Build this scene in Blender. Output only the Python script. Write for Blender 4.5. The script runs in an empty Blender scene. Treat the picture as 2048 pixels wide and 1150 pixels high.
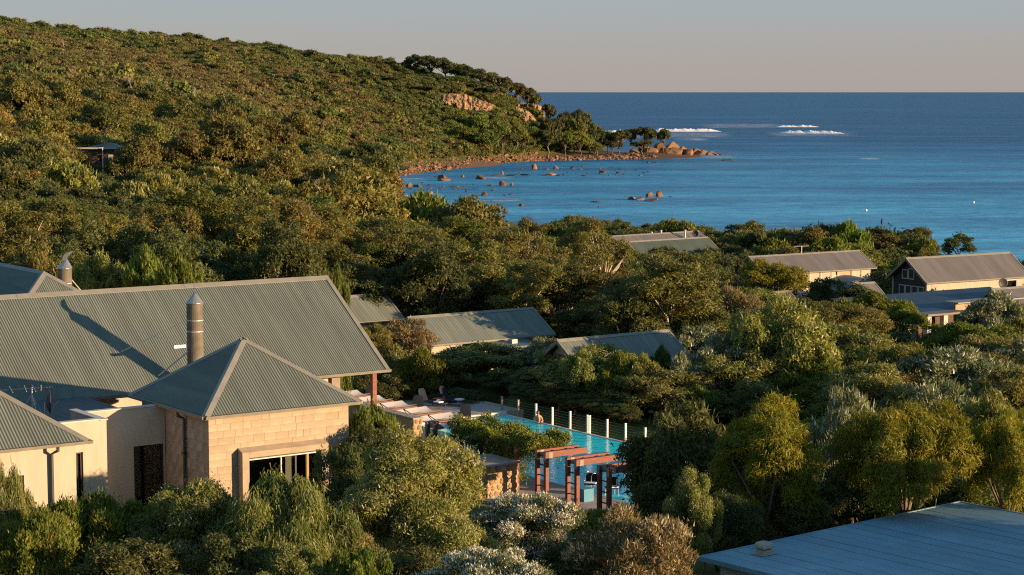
import bpy, math, random
import numpy as np
from mathutils import Vector, Matrix

# ------------------------------------------------------------------ camera, sky, sun, exposure
SC = bpy.context.scene
COL = SC.collection
FPX = 3982.0                       # focal length in photograph pixels (2048 wide)
PITCH = math.atan(391 / FPX)
CAM_Z = 28.0                       # metres above the sea
cam_d = bpy.data.cameras.new('camera')
cam_d.sensor_width = 36.0
cam_d.lens = 36.0 * FPX / 2048
cam_d.clip_start = 0.5
cam_d.clip_end = 400000
cam = bpy.data.objects.new('camera', cam_d)
COL.objects.link(cam)
cam.location = (0, 0, CAM_Z)
cam.rotation_euler = (math.pi / 2 - PITCH, 0, 0)
SC.camera = cam

SUN_AZ, SUN_EL = 110.0, 9.0        # clockwise from +Y, degrees
world = bpy.data.worlds.new('World')
SC.world = world
world.use_nodes = True
wn = world.node_tree
sky = wn.nodes.new('ShaderNodeTexSky')
sky.sky_type = 'NISHITA'
sky.sun_disc = False
sky.sun_elevation = math.radians(SUN_EL)
sky.sun_rotation = math.radians(SUN_AZ)
sky.altitude = 30
sky.air_density = 1.0
sky.dust_density = 0.8
sky.ozone_density = 2.0
bg = wn.nodes['Background']
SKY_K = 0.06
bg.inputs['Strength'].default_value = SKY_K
# evening haze low over the sea: grey-blue above, dusty pink at the horizon, the same all round
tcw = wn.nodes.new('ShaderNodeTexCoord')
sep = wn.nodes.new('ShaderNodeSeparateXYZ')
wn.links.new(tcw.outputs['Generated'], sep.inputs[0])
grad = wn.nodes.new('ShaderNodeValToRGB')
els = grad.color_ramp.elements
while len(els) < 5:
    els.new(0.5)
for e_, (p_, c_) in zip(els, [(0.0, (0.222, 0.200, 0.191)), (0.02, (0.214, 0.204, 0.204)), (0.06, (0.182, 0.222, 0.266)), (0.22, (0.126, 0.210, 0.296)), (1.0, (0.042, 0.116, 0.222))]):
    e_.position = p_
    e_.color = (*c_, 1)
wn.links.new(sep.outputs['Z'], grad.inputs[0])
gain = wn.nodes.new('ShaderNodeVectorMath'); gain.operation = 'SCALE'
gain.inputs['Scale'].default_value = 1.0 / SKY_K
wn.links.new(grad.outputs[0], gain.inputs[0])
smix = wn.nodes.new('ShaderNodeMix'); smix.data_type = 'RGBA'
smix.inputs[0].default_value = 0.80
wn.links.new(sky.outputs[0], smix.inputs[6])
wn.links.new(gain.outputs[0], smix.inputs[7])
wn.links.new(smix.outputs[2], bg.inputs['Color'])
sun_d = bpy.data.lights.new('sun', 'SUN')
sun_d.energy = 5.0
sun_d.angle = math.radians(0.55)
sun_d.color = (1.0, 0.69, 0.40)
sun = bpy.data.objects.new('sun', sun_d)
COL.objects.link(sun)
_a, _e = math.radians(SUN_AZ), math.radians(SUN_EL)
SUN_DIR = Vector((math.sin(_a) * math.cos(_e), math.cos(_a) * math.cos(_e), math.sin(_e)))
sun.rotation_euler = SUN_DIR.to_track_quat('Z', 'Y').to_euler()
sun.location = (60, 0, 60)
SC.view_settings.view_transform = 'Standard'
SC.view_settings.look = 'None'
SC.view_settings.gamma = 1.0
SC.view_settings.exposure = 1.05
SC.render.engine = 'CYCLES'
SC.cycles.max_bounces = 6
SC.cycles.diffuse_bounces = 3
SC.cycles.glossy_bounces = 3
SC.cycles.transmission_bounces = 4
SC.cycles.transparent_max_bounces = 8
SC.cycles.use_denoising = False
SC.cycles.filter_width = 1.15

# ------------------------------------------------------------------ survey: photograph pixel -> place
_F = Vector((0, math.cos(PITCH), -math.sin(PITCH)))
_U = Vector((0, math.sin(PITCH), math.cos(PITCH)))
def ray(x, y):
    return _F + Vector((1, 0, 0)) * ((x - 1024) / FPX) - _U * ((y - 575) / FPX)
def at(x, y, d):
    r = ray(x, y)
    return Vector((0, 0, CAM_Z)) + r * (d / r.y)
def onz(x, y, z):
    r = ray(x, y)
    return Vector((0, 0, CAM_Z)) + r * ((z - CAM_Z) / r.z)
def proj(p):
    p = Vector(p) - Vector((0, 0, CAM_Z))
    w = p.dot(_F)
    return 1024 + FPX * p.x / w, 575 - FPX * p.dot(_U) / w

RNG = np.random.default_rng(7)
random.seed(7)

# ------------------------------------------------------------------ materials
def new_mat(name):
    m = bpy.data.materials.new(name)
    m.use_nodes = True
    nt = m.node_tree
    return m, nt, nt.nodes['Principled BSDF']
def nd(nt, kind, **kw):
    n = nt.nodes.new(kind)
    for k, v in kw.items():
        setattr(n, k, v)
    return n
def noise(nt, scale, detail=4, rough=0.55, coord='Object', sc=(1, 1, 1), out=0):
    tc = nd(nt, 'ShaderNodeTexCoord')
    mp = nd(nt, 'ShaderNodeMapping')
    mp.inputs['Scale'].default_value = sc
    n = nd(nt, 'ShaderNodeTexNoise')
    n.inputs['Scale'].default_value = scale
    n.inputs['Detail'].default_value = detail
    n.inputs['Roughness'].default_value = rough
    if coord == 'World':
        g = nd(nt, 'ShaderNodeNewGeometry')
        nt.links.new(g.outputs['Position'], mp.inputs['Vector'])
    else:
        nt.links.new(tc.outputs[coord], mp.inputs['Vector'])
    nt.links.new(mp.outputs[0], n.inputs['Vector'])
    return n
def ramp(nt, src, stops):
    r = nd(nt, 'ShaderNodeValToRGB')
    el = r.color_ramp.elements
    while len(el) < len(stops):
        el.new(0.5)
    for e, (p, c) in zip(el, stops):
        e.position = p
        e.color = (*c, 1) if len(c) == 3 else c
    nt.links.new(src, r.inputs[0])
    return r
def bump(nt, src, bsdf, strength=0.3, dist=0.02):
    b = nd(nt, 'ShaderNodeBump')
    b.inputs['Strength'].default_value = strength
    b.inputs['Distance'].default_value = dist
    nt.links.new(src, b.inputs['Height'])
    nt.links.new(b.outputs[0], bsdf.inputs['Normal'])
    return b
MATS = {}
def plain(name, col, rough=0.6, metal=0.0, var=0.25, scale=3.0, spec=0.4, bmp=0.0, coord='Object', objvar=0.0, sc=(1, 1, 1)):
    m, nt, b = new_mat(name)
    n = noise(nt, scale, 5, coord=coord, sc=sc)
    lo = tuple(c * (1 - var) for c in col)
    hi = tuple(min(1, c * (1 + var)) for c in col)
    r = ramp(nt, n.outputs['Fac'], [(0.3, lo), (0.7, hi)])
    out = r.outputs[0]
    if objvar:
        oi = nd(nt, 'ShaderNodeObjectInfo')
        mr = nd(nt, 'ShaderNodeMapRange')
        mr.inputs['To Min'].default_value = 1 - objvar
        mr.inputs['To Max'].default_value = 1 + objvar
        nt.links.new(oi.outputs['Random'], mr.inputs['Value'])
        mx = nd(nt, 'ShaderNodeMix', data_type='RGBA', blend_type='MULTIPLY')
        mx.inputs[0].default_value = 1
        nt.links.new(out, mx.inputs[6])
        nt.links.new(mr.outputs[0], mx.inputs[7])
        out = mx.outputs[2]
    nt.links.new(out, b.inputs['Base Color'])
    b.inputs['Roughness'].default_value = rough
    b.inputs['Metallic'].default_value = metal
    b.inputs['Specular IOR Level'].default_value = spec
    if bmp:
        n2 = noise(nt, scale * 6, 6, coord=coord)
        bump(nt, n2.outputs['Fac'], b, bmp, 0.02)
    MATS[name] = m
    return m

def glass_mat(name, tint, fac=0.25):
    m, nt, b = new_mat(name)
    nt.nodes.remove(b)
    t = nd(nt, 'ShaderNodeBsdfTransparent'); t.inputs[0].default_value = (*tint, 1)
    g = nd(nt, 'ShaderNodeBsdfGlossy'); g.inputs['Roughness'].default_value = 0.03
    fr = nd(nt, 'ShaderNodeFresnel'); fr.inputs[0].default_value = 1.5
    mr = nd(nt, 'ShaderNodeMath', operation='MULTIPLY_ADD'); mr.inputs[1].default_value = 0.8; mr.inputs[2].default_value = fac * 0.2
    nt.links.new(fr.outputs[0], mr.inputs[0])
    mx = nd(nt, 'ShaderNodeMixShader')
    nt.links.new(mr.outputs[0], mx.inputs[0]); nt.links.new(t.outputs[0], mx.inputs[1]); nt.links.new(g.outputs[0], mx.inputs[2])
    nt.links.new(mx.outputs[0], nt.nodes['Material Output'].inputs['Surface'])
    MATS[name] = m
    return m

def foliage(name, dark, light, bloom=(0.62, 0.58, 0.48), trans=0.30, objvar=0.25, rough=0.55):
    """leaf colour: per-clump tint attribute between two greens, blossom attribute, small change from plant to plant"""
    m, nt, b = new_mat(name)
    at_ = nd(nt, 'ShaderNodeAttribute', attribute_name='tint')
    r = ramp(nt, at_.outputs['Fac'], [(0.0, dark), (0.55, tuple((a + c) / 2 for a, c in zip(dark, light))), (1.0, light)])
    fl = nd(nt, 'ShaderNodeAttribute', attribute_name='bloom')
    mxb = nd(nt, 'ShaderNodeMix', data_type='RGBA')
    nt.links.new(fl.outputs['Fac'], mxb.inputs[0])
    nt.links.new(r.outputs[0], mxb.inputs[6]); mxb.inputs[7].default_value = (*bloom, 1)
    oi = nd(nt, 'ShaderNodeObjectInfo')
    hs = nd(nt, 'ShaderNodeHueSaturation')
    a = nd(nt, 'ShaderNodeMapRange'); a.inputs['To Min'].default_value = 0.5 - 0.035 * objvar * 4; a.inputs['To Max'].default_value = 0.5 + 0.02 * objvar * 4
    v = nd(nt, 'ShaderNodeMapRange'); v.inputs['To Min'].default_value = 1 - objvar; v.inputs['To Max'].default_value = 1 + objvar
    w = nd(nt, 'ShaderNodeMath', operation='FRACT')
    k = nd(nt, 'ShaderNodeMath', operation='MULTIPLY'); k.inputs[1].default_value = 17.31
    nt.links.new(oi.outputs['Random'], a.inputs['Value'])
    nt.links.new(oi.outputs['Random'], k.inputs[0]); nt.links.new(k.outputs[0], w.inputs[0]); nt.links.new(w.outputs[0], v.inputs['Value'])
    nt.links.new(a.outputs[0], hs.inputs['Hue']); nt.links.new(v.outputs[0], hs.inputs['Value'])
    nt.links.new(mxb.outputs[2], hs.inputs['Color'])
    nt.links.new(hs.outputs[0], b.inputs['Base Color'])
    b.inputs['Roughness'].default_value = rough
    b.inputs['Specular IOR Level'].default_value = 0.25
    tr = nd(nt, 'ShaderNodeBsdfTranslucent')
    tm = nd(nt, 'ShaderNodeMix', data_type='RGBA', blend_type='MULTIPLY'); tm.inputs[0].default_value = 1
    nt.links.new(hs.outputs[0], tm.inputs[6]); tm.inputs[7].default_value = (1.3, 1.25, 0.55, 1)
    nt.links.new(tm.outputs[2], tr.inputs[0])
    mx = nd(nt, 'ShaderNodeMixShader'); mx.inputs[0].default_value = trans
    nt.links.new(b.outputs[0], mx.inputs[1]); nt.links.new(tr.outputs[0], mx.inputs[2])
    nt.links.new(mx.outputs[0], nt.nodes['Material Output'].inputs['Surface'])
    MATS[name] = m
    return m

# leaves
foliage('leaf_peppermint', (0.090, 0.122, 0.026), (0.285, 0.280, 0.066), bloom=(0.42, 0.40, 0.24))
foliage('leaf_feather', (0.095, 0.125, 0.012), (0.290, 0.270, 0.018), objvar=0.12, trans=0.3)
foliage('leaf_hedge', (0.065, 0.115, 0.018), (0.190, 0.230, 0.036), bloom=(0.4, 0.2, 0.06), objvar=0.15)
foliage('leaf_dry', (0.110, 0.090, 0.040), (0.250, 0.200, 0.090), bloom=(0.5, 0.45, 0.33), objvar=0.15)
foliage('leaf_silver', (0.080, 0.115, 0.060), (0.200, 0.225, 0.125), bloom=(0.75, 0.72, 0.66), objvar=0.12)
foliage('leaf_eucalypt', (0.075, 0.088, 0.022), (0.230, 0.205, 0.050), bloom=(0.28, 0.12, 0.04))
foliage('leaf_dark', (0.045, 0.065, 0.020), (0.130, 0.145, 0.042))
foliage('leaf_gold', (0.125, 0.112, 0.024), (0.280, 0.225, 0.050))
foliage('leaf_green', (0.065, 0.105, 0.016), (0.190, 0.215, 0.034))
foliage('leaf_heath', (0.105, 0.115, 0.028), (0.225, 0.212, 0.056), objvar=0.30)
foliage('leaf_heath_dark', (0.060, 0.085, 0.021), (0.150, 0.165, 0.040), objvar=0.35)
foliage('leaf_heath_brown', (0.115, 0.108, 0.038), (0.245, 0.212, 0.076), objvar=0.3)
foliage('leaf_umbrella', (0.040, 0.052, 0.016), (0.120, 0.120, 0.034), objvar=0.25)
plain('bark', (0.16, 0.12, 0.085), 0.85, var=0.45, scale=5, bmp=0.4)
plain('bark_pale', (0.42, 0.34, 0.26), 0.8, var=0.35, scale=4, bmp=0.3)
plain('bark_dead', (0.30, 0.24, 0.18), 0.8, var=0.3, scale=3)
# buildings
plain('roof_metal', (0.148, 0.165, 0.134), 0.5, 0.0, 0.16, 1.4, spec=0.25, sc=(2.2, 0.22, 0.22))
plain('roof_metal_far', (0.135, 0.122, 0.112), 0.5, 0.0, 0.16, 0.9, spec=0.3, sc=(1.6, 0.25, 0.25))
plain('roof_green', (0.065, 0.080, 0.058), 0.5, 0.0, 0.15, 0.8)
plain('roof_blue', (0.185, 0.325, 0.395), 0.55, 0.0, 0.14, 0.5, spec=0.4)
plain('roof_dark', (0.055, 0.075, 0.088), 0.6, 0.0, 0.2, 0.8)
plain('roof_slate', (0.080, 0.112, 0.132), 0.55, 0.0, 0.15, 0.6)
plain('roof_red', (0.30, 0.10, 0.07), 0.7, var=0.2)
plain('capping', (0.205, 0.195, 0.160), 0.45, var=0.12, scale=2.0)
plain('gutter_metal', (0.200, 0.180, 0.135), 0.45, var=0.15)
plain('pipe_dark', (0.055, 0.050, 0.048), 0.5, var=0.2)
plain('limestone', (0.385, 0.302, 0.210), 0.9, var=0.15, scale=2.2, spec=0.2, bmp=0.25, objvar=0.10)
plain('limestone_rough', (0.33, 0.27, 0.215), 0.9, var=0.25, scale=1.8, spec=0.2, bmp=0.35, objvar=0.12)
plain('mortar', (0.36, 0.28, 0.19), 0.95, var=0.15)
plain('render_cream', (0.43, 0.378, 0.292), 0.9, var=0.11, scale=1.3, spec=0.15, sc=(1.6, 1.6, 0.45))
plain('render_white', (0.50, 0.48, 0.44), 0.85, var=0.06, scale=1.0, spec=0.2)
plain('brown_cladding', (0.10, 0.055, 0.04), 0.8, var=0.3, sc=(1, 1, 8))
plain('timber_red', (0.170, 0.044, 0.021), 0.55, var=0.3, scale=2.5, sc=(1, 1, 6), bmp=0.15)
plain('frame_dark', (0.035, 0.028, 0.025), 0.5, var=0.2)
plain('frame_pale', (0.52, 0.50, 0.45), 0.5, var=0.1)
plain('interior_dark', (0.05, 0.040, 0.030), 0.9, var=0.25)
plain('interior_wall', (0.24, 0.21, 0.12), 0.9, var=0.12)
plain('blind', (0.40, 0.35, 0.27), 0.9, var=0.08, sc=(1, 1, 12))
plain('curtain_gold', (0.40, 0.24, 0.06), 0.9, var=0.15)
plain('flue_steel', (0.135, 0.115, 0.090), 0.65, 0.0, 0.25, 3.0, spec=0.25)
plain('cowl_steel', (0.40, 0.38, 0.36), 0.3, 0.7, 0.12, 3.0)
plain('antenna_metal', (0.60, 0.58, 0.54), 0.4, 0.3, 0.1)
plain('dish_grey', (0.055, 0.050, 0.052), 0.6, var=0.15)
plain('stone_rubble', (0.34, 0.21, 0.095), 0.9, var=0.4, scale=4, bmp=0.4, objvar=0.3)
plain('stone_cap', (0.32, 0.26, 0.21), 0.9, var=0.3, scale=3, bmp=0.3)
plain('paving', (0.36, 0.30, 0.26), 0.85, var=0.12, scale=2.0, spec=0.25, objvar=0.06)
plain('coping', (0.62, 0.54, 0.42), 0.8, var=0.1, scale=3)
plain('sail_cloth', (0.58, 0.53, 0.47), 0.9, var=0.06, spec=0.1)
plain('lounger_mesh', (0.022, 0.026, 0.036), 0.9, var=0.2, spec=0.05)
plain('towel', (0.75, 0.75, 0.78), 0.95, var=0.06)
plain('post_white', (0.72, 0.68, 0.60), 0.45, var=0.05)
plain('wire', (0.30, 0.29, 0.28), 0.4, 0.6, 0.1)
plain('steel_bright', (0.55, 0.55, 0.55), 0.25, 0.85, 0.05)
plain('blue_paint', (0.05, 0.22, 0.34), 0.5, var=0.1)
plain('skin', (0.52, 0.29, 0.18), 0.6, var=0.08, scale=8)
plain('hair', (0.05, 0.028, 0.016), 0.7, var=0.3, scale=20)
plain('granite', (0.205, 0.115, 0.066), 0.9, var=0.45, scale=0.5, spec=0.2, bmp=0.6, objvar=0.28)
plain('granite_wet', (0.085, 0.055, 0.040), 0.6, var=0.45, scale=0.6, bmp=0.5, objvar=0.3)
plain('cliff_rock', (0.27, 0.165, 0.085), 0.95, var=0.45, scale=0.16, bmp=0.8, sc=(1, 1, 0.35))
plain('foam', (0.80, 0.80, 0.80), 0.9, var=0.12, scale=0.6)
plain('bird_black', (0.015, 0.015, 0.018), 0.8, var=0.2)
plain('buoy_white', (0.8, 0.8, 0.8), 0.5, var=0.03)
plain('vent_metal', (0.42, 0.37, 0.30), 0.45, 0.2, 0.15)
plain('pot_orange', (0.50, 0.16, 0.05), 0.7, var=0.2)
glass_mat('glass_clear', (0.92, 0.97, 0.95), 0.15)
glass_mat('glass_green', (0.70, 0.88, 0.80), 0.3)
glass_mat('glass_window', (0.75, 0.78, 0.76), 0.25)

def sheet_tones(name, width=0.762, amount=0.07):
    """each roofing sheet has weathered a little differently"""
    nt = MATS[name].node_tree; b = nt.nodes['Principled BSDF']; src = b.inputs['Base Color'].links[0].from_socket
    tc = nd(nt, 'ShaderNodeTexCoord'); sx = nd(nt, 'ShaderNodeSeparateXYZ'); nt.links.new(tc.outputs['Object'], sx.inputs[0])
    dv = nd(nt, 'ShaderNodeMath', operation='DIVIDE'); dv.inputs[1].default_value = width; nt.links.new(sx.outputs['X'], dv.inputs[0])
    fl = nd(nt, 'ShaderNodeMath', operation='FLOOR'); nt.links.new(dv.outputs[0], fl.inputs[0])
    wn_ = nd(nt, 'ShaderNodeTexWhiteNoise', noise_dimensions='1D'); nt.links.new(fl.outputs[0], wn_.inputs['W'])
    mr = nd(nt, 'ShaderNodeMapRange'); mr.inputs['To Min'].default_value = 1 - amount; mr.inputs['To Max'].default_value = 1 + amount; nt.links.new(wn_.outputs['Value'], mr.inputs['Value'])
    mx = nd(nt, 'ShaderNodeMix', data_type='RGBA', blend_type='MULTIPLY'); mx.inputs[0].default_value = 1
    nt.links.new(src, mx.inputs[6]); nt.links.new(mr.outputs[0], mx.inputs[7]); nt.links.new(mx.outputs[2], b.inputs['Base Color'])
for _n in ('roof_metal', 'roof_metal_far', 'roof_blue', 'roof_green'):
    sheet_tones(_n)

def ground_mat():
    m, nt, b = new_mat('ground')
    n = noise(nt, 0.35, 8, 0.65, 'World')
    n2 = noise(nt, 0.02, 4, 0.5, 'World')
    r = ramp(nt, n.outputs['Fac'], [(0.3, (0.060, 0.072, 0.022)), (0.55, (0.095, 0.105, 0.034)), (0.75, (0.135, 0.130, 0.048))])
    r2 = ramp(nt, n2.outputs['Fac'], [(0.35, (0.8, 0.95, 0.7)), (0.65, (1.1, 1.0, 0.9))])
    mx = nd(nt, 'ShaderNodeMix', data_type='RGBA', blend_type='MULTIPLY'); mx.inputs[0].default_value = 1
    nt.links.new(r.outputs[0], mx.inputs[6]); nt.links.new(r2.outputs[0], mx.inputs[7])
    # bare sandy-pink rock and sand close to the waterline
    g = nd(nt, 'ShaderNodeNewGeometry')
    sx = nd(nt, 'ShaderNodeSeparateXYZ'); nt.links.new(g.outputs['Position'], sx.inputs[0])
    n3 = noise(nt, 0.12, 4, 0.6, 'World')
    ma = nd(nt, 'ShaderNodeMath', operation='MULTIPLY_ADD'); ma.inputs[1].default_value = 2.4; ma.inputs[2].default_value = -1.0
    nt.links.new(n3.outputs['Fac'], ma.inputs[0])
    ad = nd(nt, 'ShaderNodeMath', operation='ADD'); nt.links.new(sx.outputs['Z'], ad.inputs[0]); nt.links.new(ma.outputs[0], ad.inputs[1])
    mr = nd(nt, 'ShaderNodeMapRange'); mr.inputs['From Min'].default_value = 1.4; mr.inputs['From Max'].default_value = 2.4
    nt.links.new(ad.outputs[0], mr.inputs['Value'])
    m2 = nd(nt, 'ShaderNodeMix', data_type='RGBA')
    nt.links.new(mr.outputs[0], m2.inputs[0]); m2.inputs[6].default_value = (0.135, 0.085, 0.052, 1); nt.links.new(mx.outputs[2], m2.inputs[7])
    nt.links.new(m2.outputs[2], b.inputs['Base Color'])
    b.inputs['Roughness'].default_value = 0.95
    b.inputs['Specular IOR Level'].default_value = 0.1
    bump(nt, n.outputs['Fac'], b, 0.6, 0.4)
    MATS['ground'] = m
ground_mat()

def sea_mat():
    m, nt, b = new_mat('sea_water')
    g = nd(nt, 'ShaderNodeNewGeometry')
    sx = nd(nt, 'ShaderNodeSeparateXYZ'); nt.links.new(g.outputs['Position'], sx.inputs[0])
    # pale sandy bottom makes the shallow water near the beach turquoise
    n0 = noise(nt, 0.010, 3, 0.5, 'World', (1, 0.55, 1))
    sh = nd(nt, 'ShaderNodeMath', operation='MULTIPLY_ADD'); sh.inputs[1].default_value = 420; sh.inputs[2].default_value = -210
    nt.links.new(n0.outputs['Fac'], sh.inputs[0])
    dd = nd(nt, 'ShaderNodeMath', operation='ADD'); nt.links.new(sx.outputs['Y'], dd.inputs[0]); nt.links.new(sh.outputs[0], dd.inputs[1])
    mr = nd(nt, 'ShaderNodeMapRange'); mr.inputs['From Min'].default_value = 300; mr.inputs['From Max'].default_value = 1100
    nt.links.new(dd.outputs[0], mr.inputs['Value'])
    cr = ramp(nt, mr.outputs[0], [(0.0, (0.062, 0.305, 0.500)), (0.42, (0.034, 0.225, 0.410)), (1.0, (0.002, 0.084, 0.205))])
    ws = noise(nt, 0.020, 7, 0.62, 'World', (0.13, 1, 1))
    wr = ramp(nt, ws.outputs['Fac'], [(0.34, (0.52, 0.56, 0.63)), (0.68, (1.85, 1.66, 1.48))])
    wm = nd(nt, 'ShaderNodeMix', data_type='RGBA', blend_type='MULTIPLY'); wm.inputs[0].default_value = 1
    nt.links.new(cr.outputs[0], wm.inputs[6]); nt.links.new(wr.outputs[0], wm.inputs[7])
    nt.links.new(wm.outputs[2], b.inputs['Base Color'])
    b.inputs['Roughness'].default_value = 0.30
    b.inputs['IOR'].default_value = 1.33
    b.inputs['Specular IOR Level'].default_value = 0.02
    n1 = noise(nt, 0.28, 6, 0.62, 'World', (0.42, 1, 1))
    n2 = noise(nt, 0.045, 4, 0.55, 'World', (0.35, 1, 1))
    a = nd(nt, 'ShaderNodeMath', operation='MULTIPLY_ADD'); a.inputs[1].default_value = 9.0
    nt.links.new(n2.outputs['Fac'], a.inputs[0]); nt.links.new(n1.outputs['Fac'], a.inputs[2])
    bump(nt, a.outputs[0], b, 1.0, 0.55)
    MATS['sea_water'] = m
sea_mat()

def foam_sheet_mat():
    m, nt, b = new_mat('foam_sheet')
    n = noise(nt, 0.22, 6, 0.7, 'World', (0.35, 1.0, 1))
    r = ramp(nt, n.outputs['Fac'], [(0.47, (0, 0, 0)), (0.66, (0.85, 0.85, 0.85))])
    ed = nd(nt, 'ShaderNodeAttribute', attribute_name='edge')
    mu = nd(nt, 'ShaderNodeMath', operation='MULTIPLY'); nt.links.new(r.outputs[0], mu.inputs[0]); nt.links.new(ed.outputs['Fac'], mu.inputs[1])
    tr = nd(nt, 'ShaderNodeBsdfTransparent'); mx = nd(nt, 'ShaderNodeMixShader')
    b.inputs['Base Color'].default_value = (0.78, 0.79, 0.8, 1); b.inputs['Roughness'].default_value = 0.9
    nt.links.new(mu.outputs[0], mx.inputs[0]); nt.links.new(tr.outputs[0], mx.inputs[1]); nt.links.new(b.outputs[0], mx.inputs[2])
    nt.links.new(mx.outputs[0], nt.nodes['Material Output'].inputs['Surface'])
    MATS['foam_sheet'] = m
foam_sheet_mat()

def pool_mat():
    m, nt, b = new_mat('pool_water')
    n = noise(nt, 1.2, 5, 0.6, 'World', (0.7, 2.2, 1))
    c = noise(nt, 0.35, 3, 0.5, 'World')
    r = ramp(nt, c.outputs['Fac'], [(0.3, (0.004, 0.640, 0.700)), (0.7, (0.008, 0.760, 0.800))])
    nt.links.new(r.outputs[0], b.inputs['Base Color'])
    b.inputs['Roughness'].default_value = 0.05
    b.inputs['IOR'].default_value = 1.33
    bump(nt, n.outputs['Fac'], b, 0.6, 0.12)
    MATS['pool_water'] = m
pool_mat()
# ------------------------------------------------------------------ mesh helpers
class MB:
    """collects quads, boxes, tubes and lofts; build() links them as one mesh object"""
    def __init__(s):
        s.v = []; s.f = []
    def poly(s, pts):
        i = len(s.v); s.v += [tuple(p) for p in pts]; s.f.append(tuple(range(i, i + len(pts)))); return s
    def box(s, a, b):
        x0, y0, z0 = a; x1, y1, z1 = b
        i = len(s.v)
        s.v += [(x0, y0, z0), (x1, y0, z0), (x1, y1, z0), (x0, y1, z0), (x0, y0, z1), (x1, y0, z1), (x1, y1, z1), (x0, y1, z1)]
        for q in ((0, 3, 2, 1), (4, 5, 6, 7), (0, 1, 5, 4), (1, 2, 6, 5), (2, 3, 7, 6), (3, 0, 4, 7)):
            s.f.append(tuple(i + k for k in q))
        return s
    def prism(s, pts, d):
        """polygon pts pushed along vector d"""
        n = len(pts); i = len(s.v); d = Vector(d)
        s.v += [tuple(p) for p in pts] + [tuple(Vector(p) + d) for p in pts]
        s.f.append(tuple(i + k for k in reversed(range(n)))); s.f.append(tuple(i + n + k for k in range(n)))
        for k in range(n):
            j = (k + 1) % n
            s.f.append((i + k, i + j, i + n + j, i + n + k))
        return s
    def tube(s, path, radii, sides=8, caps=True):
        path = [Vector(p) for p in path]
        if not hasattr(radii, '__len__'):
            radii = [radii] * len(path)
        base = len(s.v)
        up = Vector((0.13, 0.21, 0.97))
        for k, p in enumerate(path):
            t = (path[min(k + 1, len(path) - 1)] - path[max(k - 1, 0)]).normalized()
            a = t.cross(up)
            if a.length < 0.1:
                a = t.cross(Vector((1, 0, 0)))
            a.normalize(); b = t.cross(a)
            for q in range(sides):
                w = 2 * math.pi * q / sides
                s.v.append(tuple(p + (a * math.cos(w) + b * math.sin(w)) * radii[k]))
        for k in range(len(path) - 1):
            for q in range(sides):
                r = (q + 1) % sides
                s.f.append((base + k * sides + q, base + k * sides + r, base + (k + 1) * sides + r, base + (k + 1) * sides + q))
        if caps:
            s.f.append(tuple(base + q for q in range(sides)))
            s.f.append(tuple(base + (len(path) - 1) * sides + q for q in reversed(range(sides))))
        return s
    def loft(s, rings, caps=True):
        n = len(rings[0]); base = len(s.v)
        for r in rings:
            s.v += [tuple(p) for p in r]
        for k in range(len(rings) - 1):
            for q in range(n):
                r = (q + 1) % n
                s.f.append((base + k * n + q, base + k * n + r, base + (k + 1) * n + r, base + (k + 1) * n + q))
        if caps:
            s.f.append(tuple(base + q for q in reversed(range(n))))
            s.f.append(tuple(base + (len(rings) - 1) * n + q for q in range(n)))
        return s
    def mesh(s, name, mat, org=(0, 0, 0), smooth=False):
        me = bpy.data.meshes.new(name)
        ox, oy, oz = org
        me.from_pydata([(x - ox, y - oy, z - oz) for x, y, z in s.v], [], s.f)
        me.materials.append(MATS[mat])
        if smooth:
            me.polygons.foreach_set('use_smooth', [True] * len(me.polygons))
        me.update()
        return me

class Frame:
    """a building plot: u along azimuth az, v to the left of it, z absolute"""
    def __init__(s, x, y, az):
        s.rot = math.radians(90 - az); s.x = x; s.y = y
        s.c, s.s = math.cos(s.rot), math.sin(s.rot)
    def w(s, u, v, z=0.0):
        return Vector((s.x + u * s.c - v * s.s, s.y + u * s.s + v * s.c, z))
    def loc(s, p):
        dx, dy = p[0] - s.x, p[1] - s.y
        return dx * s.c + dy * s.s, -dx * s.s + dy * s.c
W0 = Frame(0, 0, 90)

def props(o, label=None, cat=None, group=None, kind=None):
    for k, v in (('label', label), ('category', cat), ('group', group), ('kind', kind)):
        if v:
            o[k] = v
    return o
class Thing:
    """an Empty at a thing's base; parts are meshes parented to it"""
    def __init__(s, name, label, cat, fr=W0, org=(0, 0, 0), group=None, kind=None):
        s.fr = fr; s.org = org
        s.o = bpy.data.objects.new(name, None)
        s.o.empty_display_size = 0.3
        COL.objects.link(s.o)
        s.o.location = fr.w(*org); s.o.rotation_euler = (0, 0, fr.rot)
        props(s.o, label, cat, group, kind)
    def part(s, name, mb, mat, parent=None, smooth=False, label=None, kind=None):
        o = bpy.data.objects.new(name, mb.mesh(name, mat, s.org, smooth))
        COL.objects.link(o)
        o.parent = parent or s.o
        props(o, label, kind=kind)
        return o
def single(name, mb, mat, label, cat, fr=W0, org=(0, 0, 0), group=None, kind=None, smooth=False):
    o = bpy.data.objects.new(name, mb.mesh(name, mat, org, smooth))
    COL.objects.link(o)
    o.location = fr.w(*org); o.rotation_euler = (0, 0, fr.rot)
    return props(o, label, cat, group, kind)

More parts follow.
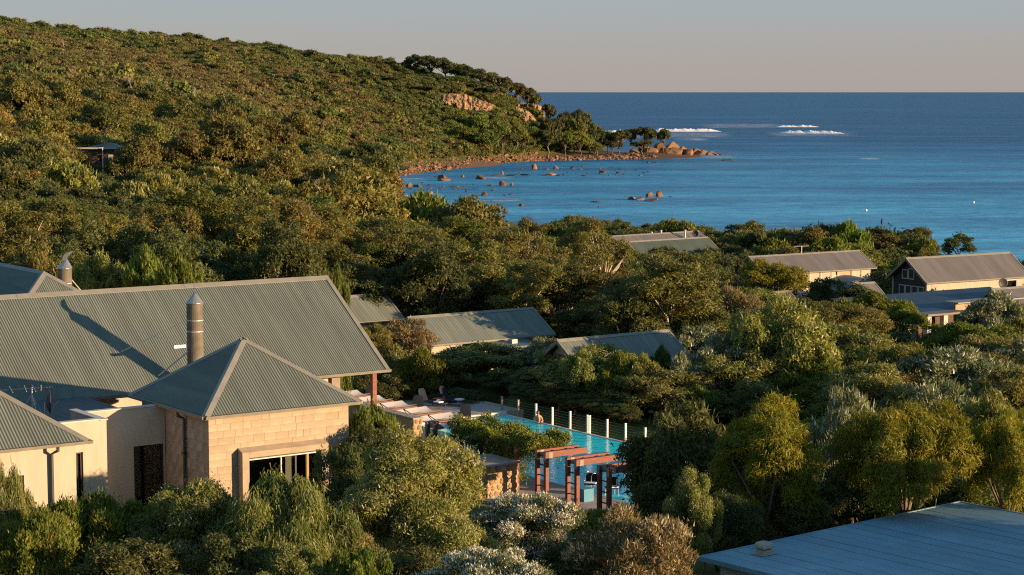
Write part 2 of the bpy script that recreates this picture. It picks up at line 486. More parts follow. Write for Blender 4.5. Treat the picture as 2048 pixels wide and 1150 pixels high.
# ------------------------------------------------------------------ terrain
COMPLEX = Frame(-10.447, 67.0, 55)          # the resort's grid: pavilion eave corner is u=v=0
def _ctl():
    P = []
    def px(x, y, d, veg=0.0):
        p = at(x, y, d); P.append((p.x, p.y, p.z - veg))
    for q in [(-45, 30, 14.2), (0, 30, 13.6), (45, 30, 12), (-30, 62, 13.6), (-45, 90, 14.2), (-12, 52, 13.4), (2, 56, 12.6), (10, 70, 10.6), (20, 58, 9.6), (40, 60, 9.2), (15, 80, 9.2),
              (25, 92, 8.6), (2, 80, 9.4), (0, 72, 10.6), (5, 86, 8.8), (-1, 86, 9.6), (-3, 66, 11.4), (8, 62, 11.0), (40, 105, 8.0), (70, 110, 8.0), (30, 130, 7.2), (55, 160, 6.2), (20, 150, 7.4), (60, 215, 5.0), (40, 230, 4.9), (95, 230, 4.9),
              (60, 285, 3.4), (30, 310, 3.0), (85, 295, 2.6), (120, 270, 3.5), (160, 220, 5.0), (-30, 130, 12.8), (-55, 130, 14.5), (-70, 190, 16.5), (-18, 140, 10.5), (0, 150, 8.6),
              (-8, 200, 8.6), (-32, 220, 11.5), (-62, 250, 15.5), (-100, 300, 19), (0, 260, 5.4), (12, 330, 3.2), (-20, 320, 6.5), (-12, 400, 3.8), (-40, 400, 8.5),
              # shoreline and sea bed
              (-48, 575, 0.0), (-34, 540, 0.0), (-14, 455, 0.0), (12, 400, 0.0), (38, 360, 0.0), (65, 332, 0.0), (95, 318, 0.0), (160, 305, 0.0), (300, 300, 0.0),
              (0, 500, -3), (30, 430, -3), (80, 370, -3), (200, 340, -3), (-20, 580, -2.5), (20, 700, -4), (80, 780, -4), (150, 800, -4), (300, 700, -5), (150, 500, -5), (-40, 640, -1.5), (320, 1000, -6), (200, 920, -4),
              (180, 1050, -5), (60, 1100, -5), (120, 980, -4)]:
        P.append(q)
    for x, y, d, veg in [(0, 330, 330, 2), (0, 250, 450, 2), (0, 150, 650, 2), (0, 62, 880, 2), (0, 48, 950, 2), (-250, 40, 930, 2), (-250, 300, 400, 2), (-250, 150, 650, 2),
                         (200, 370, 270, 3), (400, 420, 250, 5), (400, 330, 380, 2), (400, 250, 520, 2), (400, 150, 720, 2), (400, 92, 880, 2), (400, 86, 930, 2),
                         (200, 290, 420, 2), (200, 210, 560, 2), (200, 120, 740, 2), (200, 66, 920, 2), (600, 330, 480, 2), (600, 260, 620, 2), (600, 170, 780, 2), (600, 106, 920, 2),
                         (560, 400, 300, 5), (700, 390, 400, 4), (700, 325, 600, 2), (700, 265, 690, 2), (700, 185, 790, 2), (700, 130, 890, 2), (700, 118, 930, 2),
                         (780, 352, 668, 0), (800, 310, 715, 1.5), (800, 235, 790, 2), (800, 155, 875, 2), (825, 125, 915, 2),
                         (850, 344, 700, 0), (900, 337, 732, 0), (900, 312, 748, 1), (900, 262, 795, 2), (900, 229, 822, 1), (900, 192, 834, 1), (905, 143, 872, 5), (950, 160, 880, 5),
                         (1000, 325, 794, 0), (1000, 303, 808, 1), (1000, 240, 836, 2), (1000, 205, 850, 2), (1000, 180, 868, 5),
                         (1060, 320, 824, 0), (1060, 296, 846, 1), (1060, 248, 866, 2), (1060, 216, 876, 2), (1055, 205, 890, 5),
                         (1130, 318, 836, 0), (1130, 297, 876, 0.5), (1135, 262, 900, 5), (1200, 317, 842, 0), (1200, 296, 885, 1), (1200, 290, 900, 3), (1300, 318, 836, 0), (1300, 305, 870, 0), (1370, 310, 880, 0)]:
        px(x, y, d, veg)
    # the far side of the hill falls away to the ocean
    for X, Y, Z in [(-250, 1120, 58), (-150, 1120, 48), (-90, 1100, 34), (-50, 1060, 24), (-30, 1010, 20), (-15, 970, 14), (5, 960, 8), (25, 955, 3), (40, 935, 0.5), (62, 905, 0.2), (30, 1000, -3), (-20, 1100, -3), (-80, 1250, -3), (-250, 1300, 20), (-420, 1200, 70), (-420, 700, 60), (-420, 300, 30), (-200, 100, 18)]:
        P.append((X, Y, Z))
    return np.array(P, float)
_P = _ctl()
def _kern(a, b):
    # distances measured so that depth and width weigh alike
    d = a[:, None, :2] - b[None, :, :2]
    return np.sqrt((d ** 2).sum(-1))
_A = np.zeros((len(_P) + 3, len(_P) + 3))
_A[:len(_P), :len(_P)] = -_kern(_P, _P) + np.eye(len(_P)) * -1.5
_A[:len(_P), len(_P):] = np.c_[np.ones(len(_P)), _P[:, :2]]
_A[len(_P):, :len(_P)] = _A[:len(_P), len(_P):].T
_W = np.linalg.solve(_A, np.r_[_P[:, 2], 0, 0, 0])
def _smooth(x, a, b):
    t = np.clip((x - a) / (b - a), 0, 1)
    return t * t * (3 - 2 * t)
def terrain(X, Y):
    X = np.atleast_1d(np.asarray(X, float)); Y = np.atleast_1d(np.asarray(Y, float))
    out = np.empty(len(X))
    for i in range(0, len(X), 8000):
        q = np.c_[X[i:i + 8000], Y[i:i + 8000]]
        out[i:i + 8000] = -_kern(q, _P) @ _W[:len(_P)] + np.c_[np.ones(len(q)), q] @ _W[len(_P):]
    # level pads of the resort: lodge terrace and pool terrace
    c, s = COMPLEX.c, COMPLEX.s
    u = (X - COMPLEX.x) * c + (Y - COMPLEX.y) * s
    v = -(X - COMPLEX.x) * s + (Y - COMPLEX.y) * c
    lim = 7.0 + 8.0 * _smooth(v, 7, 9.5)
    lodge = _smooth(u, -34, -26) * (1 - _smooth(u, lim, lim + 2)) * _smooth(v, -4, -1) * (1 - _smooth(v, 38, 44))
    out = out * (1 - lodge) + 13.2 * lodge
    pool = _smooth(u, 20.5, 21.5) * (1 - _smooth(u, 38.0, 40)) * _smooth(v, -2, 2) * (1 - _smooth(v, 47, 51))
    out = out * (1 - pool) + 7.1 * pool
    return out
def ground(x, y):
    return float(terrain([x], [y])[0])

def grid_mesh(name, xs, ys, zf, mat, smooth=True):
    gx, gy = np.meshgrid(xs, ys)
    z = zf(gx.ravel(), gy.ravel())
    nx, ny = len(xs), len(ys)
    co = np.c_[gx.ravel(), gy.ravel(), z]
    i = np.arange(nx * ny).reshape(ny, nx)
    q = np.stack([i[:-1, :-1], i[:-1, 1:], i[1:, 1:], i[1:, :-1]], -1).reshape(-1, 4)
    me = bpy.data.meshes.new(name)
    me.vertices.add(len(co)); me.vertices.foreach_set('co', co.ravel())
    me.loops.add(q.size); me.loops.foreach_set('vertex_index', q.ravel())
    me.polygons.add(len(q)); me.polygons.foreach_set('loop_start', np.arange(0, q.size, 4)); 
    me.polygons.foreach_set('use_smooth', np.ones(len(q), bool))
    me.update(calc_edges=True)
    me.materials.append(MATS[mat])
    o = bpy.data.objects.new(name, me)
    COL.objects.link(o)
    return o
def _rough(X, Y):
    z = terrain(X, Y)
    far = _smooth(Y, 150, 350)
    z = z + far * (0.7 * np.sin(X * 0.13 + 1.3 * np.sin(Y * 0.05)) * np.sin(Y * 0.09 + X * 0.03) + 0.9 * np.sin(X * 0.045 + Y * 0.021)) * _smooth(z, 2, 8)
    return z
def ground_veg(x, y):
    return float(_rough(np.array([x]), np.array([y]))[0])
xs = np.r_[np.arange(-430, -60, 5.0), np.arange(-60, 60, 2.0), np.arange(60, 321, 6.0)]
ys = np.r_[np.arange(-80, 140, 1.5), np.arange(140, 640, 5.0), np.arange(640, 1000, 3.5), np.arange(1000, 1301, 10.0)]
props(grid_mesh('terrain', xs, ys, _rough, 'ground'), kind='structure')
sea_x = np.r_[-150000, -20000, -3000, -600, 0, 600, 3000, 20000, 150000]
sea_y = np.r_[-600, 300, 900, 2000, 6000, 20000, 60000, 200000]
props(grid_mesh('sea', sea_x, sea_y, lambda X, Y: np.zeros_like(X), 'sea_water'), kind='structure')
# ------------------------------------------------------------------ building pieces
def slope_sheet(mb, o, a, s, L, smax, pitch=0.105, amp=0.014, per=6, smin=None):
    """corrugated sheet: eave point o, unit a along the eave, unit s up the slope; smax(t) is its length at t"""
    o, a, s = Vector(o), Vector(a).normalized(), Vector(s).normalized()
    n = a.cross(s).normalized()
    if n.z < 0:
        n = -n
    cnt = max(2, int(round(L / pitch * per)))
    base = len(mb.v)
    for i in range(cnt + 1):
        t = L * i / cnt
        w = n * (amp * math.cos(2 * math.pi * t / pitch))
        p = o + a * t + w
        lo = smin(t) if smin else 0.0
        mb.v.append(tuple(p + s * lo)); mb.v.append(tuple(p + s * max(lo + 1e-3, smax(t))))
    flip = a.cross(s).z < 0
    for i in range(cnt):
        q = (base + 2 * i, base + 2 * i + 2, base + 2 * i + 3, base + 2 * i + 1)
        mb.f.append(q[::-1] if flip else q)
    return mb
def cap_strip(mb, p, q, d1, d2, w=0.15, lift=0.035):
    """folded metal capping along p-q, wings d1 and d2 lying on the two slopes"""
    p, q, d1, d2 = Vector(p), Vector(q), Vector(d1).normalized(), Vector(d2).normalized()
    up = Vector((0, 0, lift)); th = Vector((0, 0, 0.012))
    def ring(c):
        return [c + d1 * w + up * 0.7, c + up * 1.5, c + d2 * w + up * 0.7, c + d2 * w + up * 0.7 - th, c + up * 1.5 - th, c + d1 * w + up * 0.7 - th]
    mb.loft([ring(p), ring(q)])
def holed_wall(mb, axis, fixed0, fixed1, a0, a1, z0, z1, holes):
    """wall slab; axis 'u' runs along u with thickness fixed0..fixed1 in v; holes are (a0,a1,z0,z1)"""
    def bx(p0, p1, q0, q1):
        if p1 - p0 < 1e-4 or q1 - q0 < 1e-4:
            return
        if axis == 'u':
            mb.box((p0, fixed0, q0), (p1, fixed1, q1))
        else:
            mb.box((fixed0, p0, q0), (fixed1, p1, q1))
    cur = a0
    for h0, h1, g0, g1 in sorted(holes):
        bx(cur, h0, z0, z1); bx(h0, h1, z0, g0); bx(h0, h1, g1, z1); cur = h1
    bx(cur, a1, z0, z1)
def gutter(mb, p, q, out, w=0.11, d=0.10):
    """box gutter below the eave from p to q, out = outward unit"""
    p, q, out = Vector(p), Vector(q), Vector(out)
    dn = Vector((0, 0, -d))
    r = lambda c: [c + out * -0.02, c + out * w, c + out * (w * 0.85) + dn, c + out * -0.02 + dn]
    mb.loft([r(p), r(q)])

_block_cache = {}
def block_wall(th, wall, mat, axis, front, back, a0, a1, z0, z1, skip=(), course=0.25, lens=(0.30, 0.44, 0.5, 0.62, 0.74), seed=1, name='limestone_block', gap=0.0035):
    """lays single blocks in courses as children of the wall part"""
    rnd = random.Random(seed)
    z = z0; row = 0
    while z < z1 - 0.03:
        h = min(course, z1 - z)
        a = a0
        first = True
        while a < a1 - 0.02:
            ln = rnd.choice(lens) * (rnd.uniform(0.45, 1.0) if first else 1.0)
            first = False
            b = min(a + ln, a1)
            if a1 - b < 0.14:
                b = a1
            segs = [(a, b)]
            for s0, s1, t0, t1 in skip:
                if z + h * 0.5 > t0 and z + h * 0.5 < t1:
                    nxt = []
                    for p, q in segs:
                        if q <= s0 or p >= s1:
                            nxt.append((p, q))
                        else:
                            if p < s0: nxt.append((p, s0))
                            if q > s1: nxt.append((s1, q))
                    segs = nxt
            for p, q in segs:
                if q - p < 0.05:
                    continue
                proud = rnd.uniform(-0.004, 0.004)
                key = (round(q - p, 2), round(h, 2), axis, mat, round(abs(back - front), 3))
                me = _block_cache.get(key)
                lw, lh, ld = q - p - gap, h - gap, back - front
                if me is None:
                    mb = MB(); c = 0.003; sg = 1 if ld > 0 else -1
                    # chamfered front edge
                    if axis == 'u':
                        R = [[(-lw / 2 + c, 0, -lh / 2 + c), (lw / 2 - c, 0, -lh / 2 + c), (lw / 2 - c, 0, lh / 2 - c), (-lw / 2 + c, 0, lh / 2 - c)],
                             [(-lw / 2, sg * c, -lh / 2), (lw / 2, sg * c, -lh / 2), (lw / 2, sg * c, lh / 2), (-lw / 2, sg * c, lh / 2)],
                             [(-lw / 2, ld, -lh / 2), (lw / 2, ld, -lh / 2), (lw / 2, ld, lh / 2), (-lw / 2, ld, lh / 2)]]
                    else:
                        R = [[(0, -lw / 2 + c, -lh / 2 + c), (0, lw / 2 - c, -lh / 2 + c), (0, lw / 2 - c, lh / 2 - c), (0, -lw / 2 + c, lh / 2 - c)],
                             [(sg * c, -lw / 2, -lh / 2), (sg * c, lw / 2, -lh / 2), (sg * c, lw / 2, lh / 2), (sg * c, -lw / 2, lh / 2)],
                             [(ld, -lw / 2, -lh / 2), (ld, lw / 2, -lh / 2), (ld, lw / 2, lh / 2), (ld, -lw / 2, lh / 2)]]
                    mb.loft(R)
                    me = mb.mesh(name, mat); _block_cache[key] = me
                o = bpy.data.objects.new(name, me)
                COL.objects.link(o); o.parent = wall
                m = (p + q) / 2; zc = z + h / 2
                pos = (m, front + proud, zc) if axis == 'u' else (front + proud, m, zc)
                o.location = Vector(pos) - Vector(th.org)
            a = b
        z += h; row += 1

# ------------------------------------------------------------------ stone pavilion with the pyramid roof
ZB, ZE = 13.2, 17.01                   # pad and eave level of the resort buildings
def pavilion():
    t = Thing('stone_pavilion', 'limestone block pavilion with corrugated pyramid roof beside the steel flue', 'building', COMPLEX, (3, 3, ZB))
    S = 6.14; hw = S / 2; rise = 2.15
    sl = math.hypot(hw, rise)
    apex = Vector((hw, hw, ZE + rise))
    tri = lambda q: sl * min(q, S - q) / hw
    roof = MB()
    slope_sheet(roof, (0, 0, ZE), (1, 0, 0), (0, hw, rise), S, tri)
    slope_sheet(roof, (0, S, ZE), (0, -1, 0), (hw, 0, rise), S, tri)
    slope_sheet(roof, (S, 0, ZE), (0, 1, 0), (-hw, 0, rise), S, tri)
    slope_sheet(roof, (S, S, ZE), (-1, 0, 0), (0, -hw, rise), S, tri)
    r = t.part('roof', roof, 'roof_metal')
    caps = [(0, 0, (1, 0, 0), (0, 1, 0)), (S, 0, (-1, 0, 0), (0, 1, 0)), (S, S, (-1, 0, 0), (0, -1, 0)), (0, S, (1, 0, 0), (0, -1, 0))]
    for x, y, a, b in caps:
        m = MB(); p = Vector((x, y, ZE)); d = (apex - p).normalized()
        fa, fb = Vector(a), Vector(b)
        ga = (fa - d * fa.dot(d)); gb = (fb - d * fb.dot(d))
        cap_strip(m, p, apex + d * 0.05, ga, gb, 0.17, 0.03)
        t.part('hip_capping', m, 'capping', r)
    for p, q, o in [((0, 0), (S, 0), (0, -1)), ((0, 0), (0, S), (-1, 0)), ((S, 0), (S, S), (1, 0)), ((0, S), (S, S), (0, 1))]:
        m = MB(); gutter(m, (p[0], p[1], ZE - 0.01), (q[0], q[1], ZE - 0.01), (o[0], o[1], 0))
        t.part('gutter', m, 'gutter_metal' if o != (-1, 0) else 'gutter_metal', r)
    m = MB().box((0.02, 0.02, ZE - 0.14), (S - 0.02, S - 0.02, ZE - 0.09))
    t.part('soffit', m, 'mortar', r)
    a0, a1 = 0.25, 5.78
    # front wall: backing and blocks around the window surround
    m = MB(); holed_wall(m, 'u', a0 + 0.06, a0 + 0.24, a0, a1, ZB - 0.8, ZE - 0.14, [(1.5, 4.6, ZB + 0.05, 15.45)])
    fw = t.part('wall', m, 'mortar')
    block_wall(t, fw, 'limestone', 'u', a0, a0 + 0.075, a0, a1, ZB - 0.8, ZE - 0.15, skip=[(1.34, 4.76, 0, 15.72)], seed=4)
    m = MB(); m.box((a0 + 0.06, a0 + 0.24, ZB - 0.8), (a0 + 0.24, a1, ZE - 0.14))
    lw = t.part('wall', m, 'mortar')
    block_wall(t, lw, 'limestone_rough', 'v', a0, a0 + 0.075, a0 + 0.077, 3.68, ZB - 0.8, ZE - 0.15, course=0.36, lens=(0.5, 0.6, 0.7, 0.45), seed=9)
    m = MB(); m.box((a1 - 0.18, a0 + 0.24, ZB - 0.8), (a1, a1 - 0.18, ZE - 0.14)); m.box((a0 + 0.24, a1 - 0.18, ZB - 0.8), (a1, a1, ZE - 0.14))
    t.part('wall', m, 'limestone')
    # projecting surround with sloping top
    sur = MB(); vf, vb = -0.10, 0.30
    def jamb(u0, u1):
        sur.box((u0, vf, ZB - 0.8), (u1, vb, 15.42))
    jamb(1.35, 1.61); jamb(4.5, 4.75)
    sur.loft([[(1.35, vf, 15.42), (1.35, vb, 15.42), (1.35, vb, 15.76), (1.35, vf, 15.62)], [(4.75, vf, 15.42), (4.75, vb, 15.42), (4.75, vb, 15.76), (4.75, vf, 15.62)]])
    t.part('window_surround', sur, 'limestone')
    wf = MB()
    for u0, u1 in ((1.61, 1.67), (2.93, 3.0), (3.52, 3.58), (3.95, 4.0), (4.44, 4.5)):
        wf.box((u0, 0.12, ZB), (u1, 0.18, 15.42))
    wf.box((1.61, 0.115, 15.34), (4.5, 0.185, 15.42))
    w = t.part('window', wf, 'frame_dark')
    m = MB().box((1.67, 0.105, 15.29), (4.44, 0.19, 15.335)).box((2.94, 0.10, ZB), (2.985, 0.115, 15.29)); t.part('window_track', m, 'frame_pale', w)
    m = MB().box((1.67, 0.148, ZB), (2.93, 0.153, 15.29)); t.part('pane', m, 'glass_window', w)
    m = MB().box((3.0, 0.148, ZB), (3.52, 0.153, 15.29)); t.part('pane', m, 'glass_window', w)
    m = MB().box((3.2, 0.24, ZB), (3.47, 0.26, 15.25)); t.part('blind', m, 'blind', w)
    m = MB().box((4.02, 0.24, ZB), (4.14, 0.30, 15.25)); t.part('curtain', m, 'curtain_gold', w)
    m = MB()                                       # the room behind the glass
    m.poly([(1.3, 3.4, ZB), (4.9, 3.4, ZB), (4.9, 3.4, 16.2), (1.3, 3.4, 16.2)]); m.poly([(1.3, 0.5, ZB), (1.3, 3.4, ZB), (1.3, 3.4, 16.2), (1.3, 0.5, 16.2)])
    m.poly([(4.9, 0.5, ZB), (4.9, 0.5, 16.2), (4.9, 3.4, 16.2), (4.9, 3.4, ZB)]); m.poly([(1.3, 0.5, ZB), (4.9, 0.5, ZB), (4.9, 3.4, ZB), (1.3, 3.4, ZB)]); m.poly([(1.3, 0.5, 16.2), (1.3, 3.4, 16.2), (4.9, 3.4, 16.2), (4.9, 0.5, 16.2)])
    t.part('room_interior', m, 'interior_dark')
    dp = MB(); dp.tube([(-0.06, 2.02, ZE - 0.1), (-0.06, 2.02, ZE - 0.24), (0.17, 2.0, ZE - 0.36), (0.17, 2.0, ZB - 0.5)], 0.055, 8)
    d = t.part('downpipe', dp, 'pipe_dark')
    t.part('pipe_bracket', MB().box((0.10, 1.90, 15.4), (0.25, 2.10, 15.45)), 'pipe_dark', d)
    hp = MB(); hp.tube([(3.9, -0.02, 13.9), (3.9, -0.02, 14.35)], [0.10, 0.18], 10)
pavilion()

# ------------------------------------------------------------------ rendered annex: recess, parapets, flat roof, hip-roofed wing
def annex():
    t = Thing('rendered_annex', 'cream rendered annex with flat parapet and hip roofed wing at left', 'building', COMPLEX, (-5, 2, ZB))
    b = ZB - 1.5
    m = MB(); holed_wall(m, 'u', 3.69, 3.89, -3.02, 0.24, b, 16.90, [(-0.98, 0.17, ZB + 0.0, 15.53)])
    t.part('recess_wall', m, 'render_cream')
    m = MB(); m.box((-3.22, 1.3, b), (-3.022, 3.89, 17.0))
    t.part('parapet_wall', m, 'render_cream')
    m = MB(); holed_wall(m, 'u', 1.3, 1.5, -5.4, -3.222, b, 17.02, [(-4.27, -3.88, ZB + 0.3, 16.0)])
    t.part('parapet_wall', m, 'render_cream')
    m = MB().box((-3.018, 3.65, 16.902), (0.02, 3.93, 16.94)).box((-3.26, 1.26, 17.003), (-2.98, 3.93, 17.045)).box((-5.42, 1.26, 17.024), (-3.262, 1.54, 17.07))
    t.part('coping', m, 'render_white')
    fr = MB().box((-4.27, 1.36, ZB + 0.3), (-4.22, 1.44, 16.0)).box((-3.95, 1.36, ZB + 0.3), (-3.88, 1.44, 16.0)).box((-4.27, 1.355, 15.95), (-3.88, 1.445, 16.0)).box((-4.12, 1.36, ZB + 0.3), (-4.09, 1.43, 15.95))
    w = t.part('window', fr, 'frame_dark'); t.part('pane', MB().box((-4.22, 1.395, ZB + 0.3), (-3.95, 1.40, 15.95)), 'glass_window', w)
    t.part('blind', MB().box((-4.25, 1.46, ZB + 0.3), (-3.97, 1.475, 15.95)), 'blind', w)
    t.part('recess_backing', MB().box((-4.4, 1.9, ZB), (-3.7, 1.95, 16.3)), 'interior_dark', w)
    # recess window and the room behind it: picture, shelf and bottles
    fr = MB().box((-0.98, 3.75, ZB), (-0.95, 3.83, 15.53)).box((0.11, 3.73, ZB), (0.17, 3.85, 15.53)).box((-0.948, 3.745, 15.50), (0.108, 3.835, 15.53))
    w = t.part('window', fr, 'frame_dark'); t.part('pane', MB().box((-0.95, 3.785, ZB), (0.11, 3.79, 15.50)), 'glass_window', w)
    m = MB(); m.poly([(-2.4, 6.2, ZB), (1.2, 6.2, ZB), (1.2, 6.2, 16.1), (-2.4, 6.2, 16.1)]); m.poly([(-2.4, 3.91, ZB), (-2.4, 6.2, ZB), (-2.4, 6.2, 16.1), (-2.4, 3.91, 16.1)])
    m.poly([(-2.4, 3.91, ZB), (1.2, 3.91, ZB), (1.2, 6.2, ZB), (-2.4, 6.2, ZB)]); m.poly([(-2.4, 3.91, 16.1), (-2.4, 6.2, 16.1), (1.2, 6.2, 16.1), (1.2, 3.91, 16.1)])
    m.poly([(1.2, 3.91, ZB), (1.2, 3.91, 16.1), (1.2, 6.2, 16.1), (1.2, 6.2, ZB)])
    room = t.part('room_interior', m, 'interior_wall')
    p = t.part('picture_frame', MB().box((-0.55, 5.5, 14.1), (-0.05, 5.56, 15.1)), 'frame_dark', room); t.part('picture', MB().box((-0.49, 5.49, 14.17), (-0.11, 5.498, 15.03)), 'limestone_rough', room)
    sh = MB()
    for z in (13.9, 14.3, 14.7, 15.1):
        sh.box((-2.2, 5.2, z), (-1.0, 5.7, z + 0.03))
    sh.box((-1.03, 5.2, ZB), (-0.98, 5.7, 15.5))
    t.part('shelf', sh, 'brown_cladding', room)
    for i, (x, z, r, h, mt) in enumerate([(-1.22, 14.33, 0.06, 0.25, 'render_white'), (-1.2, 15.13, 0.10, 0.2, 'curtain_gold'), (-1.4, 14.73, 0.08, 0.2, 'curtain_gold'), (-1.5, 13.93, 0.09, 0.16, 'pot_orange')]):
        t.part('vase', MB().tube([(x, 5.35, z), (x, 5.35, z + h * 0.5), (x, 5.35, z + h)], [r * 0.7, r, r * 0.5], 8), mt, room)
    # flat roof between parapets and lodge
    fl = MB(); slope_sheet(fl, (-9, 3.92, 16.25), (1, 0, 0), (0, 1, 0.006), 9.24, lambda q: 7.6, pitch=0.4, amp=0.018, per=8)
    t.part('flat_roof', fl, 'roof_dark')
    # wing with hip roof
    u0, u1, v0, v1 = -14.07, -5.07, -2.06, 6.94
    S = u1 - u0; hw = S / 2; rise = hw * 0.70; sl = math.hypot(hw, rise); apex = Vector(((u0 + u1) / 2, (v0 + v1) / 2, ZE + rise))
    tri = lambda q: sl * min(q, S - q) / hw
    roof = MB()
    slope_sheet(roof, (u0, v0, ZE), (1, 0, 0), (0, hw, rise), S, tri)
    slope_sheet(roof, (u1, v0, ZE), (0, 1, 0), (-hw, 0, rise), S, tri)
    slope_sheet(roof, (u0, v1, ZE), (0, -1, 0), (hw, 0, rise), S, tri)
    slope_sheet(roof, (u1, v1, ZE), (-1, 0, 0), (0, -hw, rise), S, tri)
    r = t.part('hip_roof', roof, 'roof_metal')
    for x, y, a, c in [(u1, v0, (-1, 0, 0), (0, 1, 0)), (u0, v0, (1, 0, 0), (0, 1, 0)), (u1, v1, (-1, 0, 0), (0, -1, 0))]:
        m = MB(); p = Vector((x, y, ZE)); d = (apex - p).normalized(); fa, fb = Vector(a), Vector(c)
        cap_strip(m, p, apex, fa - d * fa.dot(d), fb - d * fb.dot(d), 0.17, 0.03); t.part('hip_capping', m, 'capping', r)
    m = MB(); gutter(m, (u0, v0, ZE - 0.01), (u1 + 0.1, v0, ZE - 0.01), (0, -1, 0)); t.part('gutter', m, 'gutter_metal', r)
    m = MB(); gutter(m, (u1, v0, ZE - 0.01), (u1, v1, ZE - 0.01), (1, 0, 0)); t.part('gutter', m, 'gutter_metal', r)
    t.part('soffit', MB().box((u0 + .02, v0 + .02, ZE - 0.13), (u1 - .02, v1 - .02, ZE - 0.09)), 'mortar', r)
    m = MB(); holed_wall(m, 'u', -1.75, -1.55, -13.8, -5.4, b, ZE - 0.13, [(-8.2, -7.13, ZB + 0.4, 16.06)]); m.box((-5.6, -1.548, b), (-5.4, 6.6, ZE - 0.13))
    t.part('wing_wall', m, 'render_cream')
    fr = MB().box((-8.2, -1.70, ZB + 0.4), (-8.14, -1.62, 16.06)).box((-7.2, -1.70, ZB + 0.4), (-7.13, -1.62, 16.06)).box((-8.2, -1.705, 16.0), (-7.13, -1.615, 16.06)).box((-7.5, -1.69, ZB + 0.4), (-7.46, -1.63, 16.0))
    w = t.part('window', fr, 'frame_dark'); t.part('pane', MB().box((-8.14, -1.665, ZB + 0.4), (-7.2, -1.66, 16.0)), 'glass_window', w)
    t.part('blind', MB().box((-8.14, -1.57, ZB + 0.4), (-7.52, -1.56, 16.0)), 'curtain_gold', w); t.part('recess_backing', MB().box((-8.4, -1.0, ZB), (-7.0, -0.95, 16.3)), 'interior_dark', w)
    dp = MB().tube([(-6.15, -2.14, ZE - 0.1), (-6.15, -2.14, ZE - 0.22), (-6.24, -1.84, ZE - 0.36), (-6.24, -1.83, b)], 0.055, 8)
    d = t.part('downpipe', dp, 'pipe_dark'); t.part('pipe_bracket', MB().box((-6.33, -1.87, 15.0), (-6.15, -1.76, 15.04)), 'pipe_dark', d)
annex()

# ------------------------------------------------------------------ main lodge with the long gable roof
def cowl_flue(t, u, v, z0, z1, r, parent=None, plate_az=0.0, tilt=0.0, cone=0.52, plate=1.0):
    m = MB(); m.tube([(u, v, z0), (u, v, z0 + (z1 - z0) * 0.55), (u, v, z1)], [r, r, r], 28)
    fl = t.part('chimney_flue', m, 'flue_steel', parent, smooth=False)
    for z in (z0 + (z1 - z0) * 0.72, z0 + (z1 - z0) * 0.83):
        t.part('flue_band', MB().tube([(u, v, z), (u, v, z + 0.03)], r + 0.006, 28), 'antenna_metal', fl)
    c = MB(); n = 14; rim = []; 
    base = [(u + (r + 0.03) * math.cos(2 * math.pi * k / n), v + (r + 0.03) * math.sin(2 * math.pi * k / n), z1 + 0.04) for k in range(n)]
    low = [(x, y, z - 0.03) for x, y, z in base]
    tip = [(u + 0.004 * math.cos(2 * math.pi * k / n) + tilt, v + 0.004 * math.sin(2 * math.pi * k / n), z1 + cone) for k in range(n)]
    c.loft([low, base, tip])
    co = t.part('cowl', c, 'cowl_steel', fl)
    ca, sa = math.cos(plate_az), math.sin(plate_az)
    # wind plate flaring upward from the cone
    prof = [(-0.06, z1 + cone * 0.62), (0.10, z1 + cone * 0.70), (0.02 + 0.18, z1 + cone + 0.12), (0.52, z1 + cone + 0.42), (0.22, z1 + cone + 0.36), (-0.02, z1 + cone + 0.20), (-0.12, z1 + cone)]
    pl = MB(); nrm = Vector((-sa, ca, 0)) * 0.014
    pl.prism([Vector((u + a * ca, v + a * sa, z)) - nrm * 0.5 for a, z in [(a * plate, z1 + cone * 0.62 + (z - z1 - cone * 0.62) * plate) for a, z in prof]], nrm)
    t.part('wind_plate', pl, 'cowl_steel', fl)
    return fl
